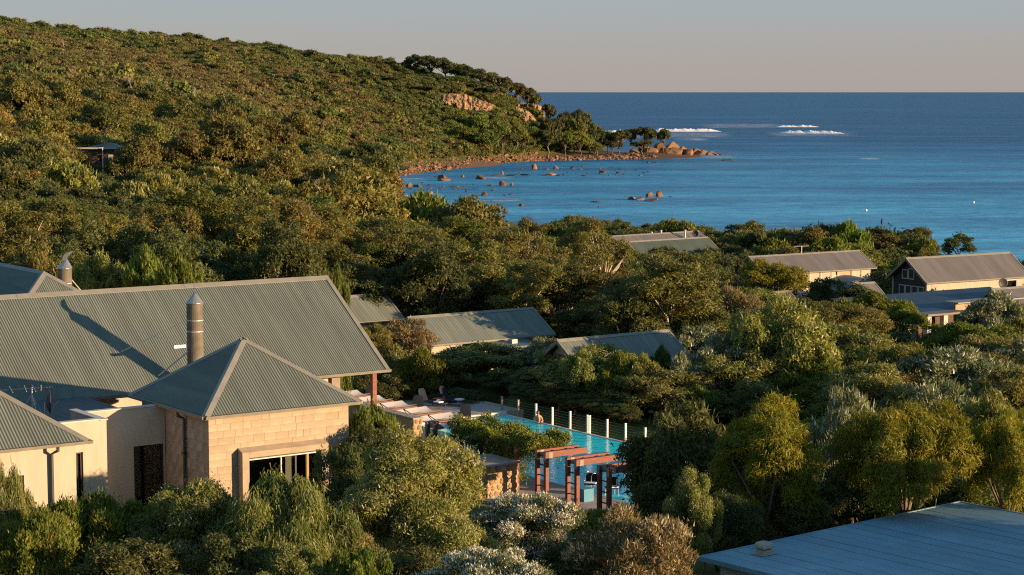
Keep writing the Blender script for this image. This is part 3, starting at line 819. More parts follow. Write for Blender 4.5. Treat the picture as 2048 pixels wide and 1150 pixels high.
def lodge():
    t = Thing('main_lodge', 'long gabled lodge with grey corrugated roof and red timber corner post', 'building', COMPLEX, (0, 16, ZB))
    ze, w, h, u0, u1, v0 = 16.27, 5.2, 3.56, -30.0, 14.02, 10.94
    sl = math.hypot(w, h)
    f = MB(); slope_sheet(f, (u0, v0, ze), (1, 0, 0), (0, w, h), u1 - u0, lambda q: sl)
    r = t.part('roof', f, 'roof_metal')
    f = MB(); slope_sheet(f, (u1, v0 + 2 * w, ze), (-1, 0, 0), (0, -w, h), u1 - u0, lambda q: sl, pitch=0.152, amp=0.01, per=4)
    t.part('roof', f, 'roof_metal')
    seg = [-30, -22.6, -15.2, -7.8, -0.4, 7.0, u1 + 0.03]
    for a, b in zip(seg[:-1], seg[1:]):
        m = MB(); cap_strip(m, (a, v0 + w, ze + h), (b - 0.012, v0 + w, ze + h), (0, -w, -h), (0, w, -h), 0.24, 0.035); t.part('ridge_capping', m, 'capping', r)
    d = Vector((0, w, h)).normalized()
    n = Vector((0, -h, w)).normalized()
    for s, y in ((1, v0), (-1, v0 + 2 * w)):
        dd = Vector((0, s * w, h)).normalized(); nn = Vector((0, -s * h, w)).normalized()
        p = Vector((u1, y, ze)); m = MB()
        ring = lambda c: [c + Vector((-0.16, 0, 0)) + nn * 0.03, c + Vector((0.03, 0, 0)) + nn * 0.03, c + Vector((0.03, 0, 0)) - nn * 0.20, c + Vector((0.0, 0, 0)) - nn * 0.20, c + Vector((0, 0, 0)) + nn * 0.018, c + Vector((-0.16, 0, 0)) + nn * 0.018]
        m.loft([ring(p - dd * 0.02), ring(p + dd * sl)]); t.part('barge_capping', m, 'capping', r)
    m = MB(); gutter(m, (u0, v0, ze), (u1 + 0.05, v0, ze), (0, -1, 0), 0.13, 0.12); t.part('gutter', m, 'gutter_metal', r)
    m = MB(); m.prism([(u0, v0 + 0.05, ze - 0.05), (u0, v0 + w, ze + h - 0.06), (u0, v0 + 2 * w - 0.05, ze - 0.05), (u0, v0 + 2 * w - .05, ze - 0.12), (u0, v0 + w, ze + h - 0.14), (u0, v0 + .05, ze - 0.12)], (u1 - u0 - 0.04, 0, 0)); t.part('soffit', m, 'timber_red', r)
    m = MB(); m.prism([(12.0, v0 + 1.05, ZB - 1), (12.0, v0 + 1.05, ze + 0.62), (12.0, v0 + w, ze + h - 0.16), (12.0, v0 + 2 * w - 1.05, ze + 0.62), (12.0, v0 + 2 * w - 1.05, ZB - 1)], (-0.2, 0, 0)); m.box((-28, v0 + 1.05, ZB - 1), (11.798, v0 + 1.25, ze + 0.55)); m.box((-28, v0 + 9.1, ZB - 1), (11.798, v0 + 9.3, ze + 0.55))
    t.part('wall', m, 'render_cream')
    t.part('corner_column', MB().box((11.75, v0 + 0.90, ZB - 1), (12.15, v0 + 1.046, ze + 0.48)), 'limestone_rough')
    t.part('post', MB().box((13.33, 11.13, ZB - 2), (13.53, 11.33, ze + 0.08)), 'timber_red')
    t.part('post', MB().box((13.33, 20.9, ZB - 2), (13.53, 21.1, ze + 0.08)), 'timber_red')
    t.part('tie_beam', MB().box((13.37, 11.332, ze - 0.22), (13.49, 20.898, ze - 0.02)), 'timber_red')
    cx, cy = 4.75, 10.45
    fl = cowl_flue(t, cx, cy, ZB + 2.5, 19.68, 0.325, None, plate_az=math.radians(67), cone=0.46)
    t.part('flue_bracket', MB().box((cx - 0.9, cy + 0.0, 17.95), (cx - 0.3, cy + 0.06, 18.07)), 'antenna_metal', fl)
    t.part('flue_stay', MB().tube([(cx - 0.22, cy - 0.12, 17.9), (cx - 1.1, cy + 1.1, 16.75)], 0.028, 6), 'antenna_metal', fl)
    t.part('flue_stay', MB().tube([(cx - 0.30, cy, 19.05), (cx - 2.1, cy + 2.4, 17.66)], 0.008, 5), 'antenna_metal', fl)
    t.part('flue_stay', MB().tube([(cx - 0.7, cy + 0.05, 18.1), (cx - 1.5, cy + 2.2, 18.5)], 0.012, 5), 'antenna_metal', fl)
lodge()

def rear_hall():
    t = Thing('rear_hall', 'blue shaded hip roof with scoop topped flue behind the lodge ridge', 'building', COMPLEX, (6, 36, ZB))
    ur, vr, zr, hw = 6.25, 29.8, 19.42, 4.2; rise = hw * 0.7; ze = zr - rise; sl = math.hypot(hw, rise); v1 = 52
    ru = MB()
    slope_sheet(ru, (ur - hw, vr - hw, ze), (1, 0, 0), (0, hw, rise), 2 * hw, lambda q: sl * min(q, 2 * hw - q) / hw)
    slope_sheet(ru, (ur - hw, v1, ze), (0, -1, 0), (hw, 0, rise), v1 - vr + hw, lambda q: sl * min(1, (v1 - vr + hw - q) / hw))
    slope_sheet(ru, (ur + hw, vr - hw, ze), (0, 1, 0), (-hw, 0, rise), v1 - vr + hw, lambda q: sl * min(1, q / hw))
    r = t.part('roof', ru, 'roof_metal')
    e = Vector((ur, vr, zr))
    for x, a in ((ur - hw, 1), (ur + hw, -1)):
        m = MB(); p = Vector((x, vr - hw, ze)); d = (e - p).normalized(); fa, fb = Vector((a, 0, 0)), Vector((0, 1, 0))
        cap_strip(m, p, e, fa - d * fa.dot(d), fb - d * fb.dot(d), 0.2, 0.035); t.part('hip_capping', m, 'capping', r)
    m = MB(); cap_strip(m, e, (ur, v1, zr), (hw, 0, -rise), (-hw, 0, -rise), 0.2, 0.035); t.part('ridge_capping', m, 'capping', r)
    m = MB().box((ur - hw + .4, vr - hw + .4, ZB - 1), (ur + hw - .4, v1, ze + .1)); t.part('wall', m, 'render_cream')
    t.part('roof_vent', MB().box((ur - 1.9, vr + 1.2, zr - 1.36), (ur - 1.75, vr + 1.65, zr - 1.02)), 'vent_metal', r)
    fl = cowl_flue(t, 7.62, 30.6, ZB + 2, 19.46, 0.34, None, plate_az=math.radians(-28), tilt=0.12, cone=0.50, plate=0.9)
    t.part('flue_stay', MB().tube([(7.9, 30.4, 18.9), (8.7, 30.3, 17.9)], 0.025, 6), 'antenna_metal', fl)
rear_hall()

# aerial and dish on the flat roof
def aerial():
    p = at(65, 822, 72.0); u, v = COMPLEX.loc(p)
    z0 = 16.27
    t = Thing('television_aerial', 'bare metal television aerial on tripod above the flat roof', 'aerial', COMPLEX, (u, v, z0))
    t.part('mast', MB().tube([(u, v, z0), (u, v, z0 + 1.0)], 0.022, 6), 'antenna_metal')
    for a in (30, 150, 270):
        t.part('leg', MB().tube([(u + 0.5 * math.cos(math.radians(a)), v + 0.5 * math.sin(math.radians(a)), z0), (u, v, z0 + 0.72)], 0.012, 5), 'antenna_metal')
    b = t.part('boom', MB().tube([(u - 1.3, v + 0.25, z0 + 0.96), (u + 1.35, v - 0.35, z0 + 0.99)], 0.013, 5), 'pipe_dark')
    for k, (s, ln) in enumerate([(-1.25, 0.62), (-0.75, 0.5), (-0.25, 0.42), (0.05, 0.5), (0.3, 0.3)]):
        c = Vector((u + s, v - 0.05 - s * 0.23, z0 + 0.975))
        t.part('element', MB().tube([c + Vector((-0.12, -ln, -0.05)), c + Vector((0.12, ln, 0.05))], 0.014, 5), 'antenna_metal', b)
    for k in range(9):
        c = Vector((u + 0.5 + k * 0.1, v - 0.16 - k * 0.024, z0 + 0.985))
        t.part('element', MB().tube([c + Vector((-0.02, -0.07, 0)), c + Vector((0.02, 0.07, 0))], 0.009, 5), 'antenna_metal', b)
    t.part('junction_box', MB().box((u + 0.02, v - 0.1, z0 + 0.35), (u + 0.10, v - 0.03, z0 + 0.52)), 'render_white')
aerial()
def dish(label, base, r, az, post=0.6, name='satellite_dish'):
    """parabolic dish on a post, facing azimuth az"""
    base = Vector(base)
    t = Thing(name, label, 'satellite dish', Frame(base.x, base.y, az), (0, 0, base.z), group='satellite dishes on the roofs')
    t.part('post', MB().tube([(-0.06, 0, base.z), (-0.06, 0, base.z + post)], 0.03, 6), 'antenna_metal')
    rings = []
    for k in range(6):
        q = r * (k + 0.02) / 5
        d = 0.28 * q * q / r
        rings.append([(d, q * math.cos(2 * math.pi * i / 18), base.z + post + q * math.sin(2 * math.pi * i / 18) + d * 0.4) for i in range(18)])
    back = [[(x - 0.02, y, z) for x, y, z in g] for g in reversed(rings)]
    t.part('reflector', MB().loft(rings + back), 'dish_grey', smooth=True)
    t.part('feed_arm', MB().tube([(0, 0, base.z + post - r), (r * 1.0, 0, base.z + post + 0.05)], 0.012, 5), 'antenna_metal')
p = at(94, 832, 71.5); dish('large dark satellite dish on the flat roof beside the aerial', (p.x, p.y, 16.27), 0.42, 72, 0.5)

# ------------------------------------------------------------------ villas and beach houses: gabled boxes with their own openings
def gable_house(name, label, E, az, w, h, L, wall_h, roof='roof_metal_far', wall='render_cream', over=0.45, gable_over=0.5, openings=(), gable_wall=None, corr=0.24, amp=0.035, base=None, group=None, cap='capping'):
    """E: right front eave corner in the world; u runs along az, roof spans u -L..0 and v 0..2w"""
    fr = Frame(E.x, E.y, az); ze = E.z; zb = base if base is not None else ze - wall_h
    t = Thing(name, label, 'house', fr, (-L / 2, w, zb), group=group)
    sl = math.hypot(w, h)
    m = MB(); slope_sheet(m, (-L, 0, ze), (1, 0, 0), (0, w, h), L, lambda q: sl, pitch=corr, amp=corr * amp, per=4)
    slope_sheet(m, (0, 2 * w, ze), (-1, 0, 0), (0, -w, h), L, lambda q: sl, pitch=corr, amp=corr * amp, per=4)
    r = t.part('roof', m, roof)
    m = MB(); cap_strip(m, (-L, w, ze + h), (0, w, ze + h), (0, -w, -h), (0, w, -h), 0.2, 0.05); t.part('ridge_capping', m, cap, r)
    for ux, s in ((0.0, 1), (-L, -1)):
        for sv, y in ((1, 0.0), (-1, 2 * w)):
            dd = Vector((0, sv * w, h)).normalized(); nn = Vector((0, -sv * h, w)).normalized(); p = Vector((ux, y, ze)); m = MB(); o = Vector((s * 0.05, 0, 0))
            ring = lambda c: [c - o * 1.6 + nn * 0.045, c + o + nn * 0.045, c + o - nn * 0.17, c - o * 1.6 - nn * 0.17]
            m.loft([ring(p), ring(p + dd * sl)]); t.part('barge_board', m, cap, r)
    m = MB(); gutter(m, (-L, 0, ze), (0, 0, ze), (0, -1, 0), 0.12, 0.13); t.part('gutter', m, cap, r)
    m = MB(); q0, q1 = -L + gable_over, -gable_over; hh = (w - over) * h / w
    ho = [(a, b, c, d) for f, a, b, c, d, *_ in openings if f == 'front']
    holed_wall(m, 'u', over, over + 0.2, q0, q1, zb - 1.5, ze + over * h / w - 0.15, ho)
    m.box((q0, 2 * w - over - 0.2, zb - 1.5), (q1, 2 * w - over, ze + over * h / w - 0.15))
    t.part('wall', m, wall)
    for ux, d in ((q0 + 0.002, 0.2), (q1 - 0.002, -0.2)):
        m = MB(); m.prism([(ux, over + 0.203, zb - 1.5), (ux, over + 0.203, ze + over * h / w - 0.16), (ux, w, ze + h - 0.16), (ux, 2 * w - over - 0.203, ze + over * h / w - 0.16), (ux, 2 * w - over - 0.203, zb - 1.5)], (d, 0, 0)); t.part('gable_wall', m, gable_wall or wall)
    for op in openings:
        f, a, b, c, d = op[:5]; pane = op[5] if len(op) > 5 else 'glass_window'; fm = op[6] if len(op) > 6 else 'frame_pale'
        nm = op[7] if len(op) > 7 else 'window'
        fw = 0.07; g = MB()
        if f == 'front':
            v = over + 0.03
            g.box((a, v, c), (a + fw, v + 0.1, d)).box((b - fw, v, c), (b, v + 0.1, d)).box((a + fw, v, d - fw), (b - fw, v + 0.1, d)).box((a + fw, v, c), (b - fw, v + 0.1, c + fw))
            o = t.part(nm, g, fm); t.part('pane', MB().box((a + fw, v + 0.05, c + fw), (b - fw, v + 0.056, d - fw)), pane, o)
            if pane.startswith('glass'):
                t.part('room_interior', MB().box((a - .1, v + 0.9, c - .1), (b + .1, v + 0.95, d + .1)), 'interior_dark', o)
        else:                                   # on the left gable: a, b along v
            u = q0 - 0.05
            g.box((u, a, c), (u + 0.08, a + fw, d)).box((u, b - fw, c), (u + 0.08, b, d)).box((u, a + fw, d - fw), (u + 0.08, b - fw, d)).box((u, a + fw, c), (u + 0.08, b - fw, c + fw))
            o = t.part(nm, g, fm); t.part('pane', MB().box((u + 0.03, a + fw, c + fw), (u + 0.046, b - fw, d - fw)), 'frame_dark' if pane == 'glass_window' else pane, o)
    return t
VZ = 7.5
gable_house('villa', 'small blue shaded villa roof just beyond the lodge gable end', at(808, 637, 140), 55, 2.5, 1.55, 9.0, 2.6, 'roof_metal', openings=[('front', -4, -2, 9.9, 11.6)])
gable_house('villa', 'corrugated villa roof half in sunlight above the pool side shrubs', at(1110, 668, 140), 55, 2.7, 1.62, 10.6, 2.7, 'roof_metal', openings=[('front', -3.2, -1.4, 8.9, 10.6, 'glass_window'), ('front', -8.2, -6.2, 8.9, 10.6)])
gable_house('villa', 'blue grey villa roof with a green shrub growing before its eave', at(1384, 716, 125), 54, 2.3, 1.55, 9.0, 2.6, 'roof_metal', openings=[('front', -3.2, -1.4, 9.4, 10.9)])
def lean_to():
    e = at(1068, 692, 137); fr = Frame(e.x, e.y, 55)
    t = Thing('villa_porch', 'flat pale porch roof with vent box below the sunlit villa eave', 'porch', fr, (-2, 0.6, e.z - 2.5))
    m = MB(); m.loft([[(-4.2, -0.2, e.z), (-4.2, 1.6, e.z + 0.25), (-4.2, 1.6, e.z + 0.35), (-4.2, -0.2, e.z + 0.12)], [(0.3, -0.2, e.z), (0.3, 1.6, e.z + 0.25), (0.3, 1.6, e.z + 0.35), (0.3, -0.2, e.z + 0.12)]])
    r = t.part('roof', m, 'roof_slate')
    t.part('vent_box', MB().box((-1.5, 0.5, e.z + 0.22), (-1.05, 0.9, e.z + 0.5)), 'vent_metal', r)
    t.part('wall', MB().box((-4.0, 0.3, e.z - 3.5), (0.1, 0.5, e.z)), 'render_white')
lean_to()
H1E = at(1753, 535, 228)
gable_house('beach_house', 'long beach house with pale roller blinds and grey brown gable roof', H1E, 57, 2.85, 1.80, 16.7, 2.9, 'roof_metal_far', gable_wall='render_white', openings=[
    ('front', -9.6, -8.1, H1E.z - 1.75, H1E.z - 0.15, 'blind'), ('front', -8.0, -6.4, H1E.z - 1.75, H1E.z - 0.15, 'blind'), ('front', -5.9, -5.5, H1E.z - 2.9, H1E.z - 0.15), ('front', -5.3, -3.4, H1E.z - 2.9, H1E.z - 0.15, 'limestone', 'limestone'), ('front', -2.9, -1.9, H1E.z - 2.9, H1E.z - 0.15, 'blind'), ('front', -11.6, -10.0, H1E.z - 1.2, H1E.z - 0.3)])
H2E = at(2062, 552, 196)
gable_house('beach_house', 'beach house with dark glazed gable front and slim roof flue', H2E, 59, 2.9, 2.15, 13.8, 2.5, 'roof_metal_far', gable_wall='frame_dark', openings=[
    ('front', -3.2, -1.4, H2E.z - 1.5, H2E.z - 0.3), ('gable', 2.2, 3.0, H2E.z + 0.1, H2E.z + 1.15), ('gable', 3.1, 3.9, H2E.z + 0.1, H2E.z + 1.0), ('gable', 0.8, 1.6, H2E.z - 2.1, H2E.z - 0.5), ('gable', 1.7, 2.5, H2E.z - 2.1, H2E.z - 0.5), ('gable', 2.6, 3.4, H2E.z - 2.1, H2E.z - 0.5), ('gable', 3.5, 4.3, H2E.z - 2.1, H2E.z - 0.5)])
gable_house('beach_house', 'small house with brown gable end peeping over the round shrubs', at(1776, 597, 205), 56, 2.0, 1.55, 6.3, 2.4, 'roof_metal_far', gable_wall='brown_cladding')
def eave_of(ridge, az, w, h):
    f = Frame(ridge.x, ridge.y, az); return f.w(0, -w, ridge.z - h)
H5E = eave_of(at(1415, 474, 259), 53, 2.9, 1.9)
gable_house('beach_house', 'dark red clad house with dull green roof nearest the water', H5E, 53, 2.9, 1.9, 13.8, 3.0, 'roof_green', wall='render_cream', gable_wall='brown_cladding', openings=[('front', -5, -3, H5E.z - 2, H5E.z - 0.5)])
gable_house('beach_house', 'long brown roofed house behind the dull green roof at the shore', eave_of(at(1398, 462, 281), 52, 2.9, 1.65), 52, 2.9, 1.65, 16.4, 3.0, 'roof_metal_far', gable_wall='brown_cladding')
gable_house('beach_house', 'pale roof corner almost hidden by the dark eucalypts', at(1262, 562, 215), 55, 2.0, 1.4, 6.0, 2.6, 'roof_metal_far')
gable_house('beach_house', 'thin slice of roof ridge above the brownish shrubs', at(1606, 612, 190), 56, 2.0, 1.3, 6.5, 2.4, 'roof_metal_far')
gable_house('beach_house', 'grey house gable cut by the right picture edge', at(2150, 610, 182), 59, 2.4, 1.7, 8.2, 2.6, 'roof_metal_far', gable_wall='render_white', openings=[('gable', 1.2, 2.4, 6.5, 7.7)])

def flat_house():
    e = at(1830, 630, 172); fr = Frame(e.x, e.y, 57); z = e.z
    t = Thing('flat_roofed_house', 'white walled house with low blue roof and layered entrance canopies', 'house', fr, (4, 3, z - 3))
    m = MB(); slope_sheet(m, (-3.2, 0, z), (1, 0, 0), (0, 1, 0.13), 20, lambda q: 7.5, pitch=0.25, amp=0.02, per=4); r = t.part('roof', m, 'roof_slate')
    m = MB(); gutter(m, (-3.2, 0, z), (7.4, 0, z), (0, -1, 0), 0.12, 0.12); t.part('gutter', m, 'frame_dark', r)
    t.part('wall', MB().box((-2.6, 0.5, z - 5), (0.7, 0.7, z + 0.02)).box((-2.6, 0.702, z - 5), (-2.4, 6.5, z + 0.02)), 'render_white')
    t.part('canopy', MB().box((0.4, -1.2, z - 0.05), (5.4, 0.6, z + 0.12)), 'roof_metal_far')
    t.part('upper_canopy', MB().box((4.6, -0.6, z + 0.75), (13.0, 1.2, z + 0.85)), 'capping')
    t.part('clerestory_wall', MB().box((5.2, 0.3, z - 0.2), (12.6, 0.5, z + 0.748)), 'limestone')
    for u in (0.9, 2.9, 6.0):
        t.part('pillar', MB().box((u, -0.6, z - 5), (u + 0.5, -0.1, z - 0.052)), 'render_white')
    dr = t.part('door', MB().box((1.55, 0.3, z - 3.0), (2.6, 0.38, z - 0.6)), 'timber_red')
    t.part('handle', MB().tube([(2.45, 0.25, z - 2.1), (2.45, 0.25, z - 1.6)], 0.025, 6), 'steel_bright', dr)
    t.part('wall', MB().box((0.702, 0.5, z - 5), (9.0, 0.68, z - 0.2)), 'brown_cladding')
    t.part('wall_lamp', MB().box((-0.3, 0.42, z - 2.0), (-0.15, 0.497, z - 1.6)), 'frame_dark')
flat_house()
def carport(label, x, y, d, L, W, az=57, mat='roof_slate', th=0.18):
    e = at(x, y, d); fr = Frame(e.x, e.y, az)
    t = Thing('carport', label, 'carport', fr, (L / 2, W / 2, e.z - 2.6), group='low carports by the beach houses')
    m = MB(); n = 8
    rings = []
    for k in range(n + 1):
        q = k / n; zz = e.z + 0.35 * math.sin(math.pi * q)
        rings.append([(L * q, 0, zz), (L * q, W, zz + 0.2), (L * q, W, zz + 0.2 - th), (L * q, 0, zz - th)])
    m.loft(rings); r = t.part('roof', m, mat)
    for u in (0.3, L - 0.3):
        for v in (0.3, W - 0.3):
            t.part('post', MB().box((u - .07, v - .07, e.z - 3.6), (u + .07, v + .07, e.z - 0.06)), 'render_white')
    t.part('fascia', MB().box((0, -0.05, e.z - th - 0.12), (L, -0.003, e.z - th + 0.05)), 'frame_pale', r)
carport('curved blue carport roof between the blind fronted house and the glazed gable', 1697, 566, 222, 4.6, 3.6)
carport('blue shaded skillion roof beside the brown gable end', 1592, 600, 214, 4.6, 4.0, az=70, th=0.12)

def slim_flue(label, x, y, d, h, r=0.12):
    p = at(x, y, d)
    t = Thing('roof_flue', label, 'flue', W0, (p.x, p.y, p.z))
    t.part('pipe', MB().tube([p - Vector((0, 0, 0.6)), p + Vector((0, 0, h))], r, 12), 'antenna_metal')
    t.part('cap', MB().tube([p + Vector((0, 0, h + 0.02)), p + Vector((0, 0, h + 0.10)), p + Vector((0, 0, h + 0.2))], [r * 1.5, r * 1.6, 0.03], 12), 'antenna_metal')
slim_flue('slim pale flue on the roof of the glazed gable house', 1977, 549, 198.0, 1.3, 0.12)
dish('round dark dish on the roof beside the slim pale flue', at(1958, 552, 197.6), 0.40, 190, 0.35)
dish('dark dish on a mast before the roller blind house', at(1689, 546, 227.2), 0.42, 190, 0.5)
dish('dark dish above the low blue roof at right', at(2005, 584, 183), 0.46, 170, 0.8)
dish('dish on the brown shore house ridge', at(1391, 472, 277), 0.45, 190, 0.3)
def mast(label, x, y, d, h):
    p = at(x, y, d)
    t = Thing('roof_aerial', label, 'aerial', Frame(p.x, p.y, 80), (0, 0, p.z))
    t.part('mast', MB().tube([(0, 0, p.z - 0.5), (0, 0, p.z + h)], 0.05, 6), 'antenna_metal')
    t.part('boom', MB().tube([(-0.8, 0, p.z + h), (0.9, 0, p.z + h + 0.02)], 0.035, 5), 'antenna_metal')
mast('thin T shaped aerial on the roller blind house ridge', 1603, 507, 231, 0.85)
mast('thin aerial mast on the glazed gable house roof', 2015, 552, 198, 1.6)
for i, (x, y, h) in enumerate([(1303, 473, 0.5), (1322, 471, 0.6), (1370, 472, 0.7)]):
    slim_flue(['short stub flue at the left of the shore roof', 'middle stub flue on the shore roof', 'stub flue nearest the dish on the shore roof'][i], x, y, 277, h, 0.12)

# wide low roof in the lower right corner
def near_roof():
    A = onz(1400, 1113, 12.0); fr = Frame(A.x, A.y, 50)
    t = Thing('near_house', 'wide low pitched blue grey corrugated roof in the lower right corner', 'house', fr, (7, -6, 9))
    L, Wd = 14.4, 14.0
    m = MB(); slope_sheet(m, (0, -Wd, 12.0), (1, 0, 0), (0, 1, 0.0), L, lambda q: Wd, per=4, amp=0.005); 
    r = t.part('roof', m, 'roof_blue')
    for k in range(1, 19):
        t.part('sheet_lap', MB().box((k * 0.762 - 0.014, -Wd, 12.0052), (k * 0.762 + 0.014, -0.07, 12.0105)), 'roof_blue', r)
    t.part('edge_capping', MB().box((-0.05, -Wd, 11.86), (0.10, 0.03, 12.022)).box((0.102, -0.06, 11.86), (L, 0.03, 12.022)).box((L - 0.0, -Wd, 11.86), (L + 0.08, 0.03, 12.022)), 'roof_blue', r)
    t.part('soffit', MB().box((0.12, -Wd + 0.1, 11.80), (L - 0.1, -0.08, 11.85)), 'frame_dark', r)
    t.part('wall', MB().box((0.5, -Wd + 0.5, 8), (0.7, -0.5, 11.80)).box((0.702, -0.7, 8), (L - 0.5, -0.5, 11.80)), 'render_white')
    t.part('window', MB().box((0.44, -4.2, 10.2), (0.51, -2.4, 11.5)), 'frame_dark')
    v = MB(); c = onz(1528, 1107, 12.02); u0, v0 = fr.loc(c)
    vt = Thing('roof_ventilator', 'small mushroom roof ventilator on the lower right blue roof', 'ventilator', fr, (u0, v0, 12.02))
    vt.part('base_plate', MB().box((u0 - 0.36, v0 - 0.30, 12.018), (u0 + 0.36, v0 + 0.30, 12.035)), 'vent_metal')
    vt.part('neck', MB().box((u0 - 0.20, v0 - 0.20, 12.035), (u0 + 0.20, v0 + 0.20, 12.18)), 'vent_metal')
    ring = lambda s, z, b: [(u0 + s * x, v0 + s * y, z) for x, y in ((-1, -1 + b), (-1 + b, -1), (1 - b, -1), (1, -1 + b), (1, 1 - b), (1 - b, 1), (-1 + b, 1), (-1, 1 - b))]
    vt.part('slot', MB().loft([ring(0.19, 12.18, .2), ring(0.19, 12.23, .2)]), 'frame_dark')
    vt.part('hood', MB().loft([ring(0.26, 12.23, .15), ring(0.27, 12.30, .2), ring(0.25, 12.38, .25), ring(0.19, 12.43, .3), ring(0.08, 12.45, .3)]), 'vent_metal')
near_roof()
# ------------------------------------------------------------------ pool terrace (all in the resort grid)
DZ, WZ = 9.0, 8.86                       # deck and water level
PU0, PU1, PV0, PV1 = 26.7, 37.0, 9.0, 35.4
def v_on(u, x):
    """v of the point seen at photograph column x on the line u"""
    k = (x - 1024) / FPX
    c, s = COMPLEX.c, COMPLEX.s
    return (COMPLEX.x + u * c - k * (COMPLEX.y + u * s)) / (s + k * c)
def terrace():
    m = MB().box((21.6, 6.0, 7.0), (PU0 - 0.3, 46.5, DZ)).box((PU0 - 0.298, PV1 + 0.3, 7.0), (38.6, 46.5, DZ)).box((PU0 - 0.298, 6.0, 7.0), (38.0, PV0 - 0.3, DZ))
    o = bpy.data.objects.new('pool_deck', m.mesh('pool_deck', 'mortar', (24, 20, DZ))); COL.objects.link(o)
    o.location = COMPLEX.w(24, 20, DZ); o.rotation_euler = (0, 0, COMPLEX.rot); props(o, kind='structure')
    # paving slabs laid on the deck
    def slabs(u0, u1, v0, v1, su=0.95, sv=0.95):
        nu, nv = max(1, round((u1 - u0) / su)), max(1, round((v1 - v0) / sv))
        a, b = (u1 - u0) / nu, (v1 - v0) / nv
        me = MB().box((-a / 2 + .006, -b / 2 + .006, 0), (a / 2 - .006, b / 2 - .006, 0.03)).mesh('paver', 'paving')
        for i in range(nu):
            for j in range(nv):
                q = bpy.data.objects.new('paver', me); COL.objects.link(q); q.parent = o
                q.location = (u0 + (i + .5) * a - 24, v0 + (j + .5) * b - 20, 0.002)
    slabs(23.5, PU0 - 0.31, 6.0, 24.0); slabs(26.2, 37.8, PV1 + 0.31, 40.2)
    w = MB().box((PU0, PV0, WZ - 0.4), (PU1, PV1, WZ))
    o2 = bpy.data.objects.new('pool_water', w.mesh('pool_water', 'pool_water', (30, 20, WZ))); COL.objects.link(o2)
    o2.location = COMPLEX.w(30, 20, WZ); o2.rotation_euler = (0, 0, COMPLEX.rot); props(o2, kind='structure')
    t = Thing('pool_shell', 'pale stone coping around the turquoise swimming pool', 'pool', COMPLEX, (32, 20, 7))
    t.part('coping', MB().box((PU0 - 0.298, PV0 - 0.298, 8.2), (PU0 - 0.002, PV1 + 0.298, DZ + 0.04)), 'paving')
    t.part('coping', MB().box((PU0 + 0.0, PV1 + 0.002, 8.2), (PU1 + 0.2, PV1 + 0.298, DZ + 0.045)), 'coping')
    t.part('coping', MB().box((PU1 + 0.002, PV0 - 0.298, 7.0), (PU1 + 0.2, PV1 + 0.0, WZ + 0.03)), 'coping')
    t.part('step', MB().box((33.2, PV1 - 0.55, 8.2), (35.6, PV1 - 0.002, DZ - 0.02)).box((33.4, PV1 - 1.0, 8.2), (35.4, PV1 - 0.552, DZ - 0.09)), 'coping')
    # dark blue depth marks near the ladder
    p = onz(1228, 943, WZ + 0.004); u, v = COMPLEX.loc(p)
    for du, ln in ((0.0, 0.34), (0.44, 0.46)):
        t.part('depth_mark', MB().box((u - 0.3 + du, v - 0.16, WZ + 0.002), (u - 0.3 + du + ln, v + 0.16, WZ + 0.006)), 'blue_paint')
    # ladder hand rails
    p = onz(1172, 980, DZ); u, v = COMPLEX.loc(p)
    for k, dv in enumerate((0.0, -0.55)):
        pts = [(u - 0.1, v + dv, DZ + 0.03), (u - 0.1, v + dv, DZ + 0.78), (u - 0.02, v + dv, DZ + 0.88), (u + 0.10, v + dv, DZ + 0.9), (u + 0.25, v + dv - 0.03, DZ + 0.78), (u + 1.3, v + dv - 0.1, WZ - 0.25)]
        h = single('pool_handrail', MB().tube(pts, 0.024, 8), 'steel_bright', ['bent steel handrail entering the pool, further from the red posts', 'bent steel handrail entering the pool, closer to the red posts'][k], 'handrail', COMPLEX, (u, v + dv, DZ), group='pool entry handrails', smooth=True)
terrace()

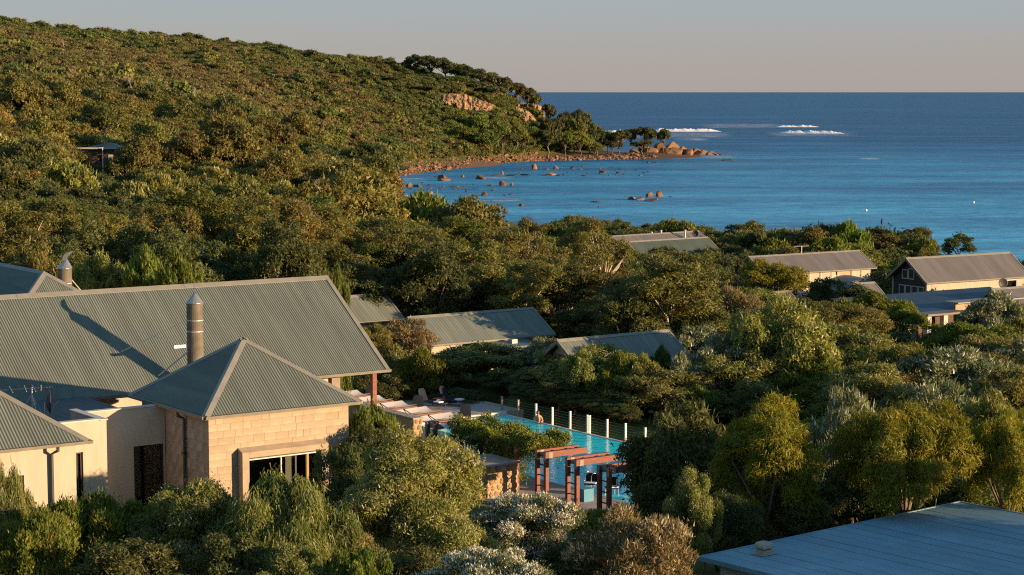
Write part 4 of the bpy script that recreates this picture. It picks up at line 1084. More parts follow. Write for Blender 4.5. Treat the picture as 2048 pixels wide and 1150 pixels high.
# pergola frames: twin posts with rungs, paired beams reaching toward the water
PK0, PDV, PU, PBEAM = 13.55, 2.40, 24.2, 26.55
def pergola():
    names = {-8: 'farthest', -7: 'second farthest', -6: 'third farthest', -5: 'fourth farthest', -4: 'shade sail end', -3: 'last sail carrying', -2: 'vine covered', -1: 'leafy', 0: 'red ladder post, half leafy', 1: 'bare sunlit', 2: 'last bare'}
    labs = {-8: 'red timber pergola frame farthest from the pool ladder, under the sails', -7: 'red timber pergola frame second from the lodge end', -6: 'red timber pergola frame third from the lodge end', -5: 'red timber pergola frame fourth from the lodge end',
            -4: 'red pergola frame carrying the nearest shade sail on its far side', -3: 'red pergola frame between last shade sail and first vine leaves', -2: 'pergola frame buried in the vine, nearest the glass fence', -1: 'pergola frame buried in the middle of the vine', 0: 'red ladder post pergola frame with vine on its beams',
            1: 'bare red pergola frame with sunlit orange beam', 2: 'bare red pergola frame beside the blue box and chairs'}
    zt = DZ + 2.25
    for k in range(-8, 3):
        v = PK0 - PDV * k
        t = Thing('pergola_frame', labs[k], 'pergola', COMPLEX, (PU, v, DZ), group='timber pergola frames along the pool')
        for q in (0.0, 0.7):
            t.part('post', MB().box((PU - 0.09, v + q - 0.09, DZ - 0.4), (PU + 0.09, v + q + 0.09, zt - 0.005)), 'timber_red')
            b = t.part('beam', MB().box((PU + 0.092, v + q - 0.085, zt - 0.29), (PBEAM, v + q + 0.085, zt - 0.01)), 'timber_red')
            t.part('bracket', MB().box((PU + 0.094, v + q - 0.10, zt - 0.31), (PU + 0.30, v + q - 0.087, zt - 0.02)).box((PU - 0.10, v + q - 0.10, zt - 0.42), (PU - 0.092, v + q + 0.10, zt - 0.02)), 'stone_cap', b)
        for z in (0.55, 1.05, 1.55, 2.0):
            t.part('rung', MB().box((PU - 0.03, v + 0.092, DZ + z), (PU + 0.03, v + 0.608, DZ + z + 0.05)), 'frame_dark')
        for u in (PU + 0.8, PU + 1.6, PBEAM - 0.12):
            t.part('spacer', MB().box((u - 0.04, v + 0.087, zt - 0.2), (u + 0.04, v + 0.613, zt - 0.08)), 'timber_red')
    sl = {-9: 'cream shade sail farthest back beside the lodge gable', -8: 'cream shade sail second from the lodge end', -7: 'cream shade sail just behind the lodge corner post', -6: 'cream shade sail right of the lodge corner post', -5: 'cream shade sail second from the vine', -4: 'cream shade sail nearest the vine over the pool edge'}
    for k in range(-9, -3):
        va = PK0 - PDV * (k + 1) + 0.78; vb = PK0 - PDV * k - 0.09
        m = MB(); n = 10; base = 0
        top = [[(PU + 0.15 + (PBEAM - PU - 0.05) * i / n, va + (vb - va) * j / n, zt + 0.02 - 0.26 * math.sin(math.pi * j / n) * (0.6 + 0.4 * math.sin(math.pi * i / n)) + 0.05 * (i / n)) for j in range(n + 1)] for i in range(n + 1)]
        for th in (0.0, -0.012):
            base = len(m.v)
            for r in top:
                m.v += [(x, y, z + th) for x, y, z in r]
            for i in range(n):
                for j in range(n):
                    q = (base + i * (n + 1) + j, base + (i + 1) * (n + 1) + j, base + (i + 1) * (n + 1) + j + 1, base + i * (n + 1) + j + 1)
                    m.f.append(q if th == 0 else q[::-1])
        t = Thing('shade_sail', sl[k], 'shade sail', COMPLEX, (PU + 1, (va + vb) / 2, zt - 0.2), group='shade sails stretched between pergola frames')
        t.part('cloth', m, 'sail_cloth', smooth=True)
        c = MB().tube([(PU + 1.05, va, zt + 0.05), (PU + 1.15, (va + vb) / 2, zt - 0.19), (PU + 1.05, vb, zt + 0.05)], 0.022, 6); t.part('batten', c, 'frame_dark')
pergola()

def rubble_face(t, wall, origin, a, b, na, nb, seed, mat='stone_rubble'):
    """uneven stones set on a wall face: a along, b up; each stone its own piece"""
    rnd = random.Random(seed); a, b = Vector(a), Vector(b); n = a.cross(b).normalized()
    protos = []
    for k in range(5):
        m = MB(); s = 6; rr = random.Random(seed * 7 + k)
        ang = [2 * math.pi * (i + rr.uniform(-.2, .2)) / s for i in range(s)]
        rad = [rr.uniform(0.42, 0.54) for _ in range(s)]
        r0 = [(rad[i] * math.cos(ang[i]), rad[i] * math.sin(ang[i]), -0.3) for i in range(s)]
        r1 = [(rad[i] * math.cos(ang[i]), rad[i] * math.sin(ang[i]), 0.1) for i in range(s)]
        r2 = [(rad[i] * .6 * math.cos(ang[i]), rad[i] * .6 * math.sin(ang[i]), 0.3) for i in range(s)]
        m.loft([r0, r1, r2]); protos.append(m.mesh('stone', mat))
    la, lb = a.length / na, b.length / nb
    for j in range(nb):
        for i in range(na):
            o = bpy.data.objects.new('stone', rnd.choice(protos)); COL.objects.link(o); o.parent = wall
            p = Vector(origin) + a.normalized() * la * (i + 0.5 + (0.25 if j % 2 else -0.25) * 0.8 + rnd.uniform(-.08, .08)) + b.normalized() * lb * (j + 0.5 + rnd.uniform(-.08, .08))
            mt = Matrix((a.normalized(), b.normalized(), n)).transposed().to_4x4()
            o.matrix_local = Matrix.Translation(p - Vector(t.org)) @ mt @ Matrix.Diagonal((la * rnd.uniform(0.9, 1.05), lb * rnd.uniform(0.9, 1.06), 0.10, 1))
t = Thing('stone_wall', 'golden rubble stone wall end beside the pool below the shade sails', 'wall', COMPLEX, (22.15, 25, 8.4))
w = t.part('wall_core', MB().box((21.92, 21.56, 8.0), (22.38, 34, 11.9)), 'mortar')
rubble_face(t, w, (21.9, 21.55, 8.6), (0.5, 0, 0), (0, 0, 3.3), 2, 12, 3)
rubble_face(t, w, (22.4, 21.55, 10.4), (0, 6, 0), (0, 0, 1.5), 20, 5, 5)
t.part('wall_cap', MB().box((21.85, 21.5, 11.902), (22.45, 34, 11.98)), 'stone_cap')
t = Thing('stone_wall', 'rubble stone planter wall behind the silver shrub, topped by dark slabs', 'wall', COMPLEX, (22, 16, 8.4))
w = t.part('wall_core', MB().box((19.6, 15.25, 7.5), (23.75, 17.6, 10.5)), 'mortar')
rubble_face(t, w, (19.6, 15.23, 8.4), (4.15, 0, 0), (0, 0, 2.1), 13, 7, 8)
t.part('wall_cap', MB().box((19.5, 15.15, 10.502), (23.85, 17.7, 10.58)), 'stone_cap')

# frameless glass fence panels
def glass_fence(pts, z, h, label, group, mat='glass_clear', posts=False):
    for i, (p, q) in enumerate(pts):
        p, q = Vector((*p, z)), Vector((*q, z)); d = (q - p).normalized(); n = Vector((-d.y, d.x, 0)) * 0.006
        t = Thing('glass_panel', label[i], 'glass fence', COMPLEX, tuple((p + q) / 2), group=group)
        m = MB(); a, b = p + d * 0.03, q - d * 0.03
        m.prism([a - n, b - n, b + n, a + n], (0, 0, h)); t.part('pane', m, mat)
        for c in (a + d * 0.25, b - d * 0.25):
            t.part('spigot', MB().box(tuple(c - Vector((.03, .03, .1))), tuple(c + Vector((.03, .03, .16)))), 'steel_bright')
glass_fence([((23.6, 17.8 + 1.75 * i), (23.6, 17.8 + 1.75 * (i + 1))) for i in range(4)], 10.0, 1.15, ['clear glass fence panel nearest the stone planter wall', 'clear glass panel second from the stone planter wall', 'clear glass panel third from the stone planter wall', 'clear glass panel beside the golden wall end'], 'glass fence by the pergola')
glass_fence([((24.6 + 2.0 * i, 46.0), (24.6 + 2.0 * (i + 1), 46.0)) for i in range(5)], DZ, 1.25, ['greenish glass fence panel nearest the lodge post', 'greenish glass panel second from the lodge post', 'middle greenish glass panel behind the loungers', 'greenish glass panel behind the small table', 'last greenish glass panel at the dark hedge'], 'glass fence behind the loungers', 'glass_green')

# pool fence posts and wires along the far edge
PX = [1003, 1036, 1072, 1105, 1141, 1176, 1180.5, 1216, 1253, 1293]
PL = ['thin dark fence post at the far pool corner', 'thin dark fence post left of the bather', 'pale fence post directly behind the bather', 'white fence post first right of the bather', 'white fence post second right of the bather', 'left one of the paired white fence posts', 'right one of the paired white fence posts', 'white fence post between the pair and the last full one', 'white fence post nearest the leaning tree', 'white fence post tip lost in the tree at right']
pv = [v_on(37.35, x) for x in PX]
for i, v in enumerate(pv):
    single('fence_post', MB().box((37.32, v - 0.05, 7.0), (37.42, v + 0.05, WZ + 0.98)).box((37.31, v - 0.055, WZ + 0.982), (37.43, v + 0.055, WZ + 1.0)), 'post_white' if i > 1 else 'stone_cap', PL[i], 'fence post', COMPLEX, (37.35, v, WZ), group='posts of the pool wire fence')
for k in range(6):
    z = WZ + 0.12 + 0.15 * k
    single('fence_wire', MB().tube([(37.35, pv[0], z), (37.35, pv[-1] - 4, z)], 0.004, 4), 'wire', 'thin steel wires strung between the pool fence posts', 'wire', COMPLEX, (37.35, 20, z), group='wires of the pool fence')

# sun loungers, tables and chairs
def lounger(label, u, v, az=0.0, back=62, towel=False):
    """mesh lounger: u,v at seat centre; az turns it within the grid; head end toward -x"""
    c = COMPLEX.w(u, v, DZ + 0.03); fr = Frame(c.x, c.y, 55 - az)
    z = DZ + 0.032
    t = Thing('sun_lounger', label, 'lounger', fr, (0, 0, z), group='dark sun loungers on the pool deck')
    fm = MB()
    for y in (-0.32, 0.32):
        fm.tube([(-0.35, y, z + 0.34), (1.25, y, z + 0.32)], 0.022, 6)
    fm.tube([(1.25, -0.32, z + 0.32), (1.25, 0.32, z + 0.32)], 0.022, 6); fm.tube([(-0.35, -0.32, z + 0.34), (-0.35, 0.32, z + 0.34)], 0.022, 6)
    f = t.part('frame', fm, 'frame_dark')
    t.part('seat', MB().loft([[(-0.35, -0.31, z + 0.35), (-0.35, 0.31, z + 0.35), (-0.35, 0.31, z + 0.37), (-0.35, -0.31, z + 0.37)], [(0.4, -0.31, z + 0.325), (0.4, 0.31, z + 0.325), (0.4, 0.31, z + 0.345), (0.4, -0.31, z + 0.345)], [(1.25, -0.31, z + 0.335), (1.25, 0.31, z + 0.335), (1.25, 0.31, z + 0.355), (1.25, -0.31, z + 0.355)]]), 'lounger_mesh')
    a = math.radians(back); dx, dz = -math.cos(a), math.sin(a); L = 0.78; rg = []
    for k in range(7):
        s = L * k / 6; wd = 0.31 if k < 5 else (0.29 if k == 5 else 0.20); o = -0.03 * math.sin(math.pi * k / 6)
        x, zz = -0.35 + dx * s + dz * o, z + 0.36 + dz * s
        rg.append([(x, -wd, zz), (x, wd, zz), (x - dz * 0.03, wd, zz - dx * -0.03), (x - dz * 0.03, -wd, zz - dx * -0.03)])
    t.part('backrest', MB().loft(rg), 'lounger_mesh')
    for x in (-0.2, 1.05):
        for y in (-0.3, 0.3):
            t.part('leg', MB().tube([(x, y, z), (x, y, z + 0.33)], 0.02, 6), 'frame_dark')
    if towel:
        b = c + Vector((0, 0, 0))
        tw = MB().box((0.55, -0.22, z + 0.36), (1.0, 0.2, z + 0.43)); 
        single('folded_towel', tw, 'towel', towel, 'towel', fr, (0.77, 0, z + 0.36), group='folded white towels on loungers')
def lounger_px(label, x, y, az, back=62, towel=False):
    p = onz(x, y, DZ); lounger(label, *COMPLEX.loc(p), az, back, towel)
lounger_px('upright dark lounger at the pool corner beside the last sail', 930, 844, 60, 78)
lounger_px('upright dark lounger between third and fourth sails', 836, 826, 60, 78)
lounger_px('upright dark lounger directly left of the lodge corner post', 741, 806, 60, 78)
lounger_px('dark lounger with towel left of the small red table', 858, 815, -75, 68, 'white folded towel left of the small red table')
lounger_px('dark lounger with towel right of the small red table', 900, 810, -75, 68, 'white folded towel right of the small red table')
lounger_px('dark lounger nearest the glass fence behind the sails', 826, 800, -75, 60)
p = onz(877, 812, DZ); tu, tv = COMPLEX.loc(p)
t = Thing('side_table', 'small red timber table between the two towel loungers', 'table', COMPLEX, (tu, tv, DZ + 0.032))
t.part('table_top', MB().box((tu - 0.3, tv - 0.3, DZ + 0.43), (tu + 0.3, tv + 0.3, DZ + 0.47)), 'timber_red')
for a in (-0.25, 0.25):
    for b in (-0.25, 0.25):
        t.part('leg', MB().box((tu + a - .025, tv + b - .025, DZ + 0.032), (tu + a + .025, tv + b + .025, DZ + 0.43)), 'timber_red')
def armchair(label, x, y, az):
    p = onz(x, y, DZ); fr = Frame(p.x, p.y, az); z = DZ + 0.032
    t = Thing('armchair', label, 'chair', fr, (0, 0, z), group='black chairs by the pool ladder')
    t.part('seat', MB().box((-0.28, -0.28, z + 0.38), (0.28, 0.28, z + 0.43)), 'lounger_mesh')
    rg = []
    for k in range(7):
        a = math.radians(-75 + 25 * k)
        rg.append([(-0.27 * math.cos(a) * s, 0.30 * math.sin(a) * s, z + h) for s, h in ((1.0, 0.45), (1.12, 0.86), (1.06, 0.86), (0.94, 0.45))])
    t.part('backrest', MB().loft(rg), 'lounger_mesh')
    t.part('seat_pad', MB().box((-0.25, -0.25, z + 0.432), (0.25, 0.25, z + 0.47)), 'towel')
    for a in (-0.24, 0.24):
        for b in (-0.24, 0.24):
            t.part('leg', MB().tube([(a, b, z), (a * 0.95, b * 0.95, z + 0.38)], 0.018, 6), 'antenna_metal')
armchair('black tub chair right of the last bare pergola frame', 1224, 993, 250)
armchair('black tub chair behind the blue box', 1183, 985, 200)
p = onz(1172, 1003, DZ); bu, bv = COMPLEX.loc(p)
t = Thing('equipment_box', 'blue painted equipment box at the foot of the bare pergola frames', 'box', COMPLEX, (bu, bv, DZ))
t.part('body', MB().box((bu - 0.28, bv - 0.22, DZ - 0.1), (bu + 0.28, bv + 0.22, DZ + 0.58)), 'blue_paint')
t.part('lid', MB().box((bu - 0.30, bv - 0.24, DZ + 0.582), (bu + 0.30, bv + 0.24, DZ + 0.63)), 'blue_paint')
p = onz(1267, 985, DZ); pu_, pv_ = COMPLEX.loc(p)
single('clay_pot', MB().tube([(pu_, pv_, DZ), (pu_, pv_, DZ + 0.3), (pu_, pv_, DZ + 0.42), (pu_, pv_, DZ + 0.45)], [0.14, 0.20, 0.19, 0.21], 14), 'pot_orange', 'orange clay pot showing through the dark leaves by the pool', 'pot', COMPLEX, (pu_, pv_, DZ))

# bather standing chest deep at the far edge, arms folded in front
def bather():
    p = onz(1076, 846, WZ); 
    fr = Frame(p.x, p.y, 90 - 12)
    z0 = WZ - 1.05
    t = Thing('person', 'person with dark hair standing chest deep at the far pool edge', 'person', fr, (0, 0, z0))
    J = {'pelvis': (0, 0, 0.92, .15), 'waist': (0, 0.01, 1.10, .135), 'chest': (0, 0.015, 1.30, .155), 'neckb': (0, 0.0, 1.47, .075), 'neck': (0, -0.01, 1.53, .058), 'head': (0, -0.02, 1.64, .098), 'crown': (0, 0.0, 1.735, .070)}
    E = [('pelvis', 'waist'), ('waist', 'chest'), ('chest', 'neckb'), ('neckb', 'neck'), ('neck', 'head'), ('head', 'crown')]
    for s, n in ((-1, 'l'), (1, 'r')):
        J.update({'sh' + n: (s * 0.185, 0.01, 1.42, .062), 'el' + n: (s * 0.27, -0.06, 1.16, .047), 'wr' + n: (s * 0.06, -0.25, 1.13, .034), 'ha' + n: (s * -0.03, -0.26, 1.14, .036), 'hip' + n: (s * 0.10, 0, 0.84, .10), 'kn' + n: (s * 0.11, -0.02, 0.47, .065), 'an' + n: (s * 0.11, 0.02, 0.09, .043), 'toe' + n: (s * 0.12, -0.15, 0.04, .036)})
        E += [('neckb', 'sh' + n), ('sh' + n, 'el' + n), ('el' + n, 'wr' + n), ('wr' + n, 'ha' + n), ('pelvis', 'hip' + n), ('hip' + n, 'kn' + n), ('kn' + n, 'an' + n), ('an' + n, 'toe' + n)]
        for k in range(4):
            f0 = (s * (-0.05 - 0.01 * k), -0.265, 1.165 - 0.02 * k, .011); f1 = (s * (-0.09 - 0.008 * (k == 1)), -0.262, 1.163 - 0.021 * k, .009)
            J['f%d%s' % (k, n)] = f0; J['g%d%s' % (k, n)] = f1; E += [('ha' + n, 'f%d%s' % (k, n)), ('f%d%s' % (k, n), 'g%d%s' % (k, n))]
        J['th' + n] = (s * -0.02, -0.285, 1.19, .011); E.append(('ha' + n, 'th' + n))
    J['nose'] = (0, -0.115, 1.635, .016); E.append(('head', 'nose'))
    ks = list(J)
    me = bpy.data.meshes.new('body'); me.from_pydata([J[k][:3] for k in ks], [(ks.index(a), ks.index(b)) for a, b in E], [])
    me.materials.append(MATS['skin'])
    o = bpy.data.objects.new('body', me); COL.objects.link(o); o.parent = t.o
    mod = o.modifiers.new('skin', 'SKIN'); mod.use_smooth_shade = True
    sv = me.skin_vertices[0].data
    for i, k in enumerate(ks):
        sv[i].radius = (J[k][3], J[k][3])
    sv[0].use_root = True
    o.modifiers.new('sub', 'SUBSURF').levels = 1; o.modifiers['sub'].render_levels = 2
    hm = MB(); rings = []
    for k in range(7):
        a = math.pi * 0.5 * k / 6
        r = 0.108 * math.cos(a) + 0.004
        rings.append([(r * math.cos(2 * math.pi * i / 14), 0.018 + r * 1.05 * math.sin(2 * math.pi * i / 14) + (0.02 if math.sin(2 * math.pi * i / 14) < -0.3 else 0), z0 + 1.66 + 0.125 * math.sin(a) - (0.10 if (k == 0 and math.sin(2 * math.pi * i / 14) > 0) else 0)) for i in range(14)])
    t.part('hair', MB().loft(rings), 'hair', smooth=True)
    for s in (-0.035, 0.035):
        t.part('eye', MB().tube([(s, -0.108, z0 + 1.655), (s, -0.116, z0 + 1.655)], [0.012, 0.008], 8), 'hair')
    t.part('mouth', MB().box((-0.022, -0.112, z0 + 1.588), (0.022, -0.106, z0 + 1.596)), 'pot_orange')
    sh = [[(0.165 * math.cos(2 * math.pi * i / 16), 0.145 * math.sin(2 * math.pi * i / 16), z0 + z) for i in range(16)] for z in (0.80, 0.95, 1.0)]
    t.part('swim_shorts', MB().loft(sh), 'frame_dark')
bather()
from mathutils import noise as mnoise
# ------------------------------------------------------------------ coast: boulders, cliffs, breakers, birds, buoys
def rock_mesh(seed, mat, flat=0.7, n=2):
    rr = np.random.default_rng(seed)
    import bmesh
    bm = bmesh.new()
    q = rr.normal(size=((16 if n > 1 else 10), 3)); q /= np.linalg.norm(q, axis=1)[:, None]; q *= rr.uniform(0.40, 0.56, (len(q), 1)); q[:, 2] *= flat
    vs = [bm.verts.new(p) for p in q]
    r = bmesh.ops.convex_hull(bm, input=vs)
    bmesh.ops.delete(bm, geom=[v for v in bm.verts if not v.link_faces], context='VERTS')
    if n > 1:
        bmesh.ops.bevel(bm, geom=list(bm.edges), offset=0.02, segments=1, affect='EDGES')
    me = bpy.data.meshes.new('rock'); bm.to_mesh(me); bm.free(); me.materials.append(MATS[mat])
    return me
ROCKS = [rock_mesh(20 + i, 'granite', 0.75) for i in range(7)]
ROCKS_WET = [rock_mesh(40 + i, 'granite_wet', 0.6) for i in range(4)]
ROCKS_SMALL = [rock_mesh(60 + i, 'granite', 0.75, 1) for i in range(4)]
def rock(x, y, z, sx, sy, sz, label, group, wet=False, rnd=random, me=None, tilt=0.25):
    o = bpy.data.objects.new('rock', me or rnd.choice(ROCKS_WET if wet else ROCKS)); COL.objects.link(o)
    o.location = (x, y, z); o.scale = (sx, sy, sz); o.rotation_euler = (rnd.uniform(-tilt, tilt), rnd.uniform(-tilt, tilt), rnd.uniform(0, 6.28))
    return props(o, label, 'rock', group)
RR = random.Random(5)
def sea_rock(x, y, wpx, hpx, label, group='rocks standing in the bay', wet=False, depth=0.8):
    p = onz(x, y, 0.0); s = p.y / FPX
    w, h = wpx * s, hpx * s
    rock(p.x, p.y, h * 0.15, w * 1.05, w * depth, max(h * 1.9, 0.6), label, group, wet, RR, tilt=0.12)
SEA = [(1262, 399, 26, 9, 'leftmost low rock of the big offshore cluster'), (1280, 400, 24, 7, 'second low rock of the big offshore cluster'), (1298, 394, 20, 14, 'tallest rock of the big offshore cluster'), (1318, 393, 20, 13, 'rounded rock at right of the big offshore cluster'), (1303, 402, 40, 6, 'flat front ledge of the big offshore cluster'), (1341, 394, 12, 3, 'thin rock tip trailing the big offshore cluster'),
       (1006, 371, 24, 13, 'large round boulder alone in the middle of the bay'), (1024, 371, 12, 8, 'small boulder touching the large round one'), (980, 372, 12, 5, 'little dark rock left of the large round boulder'),
       (792, 373, 14, 7, 'left rock of the row near the beach corner'), (806, 374, 14, 8, 'second rock of the row near the beach corner'), (818, 374, 16, 12, 'highest rock of the row near the beach corner'), (835, 374, 20, 7, 'right rock of the row near the beach corner'), (800, 363, 8, 5, 'small stone above the beach corner row'),
       (884, 357, 22, 10, 'upper lump of the dark inshore rock'), (890, 361, 32, 7, 'broad base of the dark inshore rock'), (962, 358, 24, 10, 'knobby rock left of the foam streak'), (925, 354, 9, 6, 'single upright stone off the boulder beach'),
       (990, 352, 30, 5, 'left ledge of the long dark reef'), (1004, 349, 10, 9, 'pale stone standing on the long dark reef'), (1022, 352, 30, 5, 'middle ledge of the long dark reef'), (1052, 350, 34, 4, 'right ledge of the long dark reef'), (1102, 350, 26, 7, 'dark jagged reef rock at the middle of the bay'), (1118, 351, 14, 4, 'low tail of the jagged reef rock'), (1168, 352, 20, 4, 'low flat rock right of the jagged reef'),
       (1206, 345, 20, 7, 'flat topped rock off the wooded shore'), (1238, 346, 16, 5, 'small rock right of the flat topped one'), (1068, 338, 18, 14, 'pointed upright rock by the boulder shore'), (1112, 338, 12, 8, 'stump shaped rock by the boulder shore'), (1145, 337, 14, 6, 'brown rock at the edge of the boulder shore'), (1165, 333, 7, 4, 'tiny stone off the boulder shore'),
       (1457, 321, 26, 5, 'low rock alone beyond the headland tip'), (1297, 326, 8, 5, 'small rock before the headland outcrop'), (1310, 326, 12, 4, 'brown slab before the headland outcrop'),
       (968, 391, 20, 9, 'orange rock low in the bay near the trees'), (945, 393, 16, 3, 'dark ledge left of the orange rock'), (1010, 391, 12, 4, 'small reef stone right of the orange rock'), (1022, 389, 12, 3, 'thin reef stone beside the small one'), (1191, 404, 26, 4, 'flat awash rock left of the big cluster'), (1197, 414, 5, 3, 'tiny dark rock below the flat awash rock'), (1043, 412, 16, 6, 'low brown rock above the leafy treetop'), (990, 414, 14, 5, 'brown rock touching the treetops'),
       (806, 396, 20, 10, 'golden boulder beside the left treetops'), (860, 390, 16, 10, 'dark rock washed white behind the treetops'), (912, 374, 28, 4, 'flat brown ledge before the round boulder'), (858, 372, 8, 3, 'small dark stone left of the flat ledge'), (872, 345, 10, 5, 'boulder just off the beach')]
SEA += [(int(1040 + 260 * RR.random()), int(336 + 16 * RR.random()), RR.uniform(6, 13), RR.uniform(2, 4.5), 'small dark reef rock awash off the boulder shore') for _ in range(26)] + [(int(790 + 200 * RR.random()), int(350 + 34 * RR.random()), RR.uniform(5, 11), RR.uniform(2, 4), 'small dark reef rock awash in the bay corner') for _ in range(22)]
for q in SEA:
    sea_rock(*q[:5], wet=(q[3] < 6))
# headland outcrop of big blocks
TIP = [(1290, 300, 20, 14), (1302, 304, 24, 16), (1318, 299, 26, 20), (1330, 306, 22, 14), (1340, 298, 26, 18), (1352, 305, 22, 14), (1362, 304, 24, 14), (1376, 307, 22, 12), (1390, 306, 20, 14), (1398, 309, 18, 10), (1408, 308, 20, 10), (1420, 310, 18, 8), (1430, 311, 16, 6), (1438, 312, 12, 4), (1312, 312, 26, 10), (1336, 313, 24, 8), (1270, 306, 20, 10), (1260, 310, 18, 9)]
for i, (x, y, w, h) in enumerate(TIP):
    d = 862 + (x - 1260) * 0.14 + (316 - y) * 1.2
    p = at(x, y, d); s = d / FPX
    rock(p.x, p.y, max(p.z, 0.1), w * s * 1.5, w * s * 1.2, h * s * 2.2, 'orange granite block piled on the headland tip', 'granite blocks on the headland tip', False, RR)
# boulder beach: the larger stones singly, the rubble between them as one mass
SH = [(765, 358), (785, 353), (830, 347), (880, 341), (930, 335), (985, 328), (1040, 324), (1085, 322), (1130, 321), (1180, 320), (1230, 319), (1280, 318), (1320, 316)]
rub_v, rub_f = [], []
sm_v = [np.array([v.co[:] for v in me.vertices]) for me in ROCKS_SMALL]; sm_f = [np.array([p.vertices[:] for p in me.polygons]) for me in ROCKS_SMALL]   # hulls are all triangles
cnt = 0
def add_rubble(x, y, z, s):
    global cnt
    k = RR.randrange(4); a = RR.uniform(0, 6.28); c, sn = math.cos(a), math.sin(a)
    v = sm_v[k] * s * np.array([1.2, 0.9, RR.uniform(.7, 1.3)]); v = np.c_[v[:, 0] * c - v[:, 1] * sn, v[:, 0] * sn + v[:, 1] * c, v[:, 2]] + [x, y, z]
    rub_f.append(sm_f[k] + cnt); rub_v.append(v); cnt += len(v)
n_big = 0
for i in range(3600):
    k = RR.randrange(len(SH) - 1); f = RR.random()
    x = SH[k][0] + (SH[k + 1][0] - SH[k][0]) * f; y = SH[k][1] + (SH[k + 1][1] - SH[k][1]) * f
    p = onz(x, y, 0.0)
    back = RR.random() ** 1.5 * 24; 
    q = Vector((p.x - back * 0.75, p.y + back * 0.66, 0)); q.x += RR.uniform(-2, 2)
    z = max(ground(q.x, q.y), -0.1)
    if z > 4.0: continue
    s = RR.uniform(0.5, 1.25)
    if i % 14 == 0 and n_big < 230:
        s = RR.uniform(1.3, 2.6); n_big += 1
        rock(q.x, q.y, z + s * 0.12, s * 1.15, s * 0.9, s * RR.uniform(.7, 1.1), 'orange brown boulder on the rocky beach below the hill', 'boulders along the rocky beach', False, RR, tilt=0.4)
    else:
        add_rubble(q.x, q.y, z + s * 0.1, s)
me = bpy.data.meshes.new('beach_rubble'); me.from_pydata(np.concatenate(rub_v).tolist(), [], np.concatenate(rub_f).tolist()); me.materials.append(MATS['granite'])
o = bpy.data.objects.new('beach_rubble', me); COL.objects.link(o); props(o, 'loose orange stones filling the rocky beach', 'rubble', kind='stuff')

_HD = np.arange(640, 960, 1.5)
def hill_depth(x, y):
    """how far away the hillside is along one line of sight"""
    r = ray(x, y); X = r.x / r.y * _HD; Z = CAM_Z + r.z / r.y * _HD
    h = _rough(X, _HD) - Z
    k = np.argmax(h > 0)
    return float(_HD[k]) if h[k] > 0 else 900.0
def cliff(label, pts, d0, depth, seed):
    """rugged rock face: pts = list of (x, ytop, ybottom) in the photograph, at distance d0"""
    rr = np.random.default_rng(seed); m = MB()
    xs = [p[0] for p in pts]; nx = int((xs[-1] - xs[0]) / 1.6); nz = 22
    idx = {}
    ph = rr.uniform(0, 6, 6)
    for i in range(nx + 1):
        x = xs[0] + (xs[-1] - xs[0]) * i / nx
        yt = np.interp(x, xs, [p[1] for p in pts]); yb = np.interp(x, xs, [p[2] for p in pts]); d = np.interp(x, xs, [d0 + p[3] for p in pts])
        for j in range(nz + 1):
            t = j / nz; y = yb + (yt - yb) * t
            w3 = Vector((x * 0.055 + ph[0], t * 1.3 * (yb - yt) / 30, ph[1]))
            rug = 7.0 * mnoise.fractal(w3, 0.9, 2.1, 6) + 5.0 * abs(mnoise.noise(w3 * 2.3)) - 3.0 * mnoise.cell(Vector((x * 0.16, t * 3.1, ph[2]))) + rr.uniform(-0.5, 0.5)
            bulge = depth * (1 - abs(2 * t - 1) ** 3) 
            p = at(x, y, hill_depth(x, y) - 0.5 - bulge * 0.3 - rug * 0.45 + (7 if j in (0, nz) or i in (0, nx) else 0))
            idx[i, j] = len(m.v); m.v.append(tuple(p))
    for i in range(nx):
        for j in range(nz):
            m.f.append((idx[i, j], idx[i + 1, j], idx[i + 1, j + 1], idx[i, j + 1]))
    # thickness behind the face
    n0 = len(m.v); off = n0
    back = [(v[0], v[1] + 16, v[2]) for v in m.v]; m.v += back
    m.f += [tuple(off + k for k in reversed(f)) for f in list(m.f)]
    c = m.v[idx[nx // 2, 0]]
    single('cliff', m, 'cliff_rock', label, 'cliff', W0, c)
cliff('broad orange rock cliff high on the wooded headland', [(884, 190, 206, 0), (900, 185, 212, 1), (915, 184, 217, 2), (935, 187, 221, 2), (950, 192, 224, 4), (962, 202, 225, 6)], 826, 5, 3)
cliff('narrow orange cliff band right of the broad one', [(948, 203, 226, 0), (962, 200, 226, 1), (975, 193, 224, 3), (990, 192, 214, 5), (1002, 192, 206, 8)], 831, 4, 5)
cliff('grey brown rounded crag near the seaward end of the headland', [(1030, 208, 232, 2), (1042, 205, 243, 0), (1056, 206, 246, 0), (1070, 207, 247, 1), (1082, 212, 242, 3), (1089, 222, 236, 6)], 862, 9, 9)

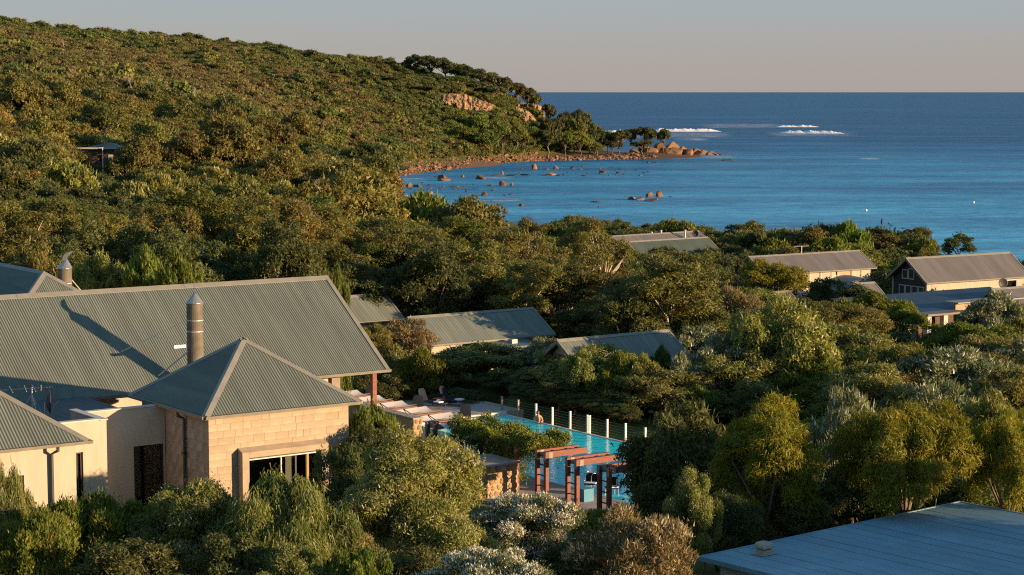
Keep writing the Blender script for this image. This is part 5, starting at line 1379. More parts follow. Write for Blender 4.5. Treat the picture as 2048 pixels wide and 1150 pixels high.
# breakers and foam
def breaker(label, x0, x1, y0, y1, hpx, seed):
    """a crest of tumbling white water: one continuous ridge with fractal relief and ragged ends"""
    a, b = onz(x0, y0, 0), onz(x1, y1, 0); s = a.y / FPX; h = hpx * s; n, m = 260, 20; V, F = [], []
    for i in range(n + 1):
        t = i / n; p = a.lerp(b, t)
        env = min(1, 7 * t, 5 * (1 - t)) * (0.78 + 0.3 * mnoise.noise(Vector((t * 9, seed, 0))))
        for j in range(m + 1):
            q = j / m; w = -8 + 16 * q
            prof = math.exp(-((w - 0.5) / (2.6 if w > 0 else 4.2)) ** 2)
            f = mnoise.fractal(Vector((p.x * 0.45, w * 0.6, seed * 3.1)), 0.8, 2.0, 5)
            z = h * env * prof * max(0.3, 0.9 + 0.22 * f) + (0.12 * f if 0 < j < m else -0.3)
            V.append((p.x - a.x, p.y - a.y + w + 0.8 * f, max(-0.3, z - 0.12)))
    for i in range(n):
        for j in range(m):
            F.append((i * (m + 1) + j, (i + 1) * (m + 1) + j, (i + 1) * (m + 1) + j + 1, i * (m + 1) + j + 1))
    me = bpy.data.meshes.new('breaking_wave'); me.from_pydata(V, [], F); me.materials.append(MATS['foam'])
    me.polygons.foreach_set('use_smooth', [True] * len(me.polygons)); me.update()
    o = bpy.data.objects.new('breaking_wave', me); COL.objects.link(o); o.location = a; props(o, label, 'wave')
breaker('longest white breaker just right of the headland trees', 1296, 1446, 263, 263, 8, 2)
breaker('white breaker behind the headland trees at left', 1205, 1262, 265, 265, 6, 4)
breaker('small far breaker, the upper of the two at right', 1548, 1640, 254, 254, 5, 6)
breaker('white breaker curling below the small far one at right', 1556, 1690, 266, 267, 7, 8)
def foam_patch(label, x0, x1, y, hpx, seed):
    """thin broken foam lying on the water"""
    nx, ny = 24, 8; V = []; E = []
    for j in range(ny + 1):
        for i in range(nx + 1):
            fx, fy = i / nx, j / ny
            c = onz(x0 + (x1 - x0) * fx, y + hpx * (fy - 0.5), 0.0); V.append((c.x, c.y, 0.12)); E.append(min(1, 5 * fx, 5 * (1 - fx)) * min(1, 4 * fy, 4 * (1 - fy)))
    F = [(j * (nx + 1) + i, j * (nx + 1) + i + 1, (j + 1) * (nx + 1) + i + 1, (j + 1) * (nx + 1) + i) for j in range(ny) for i in range(nx)]
    c = onz((x0 + x1) / 2, y, 0.0)
    me = bpy.data.meshes.new('foam_streak'); me.from_pydata([(q[0] - c.x, q[1] - c.y, q[2]) for q in V], [], F); me.materials.append(MATS['foam_sheet'])
    at_ = me.attributes.new('edge', 'FLOAT', 'POINT'); at_.data.foreach_set('value', E)
    o = bpy.data.objects.new('foam_streak', me); COL.objects.link(o); o.location = c; props(o, label, 'foam')
foam_patch('long foam streak below the longest breaker', 1290, 1470, 270, 12, 1)
foam_patch('foam behind the headland trees left of the breaker', 1200, 1310, 272, 10, 2)
foam_patch('pale foam trail between the two breakers', 1400, 1570, 252, 10, 3)
foam_patch('broad foam trail under the right hand breakers', 1530, 1720, 268, 10, 11)
foam_patch('foam line right of the umbrella tree', 1345, 1420, 279, 6, 4)
foam_patch('foam streak beside the long dark reef', 965, 1030, 356, 6, 5)
foam_patch('white wash low in the bay beside the orange rock', 950, 1050, 401, 8, 6)
foam_patch('white ripple far out in the open bay', 1715, 1765, 318, 4, 7)
foam_patch('wash at the headland tip', 1400, 1475, 314, 7, 8)
foam_patch('short white wash below the orange rock', 985, 1030, 423, 6, 9)
foam_patch('white wash behind the treetops', 846, 885, 394, 8, 10)
foam_patch('pale wash along the beach corner', 775, 860, 360, 7, 12)

def bird(label, x, y, d, sp, roll):
    p = at(x, y, d); t = Thing('bird', label, 'bird', Frame(p.x, p.y, 70 + roll * 30), (0, 0, p.z), group='dark birds flying over the water')
    m = MB(); L = 0.5; rings = []
    for k in range(6):
        q = k / 5; r = 0.07 * math.sin(math.pi * min(0.97, q * 0.9 + 0.06)); x_ = -L / 2 + L * q
        rings.append([(x_, r * math.cos(a), p.z + r * math.sin(a)) for a in [2 * math.pi * i / 6 for i in range(6)]])
    for s in (-1, 1):                                    # wings grow out of the one body mesh
        z1, z2 = p.z + 0.10 + roll * s * 0.25, p.z + 0.02 + roll * s * 0.5
        m.prism([(0.10, s * 0.04, p.z + 0.02), (0.14, s * sp * 0.5, z1), (0.02, s * sp, z2), (-0.06, s * sp * 0.5, z1), (-0.10, s * 0.04, p.z + 0.02)], (0, 0, 0.015))
    m.loft(rings); m.prism([(-0.2, -0.03, p.z), (-0.42, -0.08, p.z), (-0.42, 0.08, p.z), (-0.2, 0.03, p.z)], (0, 0, 0.012))
    t.part('body', m, 'bird_black')
for q in [('dark bird highest and leftmost of the flock', 1763, 444, 300, .55, 1.1), ('dark bird second of the flock, wings level', 1778, 448, 300, .7, .3), ('dark bird just below the level winged one', 1782, 452, 300, .6, -.3), ('dark bird rightmost of the flock', 1806, 457, 300, .75, .1), ('dark bird lowest of the flock near the tree', 1789, 462, 300, .5, 1.3)]:
    bird(*q)
def buoy(label, x, y):
    p = onz(x, y, 0.0); r = 0.32; t = Thing('mooring_buoy', label, 'buoy', W0, (p.x, p.y, 0), group='white mooring buoys')
    m = MB(); rings = [[(p.x + r * math.cos(a) * math.cos(2 * math.pi * i / 12), p.y + r * math.cos(a) * math.sin(2 * math.pi * i / 12), 0.15 + r * math.sin(a)) for i in range(12)] for a in [math.radians(q) for q in (-80, -45, -10, 25, 55, 82)]]
    t.part('float', m.loft(rings), 'buoy_white', smooth=True); t.part('ring', MB().tube([(p.x, p.y, 0.42), (p.x, p.y, 0.6)], [0.08, 0.04], 8), 'frame_dark')
buoy('white mooring buoy left of the flock of birds', 1732, 422)
buoy('white mooring buoy farther right in the open bay', 1947, 406)
# ------------------------------------------------------------------ vegetation
def unit(a):
    return a / np.maximum(np.linalg.norm(a, axis=-1, keepdims=True), 1e-9)
def tri_mesh(name, co, tint, bloom, mat):
    """co: (n,3,3) triangles with one tint and bloom value each"""
    n = len(co); me = bpy.data.meshes.new(name)
    me.vertices.add(3 * n); me.vertices.foreach_set('co', co.astype(np.float32).ravel())
    me.loops.add(3 * n); me.loops.foreach_set('vertex_index', np.arange(3 * n, dtype=np.int32))
    me.polygons.add(n); me.polygons.foreach_set('loop_start', np.arange(0, 3 * n, 3, dtype=np.int32))
    me.update(calc_edges=True)
    for nm, val in (('tint', tint), ('bloom', bloom)):
        a = me.attributes.new(nm, 'FLOAT', 'POINT'); a.data.foreach_set('value', np.repeat(val, 3).astype(np.float32))
    me.materials.append(MATS[mat])
    return me
def leaves(rng, pos, out, L, W, style, jit=0.7):
    n = len(pos)
    r = rng.normal(size=(n, 3))
    if style == 'droop':
        ax = unit(np.array([0, 0, -1.0]) + 0.55 * out * [1, 1, 0.2] + 0.38 * r)
    elif style == 'soft':
        ax = unit(out * 0.5 + np.array([0, 0, -0.22]) + 0.62 * r)
    elif style == 'up':
        ax = unit(out * 0.8 + np.array([0, 0, 0.55]) + 0.55 * r)
    elif style == 'feather':
        ax = unit(out * 0.55 + np.array([0, 0, -0.35]) + 0.6 * r)
    else:
        ax = unit(r + 0.3 * out)
    nr = unit(out + jit * rng.normal(size=(n, 3)) + np.array([0, 0, 0.25]))
    sd = unit(np.cross(nr, ax))
    L = L * rng.uniform(0.65, 1.35, (n, 1)); W = W * rng.uniform(0.7, 1.3, (n, 1))
    b = pos - ax * L * 0.4
    return np.stack([b - sd * W * 0.5, b + sd * W * 0.5, pos + ax * L * 0.6 + nr * L * 0.08], 1)
def crown_points(rng, W, H, base, n, low=-0.35, lump=0.22, flat=0.0, inner=0.25, lobes=5):
    """clump centres over several overlapping lobes, so the outline is uneven; some clumps sit deeper inside"""
    hz = H - base
    C, Rr = [np.array([0.0, 0.0, base + hz * 0.50])], [np.array([0.36 * W, 0.36 * W, hz * 0.50])]
    a0 = rng.uniform(0, 6.28)
    for j in range(lobes):
        a = a0 + 6.283 * j / lobes + rng.uniform(-0.35, 0.35); q = rng.uniform(0.24, 0.24 + 0.3 * lump + 0.05)
        r = rng.uniform(0.20, 0.29) * W
        zc = base + hz * rng.uniform(0.30, 0.62 + 0.25 * lump)
        C.append(np.array([q * W * math.cos(a), q * W * math.sin(a), zc])); Rr.append(np.array([r, r, min(hz * rng.uniform(0.28, 0.40), H - zc)]))
    C, Rr = np.array(C), np.array(Rr)
    pts, dirs = [], []
    area = Rr[:, 0] * (Rr[:, 0] + Rr[:, 2]); pr = area / area.sum()
    lo = base if low < -0.3 else base + hz * 0.12 * (1 + low)
    while len(pts) < n:
        j = rng.choice(len(C), p=pr); d = unit(rng.normal(size=3)); d[2] = abs(d[2]) if rng.random() < 0.45 else d[2]
        if d[2] < low: continue
        k = rng.uniform(0.45, 0.8) if rng.random() < inner else rng.uniform(0.86, 1.04)
        p = C[j] + d * Rr[j] * k
        if p[2] < lo: continue
        if k > 0.8 and any(m != j and (((p - C[m]) / Rr[m]) ** 2).sum() < 0.66 for m in range(len(C))): continue
        if any(((p - q) ** 2).sum() < (0.42 * W / math.sqrt(n)) ** 2 for q in pts) and rng.random() < 0.85: continue
        pts.append(p); dirs.append(unit(d + 0.15 * rng.normal(size=3)))
    return np.array(pts), np.array(dirs)
PROTO = {}
def proto(key, mat, W, H, base, clumps, per, clump_r, leaf, style, bark='bark', low=-0.35, lump=0.22, limbs=9, trunk_r=0.13, bloom=0.0, seed=1, squash=0.75, inner=0.25, multi=1, jit=0.7, lean=0.0, limb_r=1.0, lobes=5):
    rng = np.random.default_rng(seed + 1000)
    c, d = crown_points(rng, W * 0.88, H * 0.93, base, clumps, low, lump, inner=inner, lobes=lobes)
    R = clump_r * rng.uniform(0.7, 1.3, clumps)
    k = np.repeat(np.arange(clumps), np.maximum(8, (per * (R / clump_r) ** 2).astype(int)))
    n = len(k)
    q = unit(rng.normal(size=(n, 3))); q[:, 2] = np.where(rng.random(n) < 0.62, np.abs(q[:, 2]), q[:, 2])
    rr = rng.random(n) ** 0.42 * np.where(rng.random(n) < 0.13, rng.uniform(1.0, 1.55, n), 1.0)
    off = q * rr[:, None] * R[k][:, None] * np.array([1, 1, squash])
    pos = c[k] + off
    if style == 'droop':
        pos[:, 2] -= 0.35 * R[k] * rng.random(n) * 1.6
    out = unit(0.75 * q + 0.55 * d[k])
    co = leaves(rng, pos, out, leaf[0], leaf[1], style, jit)
    ct = rng.random(clumps)
    tint = np.clip(0.55 * ct[k] + 0.45 * rng.random(n), 0, 1)
    bl = ((rng.random(n) < bloom * 1.6 * (rng.random(clumps)[k])) & (rr > 0.6) & (q[:, 2] > -0.1)).astype(float)
    cm = tri_mesh('crown', co, tint, bl, mat)
    tb = MB(); R2 = random.Random(seed)
    for s in range(multi):
        a0 = R2.uniform(0, 6.28); bx = Vector((0.12 * W * math.cos(a0), 0.12 * W * math.sin(a0), 0)) * (multi > 1)
        fork = Vector((bx.x * 1.6 + lean * W * 0.3, bx.y * 1.6, max(base * 0.9, H * 0.22)))
        tb.tube([bx - Vector((0, 0, 0.5)), bx, bx.lerp(fork, 0.5) + Vector((R2.uniform(-.06, .06) * W, R2.uniform(-.06, .06) * W, 0)), fork], [trunk_r * 1.25, trunk_r * 1.1, trunk_r * 0.9, trunk_r * 0.75], 7)
        pick = R2.sample(range(clumps), min(limbs, clumps))
        for j in pick:
            e = Vector(c[j]); m = fork.lerp(e, 0.5) + Vector((R2.uniform(-.08, .08) * W, R2.uniform(-.08, .08) * W, R2.uniform(-.02, .10) * H))
            tb.tube([fork, fork.lerp(m, 0.55), m, m.lerp(e, 0.6), e], [trunk_r * 0.6 * limb_r, trunk_r * 0.46 * limb_r, trunk_r * 0.34 * limb_r, trunk_r * 0.22 * limb_r, trunk_r * 0.08], 5, caps=False)
    tm = tb.mesh('trunk', bark, smooth=True)
    PROTO[key] = dict(W=W, H=H, crown=cm, trunk=tm)

# close range
proto('peppermint_a', 'leaf_peppermint', 6.4, 5.4, 0.7, 115, 980, 0.60, (0.135, 0.048), 'soft', bloom=0.20, seed=1, low=-0.55, limbs=16, multi=2, trunk_r=0.12)
proto('peppermint_b', 'leaf_peppermint', 4.2, 3.6, 0.5, 66, 980, 0.48, (0.125, 0.043), 'soft', bloom=0.15, seed=2, low=-0.6, limbs=10, multi=2, trunk_r=0.08)
proto('weeping', 'leaf_peppermint', 3.6, 3.8, 0.5, 46, 800, 0.48, (0.27, 0.035), 'droop', bloom=0.08, seed=3, low=-0.7, limbs=9, lump=0.3, squash=1.25, trunk_r=0.08)
proto('hedge', 'leaf_hedge', 3.4, 2.4, 0.2, 66, 640, 0.38, (0.105, 0.056), 'up', bloom=0.05, seed=4, low=-0.7, limbs=8, trunk_r=0.05, multi=2)
proto('feather_a', 'leaf_feather', 4.0, 4.6, 1.0, 80, 620, 0.46, (0.20, 0.035), 'feather', seed=5, low=-0.65, limbs=10, trunk_r=0.12)
proto('feather_b', 'leaf_feather', 5.4, 4.6, 1.3, 90, 620, 0.52, (0.20, 0.037), 'feather', seed=6, low=-0.5, limbs=12, trunk_r=0.12, lump=0.3)
proto('silver', 'leaf_silver', 3.4, 2.8, 0.1, 76, 820, 0.38, (0.078, 0.040), 'up', bloom=0.45, seed=7, lobes=9, low=-0.75, limbs=6, trunk_r=0.04, multi=2)
proto('dry', 'leaf_dry', 3.8, 3.0, 0.4, 40, 330, 0.42, (0.13, 0.04), 'up', bloom=0.20, seed=8, low=-0.5, limbs=26, trunk_r=0.07, multi=3, bark='bark_pale', limb_r=0.8)
proto('reddish', 'leaf_dark', 2.2, 3.2, 0.7, 30, 300, 0.36, (0.11, 0.05), 'mixed', bloom=0.0, seed=9, low=-0.6, limbs=14, trunk_r=0.05, multi=2)
proto('shade', 'leaf_dark', 4.6, 4.6, 0.6, 56, 330, 0.60, (0.20, 0.075), 'soft', seed=10, low=-0.7, limbs=12, trunk_r=0.11, multi=2)
# middle distance
proto('peppermint_m', 'leaf_peppermint', 7.0, 5.2, 0.8, 80, 300, 0.74, (0.26, 0.095), 'soft', bloom=0.16, seed=21, low=-0.6, limbs=10, trunk_r=0.13)
proto('peppermint_m2', 'leaf_peppermint', 6.0, 4.6, 0.6, 64, 300, 0.70, (0.26, 0.095), 'soft', bloom=0.10, seed=22, low=-0.6, lump=0.32, limbs=8, trunk_r=0.12)
proto('olive_m', 'leaf_eucalypt', 6.4, 5.0, 0.7, 60, 300, 0.74, (0.26, 0.10), 'mixed', seed=23, low=-0.6, lump=0.3, limbs=9, trunk_r=0.12)
proto('silver_m', 'leaf_silver', 6.0, 4.0, 0.3, 66, 280, 0.62, (0.20, 0.09), 'up', bloom=0.14, seed=24, low=-0.7, limbs=7, trunk_r=0.09)
proto('dry_m', 'leaf_dry', 5.6, 4.2, 0.5, 46, 210, 0.60, (0.24, 0.07), 'up', bloom=0.1, seed=25, low=-0.6, limbs=18, trunk_r=0.1, bark='bark_pale')
proto('green_m', 'leaf_green', 4.6, 4.0, 0.4, 54, 260, 0.54, (0.20, 0.10), 'up', seed=26, low=-0.65, limbs=6, trunk_r=0.09)
proto('euc_m', 'leaf_eucalypt', 7.6, 10.5, 3.0, 58, 330, 0.86, (0.27, 0.11), 'soft', seed=27, low=-0.75, lump=0.42, limbs=20, trunk_r=0.19, bark='bark_pale', bloom=0.02, inner=0.3)
proto('euc_m2', 'leaf_eucalypt', 6.4, 10.0, 2.4, 50, 320, 0.84, (0.27, 0.11), 'soft', seed=28, low=-0.85, lump=0.45, limbs=18, trunk_r=0.17, bark='bark_pale', bloom=0.04, inner=0.3)
proto('euc_green', 'leaf_green', 6.8, 10.0, 2.6, 52, 330, 0.84, (0.27, 0.11), 'soft', seed=29, low=-0.8, lump=0.42, limbs=18, trunk_r=0.18, bark='bark_pale', inner=0.3)
proto('dark_m', 'leaf_dark', 7.4, 8.6, 1.2, 60, 300, 0.90, (0.30, 0.12), 'mixed', seed=30, low=-0.75, lump=0.35, limbs=12, trunk_r=0.17)
proto('open_euc', 'leaf_eucalypt', 8.0, 9.0, 4.2, 30, 330, 0.86, (0.26, 0.10), 'mixed', seed=31, low=-0.15, lump=0.4, limbs=26, trunk_r=0.20, bark='bark_pale', bloom=0.08, inner=0.1, lean=0.5, limb_r=1.0)
proto('feather_m', 'leaf_feather', 5.0, 4.6, 1.2, 60, 240, 0.60, (0.26, 0.07), 'feather', seed=32, low=-0.4, limbs=12, trunk_r=0.1)
# far
proto('euc_f', 'leaf_eucalypt', 8.0, 8.0, 1.0, 44, 110, 1.05, (0.46, 0.24), 'mixed', seed=41, low=-0.7, lump=0.42, limbs=9, trunk_r=0.18, bark='bark_pale')
proto('gold_f', 'leaf_gold', 7.6, 7.0, 0.8, 42, 110, 1.0, (0.46, 0.24), 'mixed', seed=42, low=-0.7, lump=0.40, limbs=8, trunk_r=0.18, bark='bark_pale')
proto('dark_f', 'leaf_dark', 7.6, 6.4, 0.5, 42, 105, 1.0, (0.46, 0.25), 'mixed', seed=43, low=-0.7, lump=0.35, limbs=5, trunk_r=0.18)
proto('round_f', 'leaf_green', 6.4, 4.6, 0.3, 40, 100, 0.86, (0.42, 0.24), 'up', seed=44, low=-0.7, lump=0.25, limbs=4, trunk_r=0.13)
proto('pale_f', 'leaf_peppermint', 6.6, 4.4, 0.3, 42, 105, 0.86, (0.42, 0.22), 'up', seed=45, low=-0.7, lump=0.25, limbs=4, trunk_r=0.13, bloom=0.1)
# hillside and headland
proto('heath_a', 'leaf_heath', 5.0, 2.7, 0.1, 20, 42, 0.90, (0.62, 0.46), 'mixed', seed=51, low=-0.6, limbs=0, trunk_r=0.12, jit=0.5)
proto('heath_b', 'leaf_heath_dark', 5.4, 3.0, 0.1, 20, 42, 0.95, (0.62, 0.46), 'mixed', seed=52, low=-0.6, limbs=0, trunk_r=0.12, jit=0.5)
proto('heath_c', 'leaf_heath_brown', 4.6, 2.3, 0.1, 18, 42, 0.85, (0.58, 0.40), 'mixed', seed=53, low=-0.6, limbs=0, trunk_r=0.1, jit=0.6)
proto('heath_d', 'leaf_heath', 6.4, 2.3, 0.1, 26, 42, 0.95, (0.60, 0.44), 'mixed', seed=54, low=-0.6, limbs=0, trunk_r=0.12, lump=0.35, jit=0.5)
proto('umbrella_a', 'leaf_umbrella', 9.0, 7.4, 3.4, 44, 80, 1.0, (0.62, 0.42), 'mixed', seed=55, low=-0.05, limbs=16, trunk_r=0.26, lump=0.18, inner=0.15, jit=0.5, bark='bark', squash=0.66)
proto('umbrella_b', 'leaf_umbrella', 11.0, 7.0, 2.6, 54, 80, 1.1, (0.62, 0.42), 'mixed', seed=56, low=-0.1, limbs=18, trunk_r=0.28, lump=0.22, inner=0.15, jit=0.5, bark='bark', squash=0.66)
proto('umbrella_c', 'leaf_green', 12.0, 8.6, 2.8, 60, 74, 1.35, (0.62, 0.42), 'mixed', seed=57, low=-0.25, limbs=16, trunk_r=0.3, lump=0.25, inner=0.15, jit=0.5, bark='bark')

LAND = [(560, 575, 'the lodge ridge'), (700, 640, 'the lodge gable edge'), (133, 540, 'the scoop topped flue'), (40, 550, 'the blue hip roof'), (755, 612, 'the first villa roof'), (970, 650, 'the sunlit villa roof'), (1260, 690, 'the blue villa roof'), (1325, 485, 'the shore roofs'), (1610, 525, 'the roller blind house'), (1920, 550, 'the glazed gable house'), (1705, 580, 'the brown gable house'), (1890, 620, 'the white walled house'), (1190, 470, 'the leaning eucalypt'), (1345, 560, 'the broad eucalypt'), (420, 430, 'the tallest eucalypt'), (720, 370, 'the beach corner tree'), (885, 410, 'the rounded treetops'), (205, 330, 'the lamp post'), (190, 297, 'the hillside house'), (458, 265, 'the red shed roof'), (300, 180, 'the dead tree group'), (660, 165, 'the lone umbrella tree'), (925, 205, 'the broad cliff'), (1060, 225, 'the grey crag'), (30, 340, 'the pale blue tank'), (1535, 880, 'the round feathery tree'), (1815, 880, 'the broad feathery tree'), (2010, 880, 'the right edge feathery tree'), (1180, 840, 'the paired fence posts'), (1730, 1060, 'the corner roof'), (990, 335, 'the boulder beach'), (1095, 290, 'the pale trunked umbrella tree'), (575, 480, 'the pale trunked eucalypt'), (1560, 640, 'the broad green tree'), (1445, 720, 'the silvery tree'), (1735, 780, 'the wide grey green dome'), (1905, 740, 'the dark flecked dome'), (1300, 270, 'the headland tip trees'), (160, 120, 'the upper hillside dead tree')]
USED = {}
def where(label, x, y):
    """adds the nearest landmark and side to a label; repeats get nearer words"""
    best = sorted(LAND, key=lambda q: (q[0] - x) ** 2 + ((q[1] - y) * 1.6) ** 2)
    for lx, ly, nm in best[:2]:
        dx, dy = x - lx, y - ly
        dist = math.hypot(dx, dy)
        side = ('close ' if dist < 60 else '' if dist < 150 else 'well ') + (('right of' if dx > 0 else 'left of') if abs(dx) > 1.3 * abs(dy) else ('below' if dy > 0 else 'above'))
        t = '%s, %s %s' % (label, side, nm)
        if t not in USED:
            break
    USED[t] = USED.get(t, 0) + 1
    return t
VR = random.Random(11)
def plant(key, x, y, z, width, height, label, group=None, name='tree', rot=None):
    p = PROTO[key]
    r = bpy.data.objects.new(name, None); r.empty_display_size = 0.4; COL.objects.link(r)
    r.location = (x, y, z); s = width / p['W']; r.scale = (s, s, height / p['H']); r.rotation_euler = (0, 0, VR.uniform(0, 6.28) if rot is None else rot)
    props(r, label, name.split('_')[-1], group)
    for nm in ('trunk', 'crown'):
        o = bpy.data.objects.new(nm, p[nm]); COL.objects.link(o); o.parent = r
    return r
TAKEN = []
def tree(x, ytop, wpx, d, key, label, group=None, name='tree', sink=0.0, minh=1.2, rot=None):
    """a plant whose top is seen at (x, ytop) from d metres away and whose crown spans wpx"""
    p = at(x, ytop, d); z = ground_veg(p.x, p.y) - sink
    h = max(minh, p.z - z); w = wpx * d / FPX
    TAKEN.append((p.x, p.y, w / 2))
    return plant(key, p.x, p.y, z, w, h, label, group, name, rot)

NEAR = [
 (8, 925, 110, 56, 'weeping', 'pale weeping tree at the left picture edge before the cream wall', 'tree'),
 (62, 1030, 190, 54, 'hedge', 'dark leafy shrub in the bottom left corner', 'shrub'),
 (195, 995, 215, 57.5, 'hedge', 'rounded bright green hedge shrub under the cream wall', 'shrub'),
 (280, 1015, 110, 58.5, 'hedge', 'smaller green shrub below the picture window', 'shrub'),
 (385, 958, 265, 57, 'peppermint_b', 'olive green bush before the shaded corner of the stone pavilion', 'shrub'),
 (262, 1075, 200, 53, 'reddish', 'twiggy low shrub between hedge and olive bush', 'shrub'),
 (590, 962, 235, 56, 'weeping', 'drooping dusty green tree below the pavilion window', 'tree'),
 (470, 1060, 150, 54, 'reddish', 'dark thin leaved shrub at the bottom centre left', 'shrub'),
 (812, 870, 335, 60, 'peppermint_a', 'largest olive green tree, between the pavilion and the pool', 'tree'),
 (690, 1050, 170, 56.5, 'peppermint_b', 'olive bush at the left foot of the largest olive tree', 'shrub'), (800, 1095, 190, 55.5, 'reddish', 'dark twiggy shrub under the trunk of the largest olive tree', 'shrub'), (905, 1030, 190, 58, 'peppermint_b', 'sunlit olive bush at the right foot of the largest olive tree', 'shrub'), (585, 1085, 170, 53.5, 'peppermint_b', 'green bush at the bottom edge below the drooping tree', 'shrub'), (725, 1105, 130, 53, 'hedge', 'low bright shrub at the bottom edge before the olive trunk', 'shrub'), (1130, 1085, 160, 58, 'shade', 'dark shrub between the silvery and the brown dry shrubs', 'shrub'),
 (672, 878, 120, 63.5, 'reddish', 'reddish thin leaved small tree against the limestone wall', 'tree'),
 (755, 818, 140, 76, 'hedge', 'glossy green bush between pavilion and golden wall end', 'shrub'),
 (735, 850, 120, 70, 'shade', 'dark green bush right beside the pavilion wall', 'shrub'),
 (1055, 988, 215, 68, 'silver', 'silvery white flowered shrub in shade below the stone planter', 'shrub'),
 (975, 1102, 260, 53, 'silver', 'white blossomed shrub at the bottom edge, sunlit top', 'shrub'),
 (1262, 1022, 280, 57, 'dry', 'brown dry shrub with bare twigs at the bottom centre', 'shrub'),
 (1388, 935, 115, 70, 'peppermint_b', 'slender sunlit golden green tree right of the pool', 'tree'),
 (1372, 798, 250, 82, 'shade', 'dark grey green tree leaning over the right end of the pool', 'tree'),
 (1535, 796, 215, 76, 'feather_a', 'bright yellow green feathery tree with round crown', 'tree'),
 (1815, 808, 310, 76, 'feather_b', 'broad yellow green feathery tree behind the corner roof', 'tree'),
 (2025, 822, 200, 77, 'feather_b', 'green feathery tree at the right picture edge', 'tree'),
 (1450, 985, 150, 72, 'shade', 'dark shrub under the round feathery tree, left side', 'shrub'),
 (1480, 880, 150, 86, 'shade', 'dark bush behind the round feathery tree, toward the pool', 'shrub'), (1565, 905, 150, 85, 'shade', 'dark bush directly behind the round feathery tree', 'shrub'),
 (1590, 960, 170, 76, 'shade', 'dark shrub under the round feathery tree, right side', 'shrub'),
 (1700, 925, 190, 78, 'shade', 'dark shrub between the two feathery trees', 'shrub'),
 (1890, 930, 240, 81, 'shade', 'dark shrub behind the ridge of the corner roof', 'shrub'),
 (2020, 945, 150, 82, 'reddish', 'twiggy brown shrub at the right edge above the corner roof', 'shrub'),
 (1330, 905, 150, 80, 'shade', 'dark bush at the pool end of the pergola', 'shrub'),
 (1210, 1018, 150, 76, 'hedge', 'low mossy green shrub at the foot of the pergola frames', 'shrub'),
]
for x, y, w, d, k, lab, nm in NEAR:
    tree(x, y, w, d, k, lab, name=nm)
# grass tree by the tall window
def grass_tree():
    p = at(180, 990, 63.2); t = Thing('grass_tree', 'spiky grass tree before the tall narrow window', 'plant', W0, (p.x, p.y, 13.2)); rng = random.Random(3); m = MB()
    t.part('trunk', MB().tube([(p.x, p.y, 12.6), (p.x, p.y, 14.0)], [0.14, 0.12], 8), 'bark')
    for i in range(150):
        a = rng.uniform(0, 6.28); el = rng.uniform(0.15, 1.45); L = rng.uniform(0.7, 1.05); c = Vector((p.x, p.y, 14.05))
        e = c + Vector((math.cos(a) * math.cos(el), math.sin(a) * math.cos(el), math.sin(el))) * L; e2 = c.lerp(e, 0.6) + Vector((0, 0, 0.06))
        s = Vector((-math.sin(a), math.cos(a), 0)) * 0.012
        m.poly([c - s, c + s, e2 + s, e2 - s]); m.poly([e2 - s, e2 + s, e - Vector((0, 0, 0.12))])
    o = t.part('leaf_tuft', m, 'leaf_green', kind='stuff')
grass_tree()
# vine over the pergola
def vine():
    rng = np.random.default_rng(5); n = 34000
    v0, v1 = PK0 + 0.9, PK0 + PDV * 3.35; v = rng.uniform(v0, v1, n); u = PU + rng.uniform(-0.35, 2.2, n) ; zt = DZ + 2.3
    lump = 0.22 * np.sin(v * 2.1 + 1) + 0.18 * np.sin(u * 3.3 + v) + 0.12 * np.sin(v * 5.3)
    z = zt + lump + rng.normal(0, 0.12, n) - np.maximum(0, rng.exponential(0.26, n) - 0.1) * (rng.random(n) < 0.55)
    hang = (rng.random(n) < 0.24) & (v > PK0 + 2.0); z[hang] = zt - rng.uniform(0, 1.9, hang.sum()); u[hang] = PU + rng.normal(0.35, 0.3, hang.sum()); v[hang] = PK0 + 3.9 + rng.normal(0, 0.75, hang.sum())
    P = np.array([COMPLEX.w(a, b, c)[:] for a, b, c in zip(u, v, z)])
    out = unit(np.c_[rng.normal(0, .5, n), rng.normal(0, .5, n) - 0.3, np.ones(n)])
    co = leaves(rng, P, out, 0.12, 0.07, 'mixed')
    c = COMPLEX.w(PU + 1, PK0 + 3, DZ); co -= np.array(c[:])
    t = bpy.data.objects.new('vine', None); COL.objects.link(t); t.location = c; props(t, 'leafy green vine draped over the middle pergola frames', 'vine')
    o = bpy.data.objects.new('foliage', tri_mesh('foliage', co, np.clip(0.5 + lump + rng.normal(0, .25, n), 0, 1), np.zeros(n), 'leaf_hedge')); COL.objects.link(o); o.parent = t; o['kind'] = 'stuff'
    sm = MB(); R3 = random.Random(2)
    for i in range(7):
        a = COMPLEX.w(PU + R3.uniform(-.1, .3), PK0 + 3.9 + R3.uniform(-.6, .6), DZ) - c; b = COMPLEX.w(PU + R3.uniform(0, 1.5), PK0 + R3.uniform(1.5, 7), zt) - c
        sm.tube([a, a.lerp(b, 0.4) + Vector((R3.uniform(-.2, .2), 0, 0.5)), b], [0.03, 0.02, 0.012], 5)
    s = bpy.data.objects.new('stem', sm.mesh('stem', 'bark')); COL.objects.link(s); s.parent = t
vine()

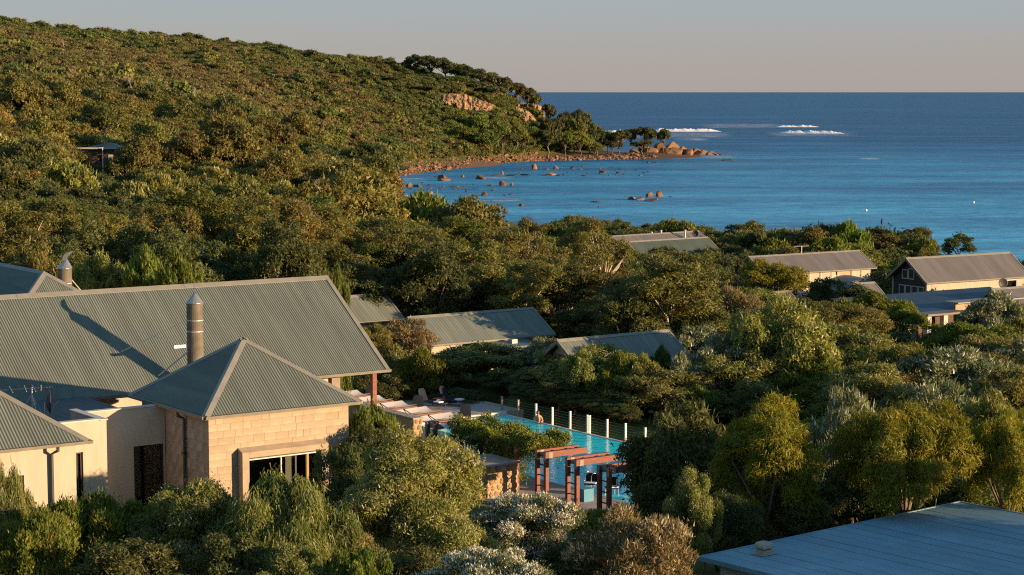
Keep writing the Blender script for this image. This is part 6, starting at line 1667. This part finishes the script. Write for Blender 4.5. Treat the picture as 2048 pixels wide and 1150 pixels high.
MID = [
 # beyond the pool
 (1182, 690, 235, 122, 'peppermint_m', 'tall olive shrub behind the paired fence posts', 'shrub'), (1100, 675, 145, 129, 'silver_m', 'pale flecked shrub right of the white porch wall', 'shrub'), (960, 686, 195, 127, 'peppermint_m2', 'olive shrub behind the loungers below the sunlit villa', 'shrub'), (848, 700, 130, 124, 'green_m', 'golden green shrub right of the lodge eave tip', 'shrub'), (790, 690, 110, 128, 'peppermint_m2', 'pale shrub above the lodge corner post', 'shrub'), (772, 745, 110, 122, 'dark_m', 'dark shrub behind the lodge corner post', 'shrub'),
 (925, 776, 150, 122.5, 'shade', 'low dark hedge shrub right of the loungers', 'shrub'), (1020, 755, 130, 124, 'shade', 'dark shrub behind the far pool corner', 'shrub'), (870, 765, 110, 125, 'shade', 'dark shrub behind the glass fence', 'shrub'), (1075, 735, 130, 123, 'olive_m', 'olive shrub behind the bather', 'shrub'), (1140, 755, 120, 119, 'dark_m', 'dark low shrub behind the first white posts', 'shrub'), (1225, 765, 150, 119, 'olive_m', 'brownish shrub behind the last white posts', 'shrub'), (1290, 806, 90, 119, 'green_m', 'green shrub at the right end of the fence', 'shrub'),
 (1330, 738, 215, 117, 'peppermint_m', 'olive tree mass below the blue villa roof', 'tree'), (1255, 722, 140, 119, 'peppermint_m2', 'golden shrub left below the blue villa roof', 'shrub'), (1322, 694, 54, 122, 'green_m', 'small bright green shrub before the blue villa eave', 'shrub'), (1190, 700, 90, 126, 'peppermint_m2', 'flecked shrub at the left end of the blue villa', 'shrub'),
 (1445, 668, 190, 121, 'silver_m', 'tall silvery flecked tree right of the blue villa roof', 'tree'), (1490, 700, 210, 119, 'peppermint_m', 'pale green mass right of the silvery tree', 'tree'), (1420, 770, 200, 118, 'peppermint_m2', 'olive mass above the dark leaning tree', 'tree'), (1565, 596, 215, 121, 'peppermint_m2', 'broad green tree right of the dark eucalypt', 'tree'), (1600, 655, 190, 121, 'dry_m', 'brownish shrub mass under the broad green tree', 'shrub'), (1480, 640, 110, 128, 'dry_m', 'dry shrub left of the broad green tree', 'shrub'),
 (1690, 650, 190, 138, 'peppermint_m2', 'olive dome left of the small gable shrubs', 'shrub'), (1640, 715, 200, 118, 'green_m', 'dark green dome at the middle right', 'shrub'), (1735, 725, 230, 113, 'peppermint_m', 'wide grey green dome above the feathery trees', 'shrub'), (1620, 770, 150, 115, 'green_m', 'fresh green shrub right of the round feathery tree top', 'shrub'), (1700, 775, 180, 92, 'silver_m', 'pale flowering shrub between the feathery tree tops', 'shrub'),
 (1905, 695, 270, 122, 'silver_m', 'wide dark flecked dome at right below the white walls', 'shrub'), (2015, 735, 200, 108, 'peppermint_m', 'pale tree at the right edge below the hedge', 'tree'), (1880, 765, 220, 96, 'silver_m', 'pinkish silver blossoming shrub above the broad feathery tree', 'shrub'), (1985, 785, 190, 92, 'peppermint_m2', 'pale green shrub above the right edge feathery tree', 'shrub'), (1800, 690, 150, 125, 'olive_m', 'olive shrub left of the dark flecked dome', 'shrub'),
 (1998, 582, 145, 162, 'silver_m', 'pale round tree beside the white walled house', 'tree'), (1945, 648, 220, 150, 'hedge', 'bright green clipped hedge before the white walls', 'shrub'), (2040, 640, 110, 152, 'green_m', 'green shrub at the right edge beside the hedge', 'shrub'), (1748, 586, 125, 172, 'green_m', 'round green tree before the brown gable house', 'tree'), (1808, 604, 90, 168, 'green_m', 'upright green tree left of the white wall', 'tree'), (1690, 595, 90, 176, 'dry_m', 'leafless brown shrub before the brown gable', 'shrub'),
 (1540, 520, 130, 192, 'feather_m', 'flat topped light green tree before the roller blind house', 'tree'), (1510, 580, 140, 180, 'hedge', 'low bright green shrub under the flat topped tree', 'shrub'), (1470, 600, 160, 165, 'dry_m', 'brown shrub strip left of the flat topped tree', 'shrub'),
 (818, 635, 125, 134, 'dry_m', 'brown gold bush at the left end of the sunlit villa', 'shrub'), (745, 650, 90, 130, 'olive_m', 'small olive bush between the lodge and first villa roof', 'shrub'), (880, 735, 90, 127, 'peppermint_m2', 'flecked shrub left of the porch', 'shrub'), (1030, 700, 100, 131, 'green_m', 'green shrub under the porch vent', 'shrub'),
 (672, 545, 60, 100, 'hedge', 'yellow green bush peeking over the lodge ridge end', 'shrub'),
 (1165, 700, 95, 119, 'peppermint_m2', 'flecked shrub under the left half of the blue villa eave', 'shrub'), (1240, 706, 85, 118.5, 'green_m', 'green shrub under the middle of the blue villa eave', 'shrub'), (1287, 709, 80, 118, 'peppermint_m2', 'olive shrub beside the small bright one at the blue villa', 'shrub'), (1362, 706, 75, 118, 'silver_m', 'flecked shrub at the right end of the blue villa eave', 'shrub'),
 (1265, 508, 90, 238, 'euc_f', 'olive tree before the dark red gable wall', 'tree'), (1330, 503, 100, 240, 'euc_f', 'olive tree under the middle of the dull green roof', 'tree'), (1395, 508, 100, 238, 'dark_f', 'dark tree under the right end of the dull green roof', 'tree'), (1225, 520, 70, 236, 'dark_f', 'dark tree left of the dark red gable', 'tree'),
 (1062, 796, 85, 120, 'shade', 'low dark shrub behind the bather fence', 'shrub'), (1112, 806, 90, 118.5, 'shade', 'low dark shrub behind the first white post', 'shrub'), (1160, 818, 90, 117, 'shade', 'low dark shrub left of the paired posts', 'shrub'), (1208, 830, 85, 115.5, 'shade', 'low dark shrub right of the paired posts', 'shrub'), (1250, 842, 80, 114, 'shade', 'low dark shrub behind the last white post', 'shrub'),
 # big trees behind the lodge
 (420, 366, 230, 150, 'euc_green', 'tallest bright eucalypt behind the lodge ridge, left of centre', 'tree'), (500, 402, 150, 146, 'euc_m2', 'slim eucalypt right of the tallest one', 'tree'), (575, 392, 190, 152, 'euc_m', 'pale trunked eucalypt above the lodge ridge', 'tree'), (340, 395, 150, 156, 'euc_m2', 'olive eucalypt left of the tallest one', 'tree'), (640, 405, 190, 160, 'euc_m', 'brownish eucalypt above the lodge gable', 'tree'), (255, 392, 180, 172, 'dark_m', 'dark eucalypt above the left lodge ridge', 'tree'), (165, 405, 190, 180, 'euc_m2', 'golden olive tree above the scoop topped flue', 'tree'), (60, 395, 200, 185, 'euc_m', 'broad olive tree at left above the blue hip roof', 'tree'),
 (293, 503, 130, 116, 'green_m', 'bright green bush just behind the lodge ridge', 'shrub'), (355, 510, 120, 113, 'green_m', 'second bright bush just behind the lodge ridge', 'shrub'), (200, 505, 130, 118, 'peppermint_m2', 'pale grey green bush right of the scoop topped flue', 'shrub'), (60, 482, 150, 122, 'peppermint_m', 'grey green bush left of the scoop topped flue', 'shrub'), (130, 468, 140, 128, 'dark_m', 'dark bush behind the scoop topped flue', 'shrub'),
 (730, 430, 200, 170, 'euc_m', 'rounded eucalypt left of the bay', 'tree'), (830, 440, 200, 165, 'euc_m2', 'eucalypt with pale limbs under the bay', 'tree'), (925, 425, 190, 180, 'euc_green', 'leafy eucalypt with its top against the water', 'tree'), (1000, 455, 170, 168, 'euc_m', 'eucalypt under the offshore rocks, lit on its right', 'tree'), (1062, 436, 110, 178, 'open_euc', 'open crowned eucalypt with its twigs against the sea', 'tree'), (1190, 438, 140, 170, 'open_euc', 'leaning eucalypt with bare limb left of the shore roofs', 'tree'), (1120, 505, 170, 152, 'euc_m2', 'golden eucalypt below the open crowned one', 'tree'), (1025, 520, 190, 146, 'euc_m', 'shadowy eucalypt above the sunlit villa ridge', 'tree'), (920, 520, 200, 148, 'dark_m', 'dark eucalypt left above the sunlit villa', 'tree'), (820, 525, 190, 146, 'dark_m', 'dark tree above the first villa roof', 'tree'), (735, 520, 170, 143, 'dark_m', 'dark tree right behind the lodge gable end', 'tree'),
 (1345, 505, 250, 138, 'euc_m', 'broad brown green eucalypt below the shore roofs', 'tree'), (1260, 560, 170, 137, 'dark_m', 'dark tree left under the broad eucalypt', 'tree'), (1180, 590, 160, 143, 'dark_m', 'dark tree behind the sunlit villa gable', 'tree'), (1400, 585, 170, 138, 'dark_m', 'dark tree right under the broad eucalypt', 'tree'), (1460, 570, 130, 158, 'dry_m', 'leafless brown tree right of the broad eucalypt', 'tree'),
 (1215, 500, 90, 185, 'euc_m2', 'golden leaved tree below the leaning eucalypt', 'tree'),
 # far side
 (718, 325, 170, 260, 'euc_f', 'lone tall tree standing before the beach corner', 'tree'), (650, 350, 140, 245, 'gold_f', 'golden tree left of the lone beach corner tree', 'tree'), (845, 390, 150, 225, 'round_f', 'left of the two rounded treetops below the bay rocks', 'tree'), (925, 396, 150, 222, 'euc_f', 'right of the two rounded treetops below the bay rocks', 'tree'), (785, 400, 130, 215, 'gold_f', 'golden treetop left of the rounded pair', 'tree'),
 (1095, 480, 70, 260, 'round_f', 'low green treetop at the water left of the leaning eucalypt', 'tree'),
]
for x, y, w, d, k, lab, nm in MID:
    tree(x, y, w, d, k, lab, name=nm)
BEACH = [(1432, 478, 70), (1462, 470, 80), (1500, 464, 80), (1540, 468, 80), (1580, 462, 80), (1618, 456, 90), (1660, 450, 90), (1700, 446, 90), (1740, 456, 90), (1775, 462, 90), (1812, 470, 90), (1845, 478, 70), (1790, 495, 80), (1850, 500, 60), (1480, 495, 80), (1560, 492, 80), (1640, 485, 90), (1725, 490, 90)]
for i, (x, y, w) in enumerate(BEACH):
    tree(x, y, w, (262 if i < 12 else 252) + VR.uniform(-4, 4), ['dark_f', 'euc_f', 'dark_f', 'round_f'][i % 4] if i != 11 else 'round_f', ('dense round green tree at the seaward end of the beach belt' if i == 11 else where('dark tree of the beach belt', x, y)), None if i == 11 else 'trees of the dark beach belt')

# filler trees wherever the belts are closed, kept clear of everything that stays visible
CLEAR = [(772, 330, 1130, 432, 700), (0, 520, 150, 600, 130), (690, 585, 810, 650, 142), (825, 612, 1115, 700, 142), (1135, 660, 1378, 720, 128), (1195, 458, 1445, 500, 258), (1465, 495, 1765, 570, 232), (1600, 555, 1800, 600, 212), (1795, 510, 2048, 662, 225), (760, 340, 1010, 398, 700), (1010, 320, 2048, 440, 900),
         (1255, 440, 1430, 480, 300), (1870, 440, 2048, 520, 300), (150, 270, 245, 312, 372), (190, 288, 220, 362, 352), (435, 250, 480, 276, 480), (690, 770, 1300, 1010, 120), (0, 560, 790, 1150, 100), (950, 395, 1130, 470, 300), (150, 490, 600, 600, 108), (690, 400, 1000, 440, 230)]
def blocked(x, y, d, w, h):
    s = FPX / d; z = ground_veg(x, y)
    cx, cy = proj((x, y, z + h)); _, cb = proj((x, y, z))
    x0, x1 = cx - w * s / 2, cx + w * s / 2
    for a, b, c, e, dd in CLEAR:
        if d < dd and x1 > a and x0 < c and cb > b and cy < e:
            return True
    return False
def scatter(n, d0, d1, xr, keys, hr, wr, label, group, min_gap=0.62, clear=True, yr=None, name='tree', tries=40, zmin=2.2):
    made = 0
    for _ in range(n * tries):
        if made >= n: break
        d = math.sqrt(VR.uniform(d0 * d0, d1 * d1)); x = VR.uniform(*xr); X = (x - 1024) / FPX * d
        w, h = VR.uniform(*wr), VR.uniform(*hr)
        z = ground_veg(X, d)
        if z < zmin: continue
        if any((X - a) ** 2 + (d - b) ** 2 < ((w / 2 + r) * min_gap) ** 2 for a, b, r in TAKEN): continue
        u, v = COMPLEX.loc((X, d))
        if -32 < u < 19 and -4 < v < 50 or 19 <= u < 39.5 and 6 < v < 47: continue
        if X > 4 and d < 83: continue
        if 5 < X < 42 and abs(d - (109.5 - 0.364 * (X - 6))) < 7 and z + h > 9.0 + 0.15 * (X - 6): continue
        if clear and blocked(X, d, d, w, h): continue
        k = VR.choice(keys)
        if yr:
            _, py = proj((X, d, z + h))
            if not yr[0] < py < yr[1]: continue
        TAKEN.append((X, d, w / 2)); made += 1
        if isinstance(label, dict):
            plant(k, X, d, z, w, h, where(label[k], *proj((X, d, z + h * 0.6))), group, name)
        else:
            plant(k, X, d, z, w, h, where(label, *proj((X, d, z + h * 0.6))), group, name)
    return made
N = {}
N['under'] = scatter(70, 66, 125, (1290, 2090), ['shade', 'dark_m', 'green_m'], (1.6, 3.0), (2.6, 4.2), 'dark low undergrowth shrub', 'undergrowth right of the pool', 0.5, True, name='shrub')
N['right'] = scatter(60, 95, 200, (1250, 2100), ['peppermint_m', 'peppermint_m2', 'olive_m', 'green_m', 'silver_m'], (2.6, 4.4), (4.5, 7.0), {'peppermint_m': 'olive domed shrub in the thicket', 'peppermint_m2': 'olive domed shrub in the thicket', 'olive_m': 'olive domed shrub in the thicket', 'green_m': 'green domed shrub in the thicket', 'silver_m': 'pale flecked shrub in the thicket'}, 'thicket between pool and beach houses', 0.55, name='shrub')
N['belt'] = scatter(70, 128, 215, (-40, 1480), ['euc_m', 'euc_m2', 'euc_green', 'dark_m', 'dark_m'], (6.0, 9.5), (5.5, 7.5), {'euc_m': 'olive eucalypt in the tree belt', 'euc_m2': 'olive eucalypt in the tree belt', 'euc_green': 'green eucalypt in the tree belt', 'dark_m': 'dark tree in the tree belt'}, 'tree belt behind the lodge', 0.5, yr=(385, 640))
N['far'] = scatter(105, 210, 360, (-40, 1000), ['euc_f', 'gold_f', 'dark_f', 'round_f', 'pale_f'], (4.5, 7.5), (5.5, 8.0), {'euc_f': 'olive tree at the hill foot', 'gold_f': 'golden tree at the hill foot', 'dark_f': 'dark tree at the hill foot', 'round_f': 'green tree at the hill foot', 'pale_f': 'pale tree at the hill foot'}, 'trees at the foot of the hill', 0.5, yr=(262, 470))
N['shore'] = scatter(40, 225, 330, (1000, 2090), ['dark_f', 'euc_f', 'round_f', 'pale_f'], (3.0, 5.5), (5.0, 7.5), 'low coastal tree', 'low trees among the beach houses', 0.5)

for i, (X, Y, w_, h_, k_) in enumerate([(22, 60, 6, 7.0, 'feather_b'), (27, 64, 6, 7.5, 'peppermint_a'), (26, 55, 6, 6.5, 'peppermint_a'), (31, 59, 6, 8, 'feather_b'), (33, 52, 6, 8, 'peppermint_a'), (24, 69, 5, 7, 'feather_a'), (38, 57, 6, 8.5, 'peppermint_a'), (30, 48, 6, 7.5, 'feather_b')]):
    plant(k_, X, Y, ground(X, Y), w_, h_, 'tall tree shading the corner roof from beyond the picture edge', 'trees beyond the right picture edge', 'tree')
# headland trees with flat umbrella crowns
HEAD = [(832, 110, 34, 905, 'umbrella_b'), (862, 113, 44, 900, 'umbrella_b'), (890, 120, 44, 895, 'umbrella_a'), (915, 128, 36, 890, 'umbrella_a'), (940, 135, 40, 888, 'umbrella_b'), (965, 142, 40, 885, 'umbrella_b'), (990, 152, 44, 880, 'umbrella_b'), (1012, 164, 36, 880, 'umbrella_a'), (1035, 166, 34, 884, 'umbrella_a'), (1055, 176, 30, 888, 'umbrella_a'), (1066, 184, 26, 890, 'umbrella_a'),
        (880, 155, 40, 868, 'umbrella_b'), (915, 152, 50, 866, 'umbrella_c'), (950, 163, 44, 862, 'umbrella_b'), (985, 172, 44, 862, 'umbrella_b'), (660, 152, 64, 830, 'umbrella_b'), (735, 166, 48, 838, 'umbrella_a'), (785, 168, 44, 842, 'umbrella_a'), (845, 182, 44, 838, 'umbrella_a'), (725, 138, 30, 862, 'umbrella_a'), (800, 148, 36, 862, 'umbrella_a'),
        (925, 225, 50, 808, 'umbrella_c'), (955, 232, 60, 804, 'umbrella_c'), (990, 240, 60, 806, 'umbrella_c'), (925, 252, 54, 790, 'umbrella_c'), (965, 258, 64, 792, 'umbrella_c'), (1005, 262, 50, 806, 'umbrella_b'), (1035, 250, 44, 822, 'umbrella_c'), (900, 240, 40, 800, 'umbrella_c'), (1045, 268, 40, 826, 'umbrella_b'),
        (1095, 260, 52, 836, 'umbrella_a'), (1068, 254, 40, 846, 'umbrella_c'), (1105, 238, 44, 862, 'umbrella_b'), (1130, 225, 36, 872, 'umbrella_b'), (1158, 221, 48, 880, 'umbrella_b'), (1150, 240, 48, 866, 'umbrella_c'), (1180, 246, 44, 874, 'umbrella_b'), (1130, 262, 44, 848, 'umbrella_c'), (1160, 264, 46, 850, 'umbrella_c'), (1195, 262, 46, 862, 'umbrella_b'), (1098, 208, 28, 885, 'umbrella_a'),
        (1215, 262, 34, 868, 'umbrella_c'), (1240, 260, 44, 862, 'umbrella_a'), (1262, 257, 30, 878, 'umbrella_a'), (1293, 254, 46, 872, 'umbrella_a'), (1328, 258, 28, 872, 'umbrella_a'), (1285, 281, 44, 862, 'umbrella_a'), (1225, 282, 40, 858, 'umbrella_b'), (1190, 285, 36, 852, 'umbrella_c')]
HL = {45: 'small umbrella shaped tree standing alone at the headland tip', 44: 'large umbrella tree second from the headland tip', 46: 'low bushy tree under the umbrella trees at the headland tip', 30: 'pale trunked umbrella tree on the grass above the boulder beach', 0: 'leftmost dark tree standing up on the headland skyline', 15: 'wide umbrella tree alone on the open hillside', 43: 'umbrella tree third from the headland tip', 42: 'pale stemmed tree fourth from the headland tip'}
for i, (x, y, w, d, k) in enumerate(HEAD):
    w *= 1.4 if i < 15 else 1.1
    tree(x, y, w, d, k, HL[i] if i in HL else where('dark wind shaped headland tree', x, y + 12), None if i in HL else 'dark trees on the headland', minh=2.5)

# the hillside: larger bushes singly, everything between them as one mass
def hill_ok(X, Y):
    z = _rough(X, Y)
    return z
rng = np.random.default_rng(77)
pts = []
for d0, d1, n in ((330, 480, 7200), (480, 640, 9000), (640, 800, 11500), (800, 980, 12500)):
    d = np.sqrt(rng.uniform(d0 * d0, d1 * d1, n)); px_ = rng.uniform(-60, 1330, n); X = (px_ - 1024) / FPX * d
    pts.append(np.c_[X, d])
pts = np.concatenate(pts)
pz = _rough(pts[:, 0], pts[:, 1])
keep = (pz > np.where(pts[:, 1] > 780, 2.5, 3.4)) & ~((pts[:, 1] < 655) & (pts[:, 0] / pts[:, 1] * FPX + 1024 > 960))
big = np.array([(a, b, r) for a, b, r in TAKEN if b > 300])
kx, ky = [], []
pts, pz = pts[keep], pz[keep]
# stay off the cliffs, the grassy strip by the beach and the house plot
ok = np.ones(len(pts), bool)
for x0, x1, y0, y1, dd in ((880, 1006, 183, 219, 850), (1030, 1092, 204, 241, 890), (135, 255, 272, 352, 376), (188, 222, 280, 375, 356), (426, 490, 246, 315, 500), (764, 1330, 322, 450, 655)):
    s = np.array([proj((p[0], p[1], z + 1.5)) for p, z in zip(pts, pz)]) if x0 == 880 else s
    ok &= ~((s[:, 0] > x0) & (s[:, 0] < x1) & (s[:, 1] > y0) & (s[:, 1] < y1) & (pts[:, 1] < dd))
pts, pz = pts[ok], pz[ok]
sg = np.array([proj((p[0], p[1], z + 1.5)) for p, z in zip(pts, pz)])
low_ok = ~((sg[:, 0] > 135) & (sg[:, 0] < 255) & (sg[:, 1] > 352) & (sg[:, 1] < 372) & (pts[:, 1] < 376))
pts, pz = pts[low_ok], pz[low_ok]
# kind of cover changes in broad patches over the hill
patch = np.sin(pts[:, 0] * 0.021 + 1.1) + np.sin(pts[:, 1] * 0.017 + pts[:, 0] * 0.012) + 0.7 * np.sin(pts[:, 0] * 0.06 + pts[:, 1] * 0.05) + rng.normal(0, 0.8, len(pts))
upper = _smooth(pts[:, 1], 560, 760)
kind = np.where(patch + 0.8 * upper > 1.0, 1, np.where(patch < -1.5 + 0.9 * upper, 2, np.where(rng.random(len(pts)) < 0.4, 3, 0)))
size = (0.45 + 0.85 * rng.random(len(pts)) ** 1.6) * (1.30 - 0.45 * upper) * np.where(rng.random(len(pts)) < 0.08, 1.5, 1.0)
near = pts[:, 1] < 560
kind = np.where(near, np.array([4, 5, 6, 7])[kind], kind)
size = np.where(near, size * 0.60, size)
app = size / pts[:, 1]
order = np.argsort(-app)
single_i = order[:290]
HK = ['heath_a', 'heath_b', 'heath_c', 'heath_d', 'pale_f', 'dark_f', 'gold_f', 'euc_f']
HLAB = ['olive hillside bush', 'dark green hillside bush', 'brown dry hillside bush', 'low spreading hillside bush', 'pale green hillside bush', 'dark leafy hillside bush', 'golden hillside bush', 'olive leafy hillside bush']
for i in single_i:
    k = HK[kind[i]]; p = PROTO[k]
    plant(k, pts[i, 0], pts[i, 1], pz[i] - 0.2, p['W'] * size[i], p['H'] * size[i] * VR.uniform(.9, 1.3), where(HLAB[kind[i]], *proj((pts[i, 0], pts[i, 1], pz[i] + 1.5))), 'bushes on the hillside', 'bush')
rest = order[290:]
def stuff_instances(name, label, P, Z, K, S, keys):
    me = bpy.data.meshes.new(name); me.vertices.add(len(P)); me.vertices.foreach_set('co', np.c_[P, Z - 0.2].astype(np.float32).ravel())
    for nm, val, ty in (('inst_scale', S, 'FLOAT'), ('inst_rot', rng.uniform(0, 6.28, len(P)), 'FLOAT'), ('inst_kind', K, 'INT')):
        a = me.attributes.new(nm, ty, 'POINT'); a.data.foreach_set('value', val.astype(np.int32 if ty == 'INT' else np.float32))
    o = bpy.data.objects.new(name, me); COL.objects.link(o)
    col = bpy.data.collections.new(name + '_kinds')
    for i, k in enumerate(keys):
        q = bpy.data.objects.new('%d_%s' % (i, k), PROTO[k]['crown']); col.objects.link(q)
    ng = bpy.data.node_groups.new(name, 'GeometryNodeTree')
    ng.interface.new_socket('Geometry', in_out='INPUT', socket_type='NodeSocketGeometry'); ng.interface.new_socket('Geometry', in_out='OUTPUT', socket_type='NodeSocketGeometry')
    gi, go = ng.nodes.new('NodeGroupInput'), ng.nodes.new('NodeGroupOutput')
    ci = ng.nodes.new('GeometryNodeCollectionInfo'); ci.inputs['Collection'].default_value = col; ci.inputs['Separate Children'].default_value = True; ci.inputs['Reset Children'].default_value = True
    ip = ng.nodes.new('GeometryNodeInstanceOnPoints'); ip.inputs['Pick Instance'].default_value = True
    def att(nm, ty):
        a = ng.nodes.new('GeometryNodeInputNamedAttribute'); a.data_type = ty; a.inputs['Name'].default_value = nm; return a.outputs['Attribute']
    cx = ng.nodes.new('ShaderNodeCombineXYZ'); ng.links.new(att('inst_rot', 'FLOAT'), cx.inputs['Z'])
    ng.links.new(gi.outputs[0], ip.inputs['Points']); ng.links.new(ci.outputs[0], ip.inputs['Instance']); ng.links.new(att('inst_kind', 'INT'), ip.inputs['Instance Index'])
    ng.links.new(cx.outputs[0], ip.inputs['Rotation']); ng.links.new(att('inst_scale', 'FLOAT'), ip.inputs['Scale']); ng.links.new(ip.outputs[0], go.inputs[0])
    md = o.modifiers.new('scatter', 'NODES'); md.node_group = ng
    return props(o, label, 'shrubbery', kind='stuff')
stuff_instances('hillside_shrubbery', 'dense low scrub covering the far hillside', pts[rest], pz[rest], kind[rest], size[rest], HK)
# undergrowth filling the ground between the nearer trees
n = 5200
d = np.sqrt(rng.uniform(50 ** 2, 345 ** 2, n)); px_ = rng.uniform(-150, 2200, n); X = (px_ - 1024) / FPX * d
z = _rough(X, d)
u = (X - COMPLEX.x) * COMPLEX.c + (d - COMPLEX.y) * COMPLEX.s; v = -(X - COMPLEX.x) * COMPLEX.s + (d - COMPLEX.y) * COMPLEX.c
bad = ((px_ > 765) & (px_ < 1130) & (d > 235)) | ((X > 4) & (X < 40) & (np.abs(d - (109.5 - 0.364 * (X - 6))) < 8)) | (z < 1.6) | ((px_ > 1850) & (d > 235)) | ((u > -32) & (u < 18) & (v > -3) & (v < 48)) | ((u > 17) & (u < 40) & (v > -1) & (v < 50))
bu = (X - 6.5); bad |= (X > 4) & (X < 34) & (d > 50) & (d < 82)
for hx, hy, r in [(o.location.x, o.location.y, 8.5) for o in list(COL.objects) if o.get('category') in ('house', 'carport', 'porch')]:
    bad |= (X - hx) ** 2 + (d - hy) ** 2 < r * r
g = ~bad
sz = rng.uniform(0.22, 0.5, n)
stuff_instances('undergrowth', 'low dark undergrowth covering the ground between trees', np.c_[X, d][g], z[g], rng.integers(0, 4, n)[g], sz[g] * np.clip(d[g] / 160, 0.6, 1.3), ['dark_f', 'round_f', 'pale_f', 'dark_f'])

# bleached dead trees on the hill
def dead_tree(label, x, y, d, hpx, seed):
    p = at(x, y, d); z = ground_veg(p.x, p.y); r = random.Random(seed); h = hpx * d / FPX; m = MB(); zb = max(z, p.z - 0.5)
    def grow(a, dr, L, rad, lv):
        b = a + dr * L; m.tube([a, a.lerp(b, .5) + Vector((r.uniform(-.1, .1), r.uniform(-.1, .1), 0)) * L, b], [rad, rad * .8, rad * .55], 5, caps=False)
        if lv:
            for _ in range(3):
                grow(b if r.random() < .6 else a.lerp(b, .6), (dr + Vector((r.uniform(-1, 1), r.uniform(-1, 1), r.uniform(-.2, .6)))).normalized(), L * .7, rad * .55, lv - 1)
    grow(Vector((p.x, p.y, zb)), Vector((r.uniform(-.4, .4), r.uniform(-.4, .4), 1)).normalized(), h * .34, 0.16, 4)
    t = Thing('dead_tree', label, 'dead tree', W0, (p.x, p.y, zb), group='bleached dead trees on the hillside'); t.part('trunk', m, 'bark_dead')
for q in [('bleached dead tree at the left of the hillside group', 262, 172, 560, 26, 1), ('widest bleached dead tree in the hillside group', 288, 178, 556, 30, 2), ('forked bleached dead tree in the hillside group', 304, 180, 554, 30, 3), ('low bleached dead tree right in the hillside group', 335, 186, 552, 26, 4), ('single bare trunk right of the dead tree group', 388, 188, 560, 22, 5), ('bare white tree alone below the dead group', 255, 222, 500, 26, 6), ('bare white branch high on the left hillside', 56, 140, 620, 18, 7), ('bare tree at the upper left of the hillside', 128, 92, 720, 22, 8)]:
    dead_tree(*q)
for q in [('bare pale snag above the lodge gable', 640, 380, 250, 40, 9), ('bare twig tree near the lone beach corner tree', 690, 372, 300, 34, 10)]:
    dead_tree(*q)

# the house, lamp and roofs showing through the hillside scrub
def hill_house():
    p = at(205, 306, 372); fr = Frame(p.x, p.y, 92); zb = p.z - 1.6; ze = p.z + 1.05
    t = Thing('hill_house', 'low house with pale fascia and brown roof in the hillside scrub', 'house', fr, (0, 3, zb))
    S0, S1 = -3.0, 3.4
    m = MB(); e = [(S0, 0, ze), (S1, 0, ze), (S1, 6, ze), (S0, 6, ze)]; r0, r1 = (0.2, 3, ze + 0.85), (0.9, 3, ze + 0.85)
    m.poly([e[0], e[1], r1, r0]); m.poly([e[1], e[2], r1]); m.poly([e[2], e[3], r0, r1]); m.poly([e[3], e[0], r0]); m.poly([e[3], e[2], e[1], e[0]])
    r = t.part('roof', m, 'roof_metal_far')
    t.part('fascia', MB().box((-5.4, -0.15, ze - 0.3), (S1 + 0.1, -0.02, ze - 0.02)), 'render_white', r)
    t.part('wall', MB().box((-5.2, 0.5, zb - 2), (S1 - 0.3, 0.7, ze - 0.05)).box((S1 - 0.5, 0.702, zb - 2), (S1 - 0.3, 5.5, ze - 0.05)), 'brown_cladding')
    t.part('flat_roof', MB().box((-5.3, 0.0, ze - 0.28), (S0 - 0.02, 4, ze - 0.05)), 'render_white')
    t.part('window', MB().box((1.0, 0.42, zb + 0.2), (1.9, 0.49, zb + 1.3)), 'render_white')
    t.part('window', MB().box((-0.9, 0.42, zb + 0.2), (-0.1, 0.49, zb + 1.2)), 'glass_window')
hill_house()
p = at(205, 296, 350); zb = ground_veg(p.x, p.y)
t = Thing('street_lamp', 'tall thin white lamp post before the hillside house', 'lamp', W0, (p.x, p.y, zb))
t.part('pole', MB().tube([(p.x, p.y, zb - 0.5), (p.x, p.y, p.z)], [0.11, 0.07], 8), 'post_white'); t.part('lamp_head', MB().box((p.x - 0.55, p.y - 0.12, p.z), (p.x + 0.15, p.y + 0.12, p.z + 0.12)), 'render_white')
p = at(458, 271, 490)
gable_house('hill_house', 'small red roofed shed in the hillside scrub below a dark tree', Vector((p.x + 2.2, p.y, p.z)), 88, 2.4, 1.5, 4.2, 2.0, 'roof_red', 'brown_cladding')
p = at(30, 345, 300)
t = Thing('water_tank', 'pale blue tank glimpsed through trees at the left edge', 'tank', W0, (p.x, p.y, p.z - 1.5))
t.part('body', MB().tube([(p.x, p.y, p.z - 3), (p.x, p.y, p.z + 0.6)], 0.6, 16), 'blue_paint'); t.part('lid', MB().tube([(p.x, p.y, p.z + 0.602), (p.x, p.y, p.z + 0.8)], [0.62, 0.2], 16), 'render_white')
print('PLACED', N, 'tris', sum(len(m.loop_triangles) or len(m.polygons) for m in bpy.data.meshes))
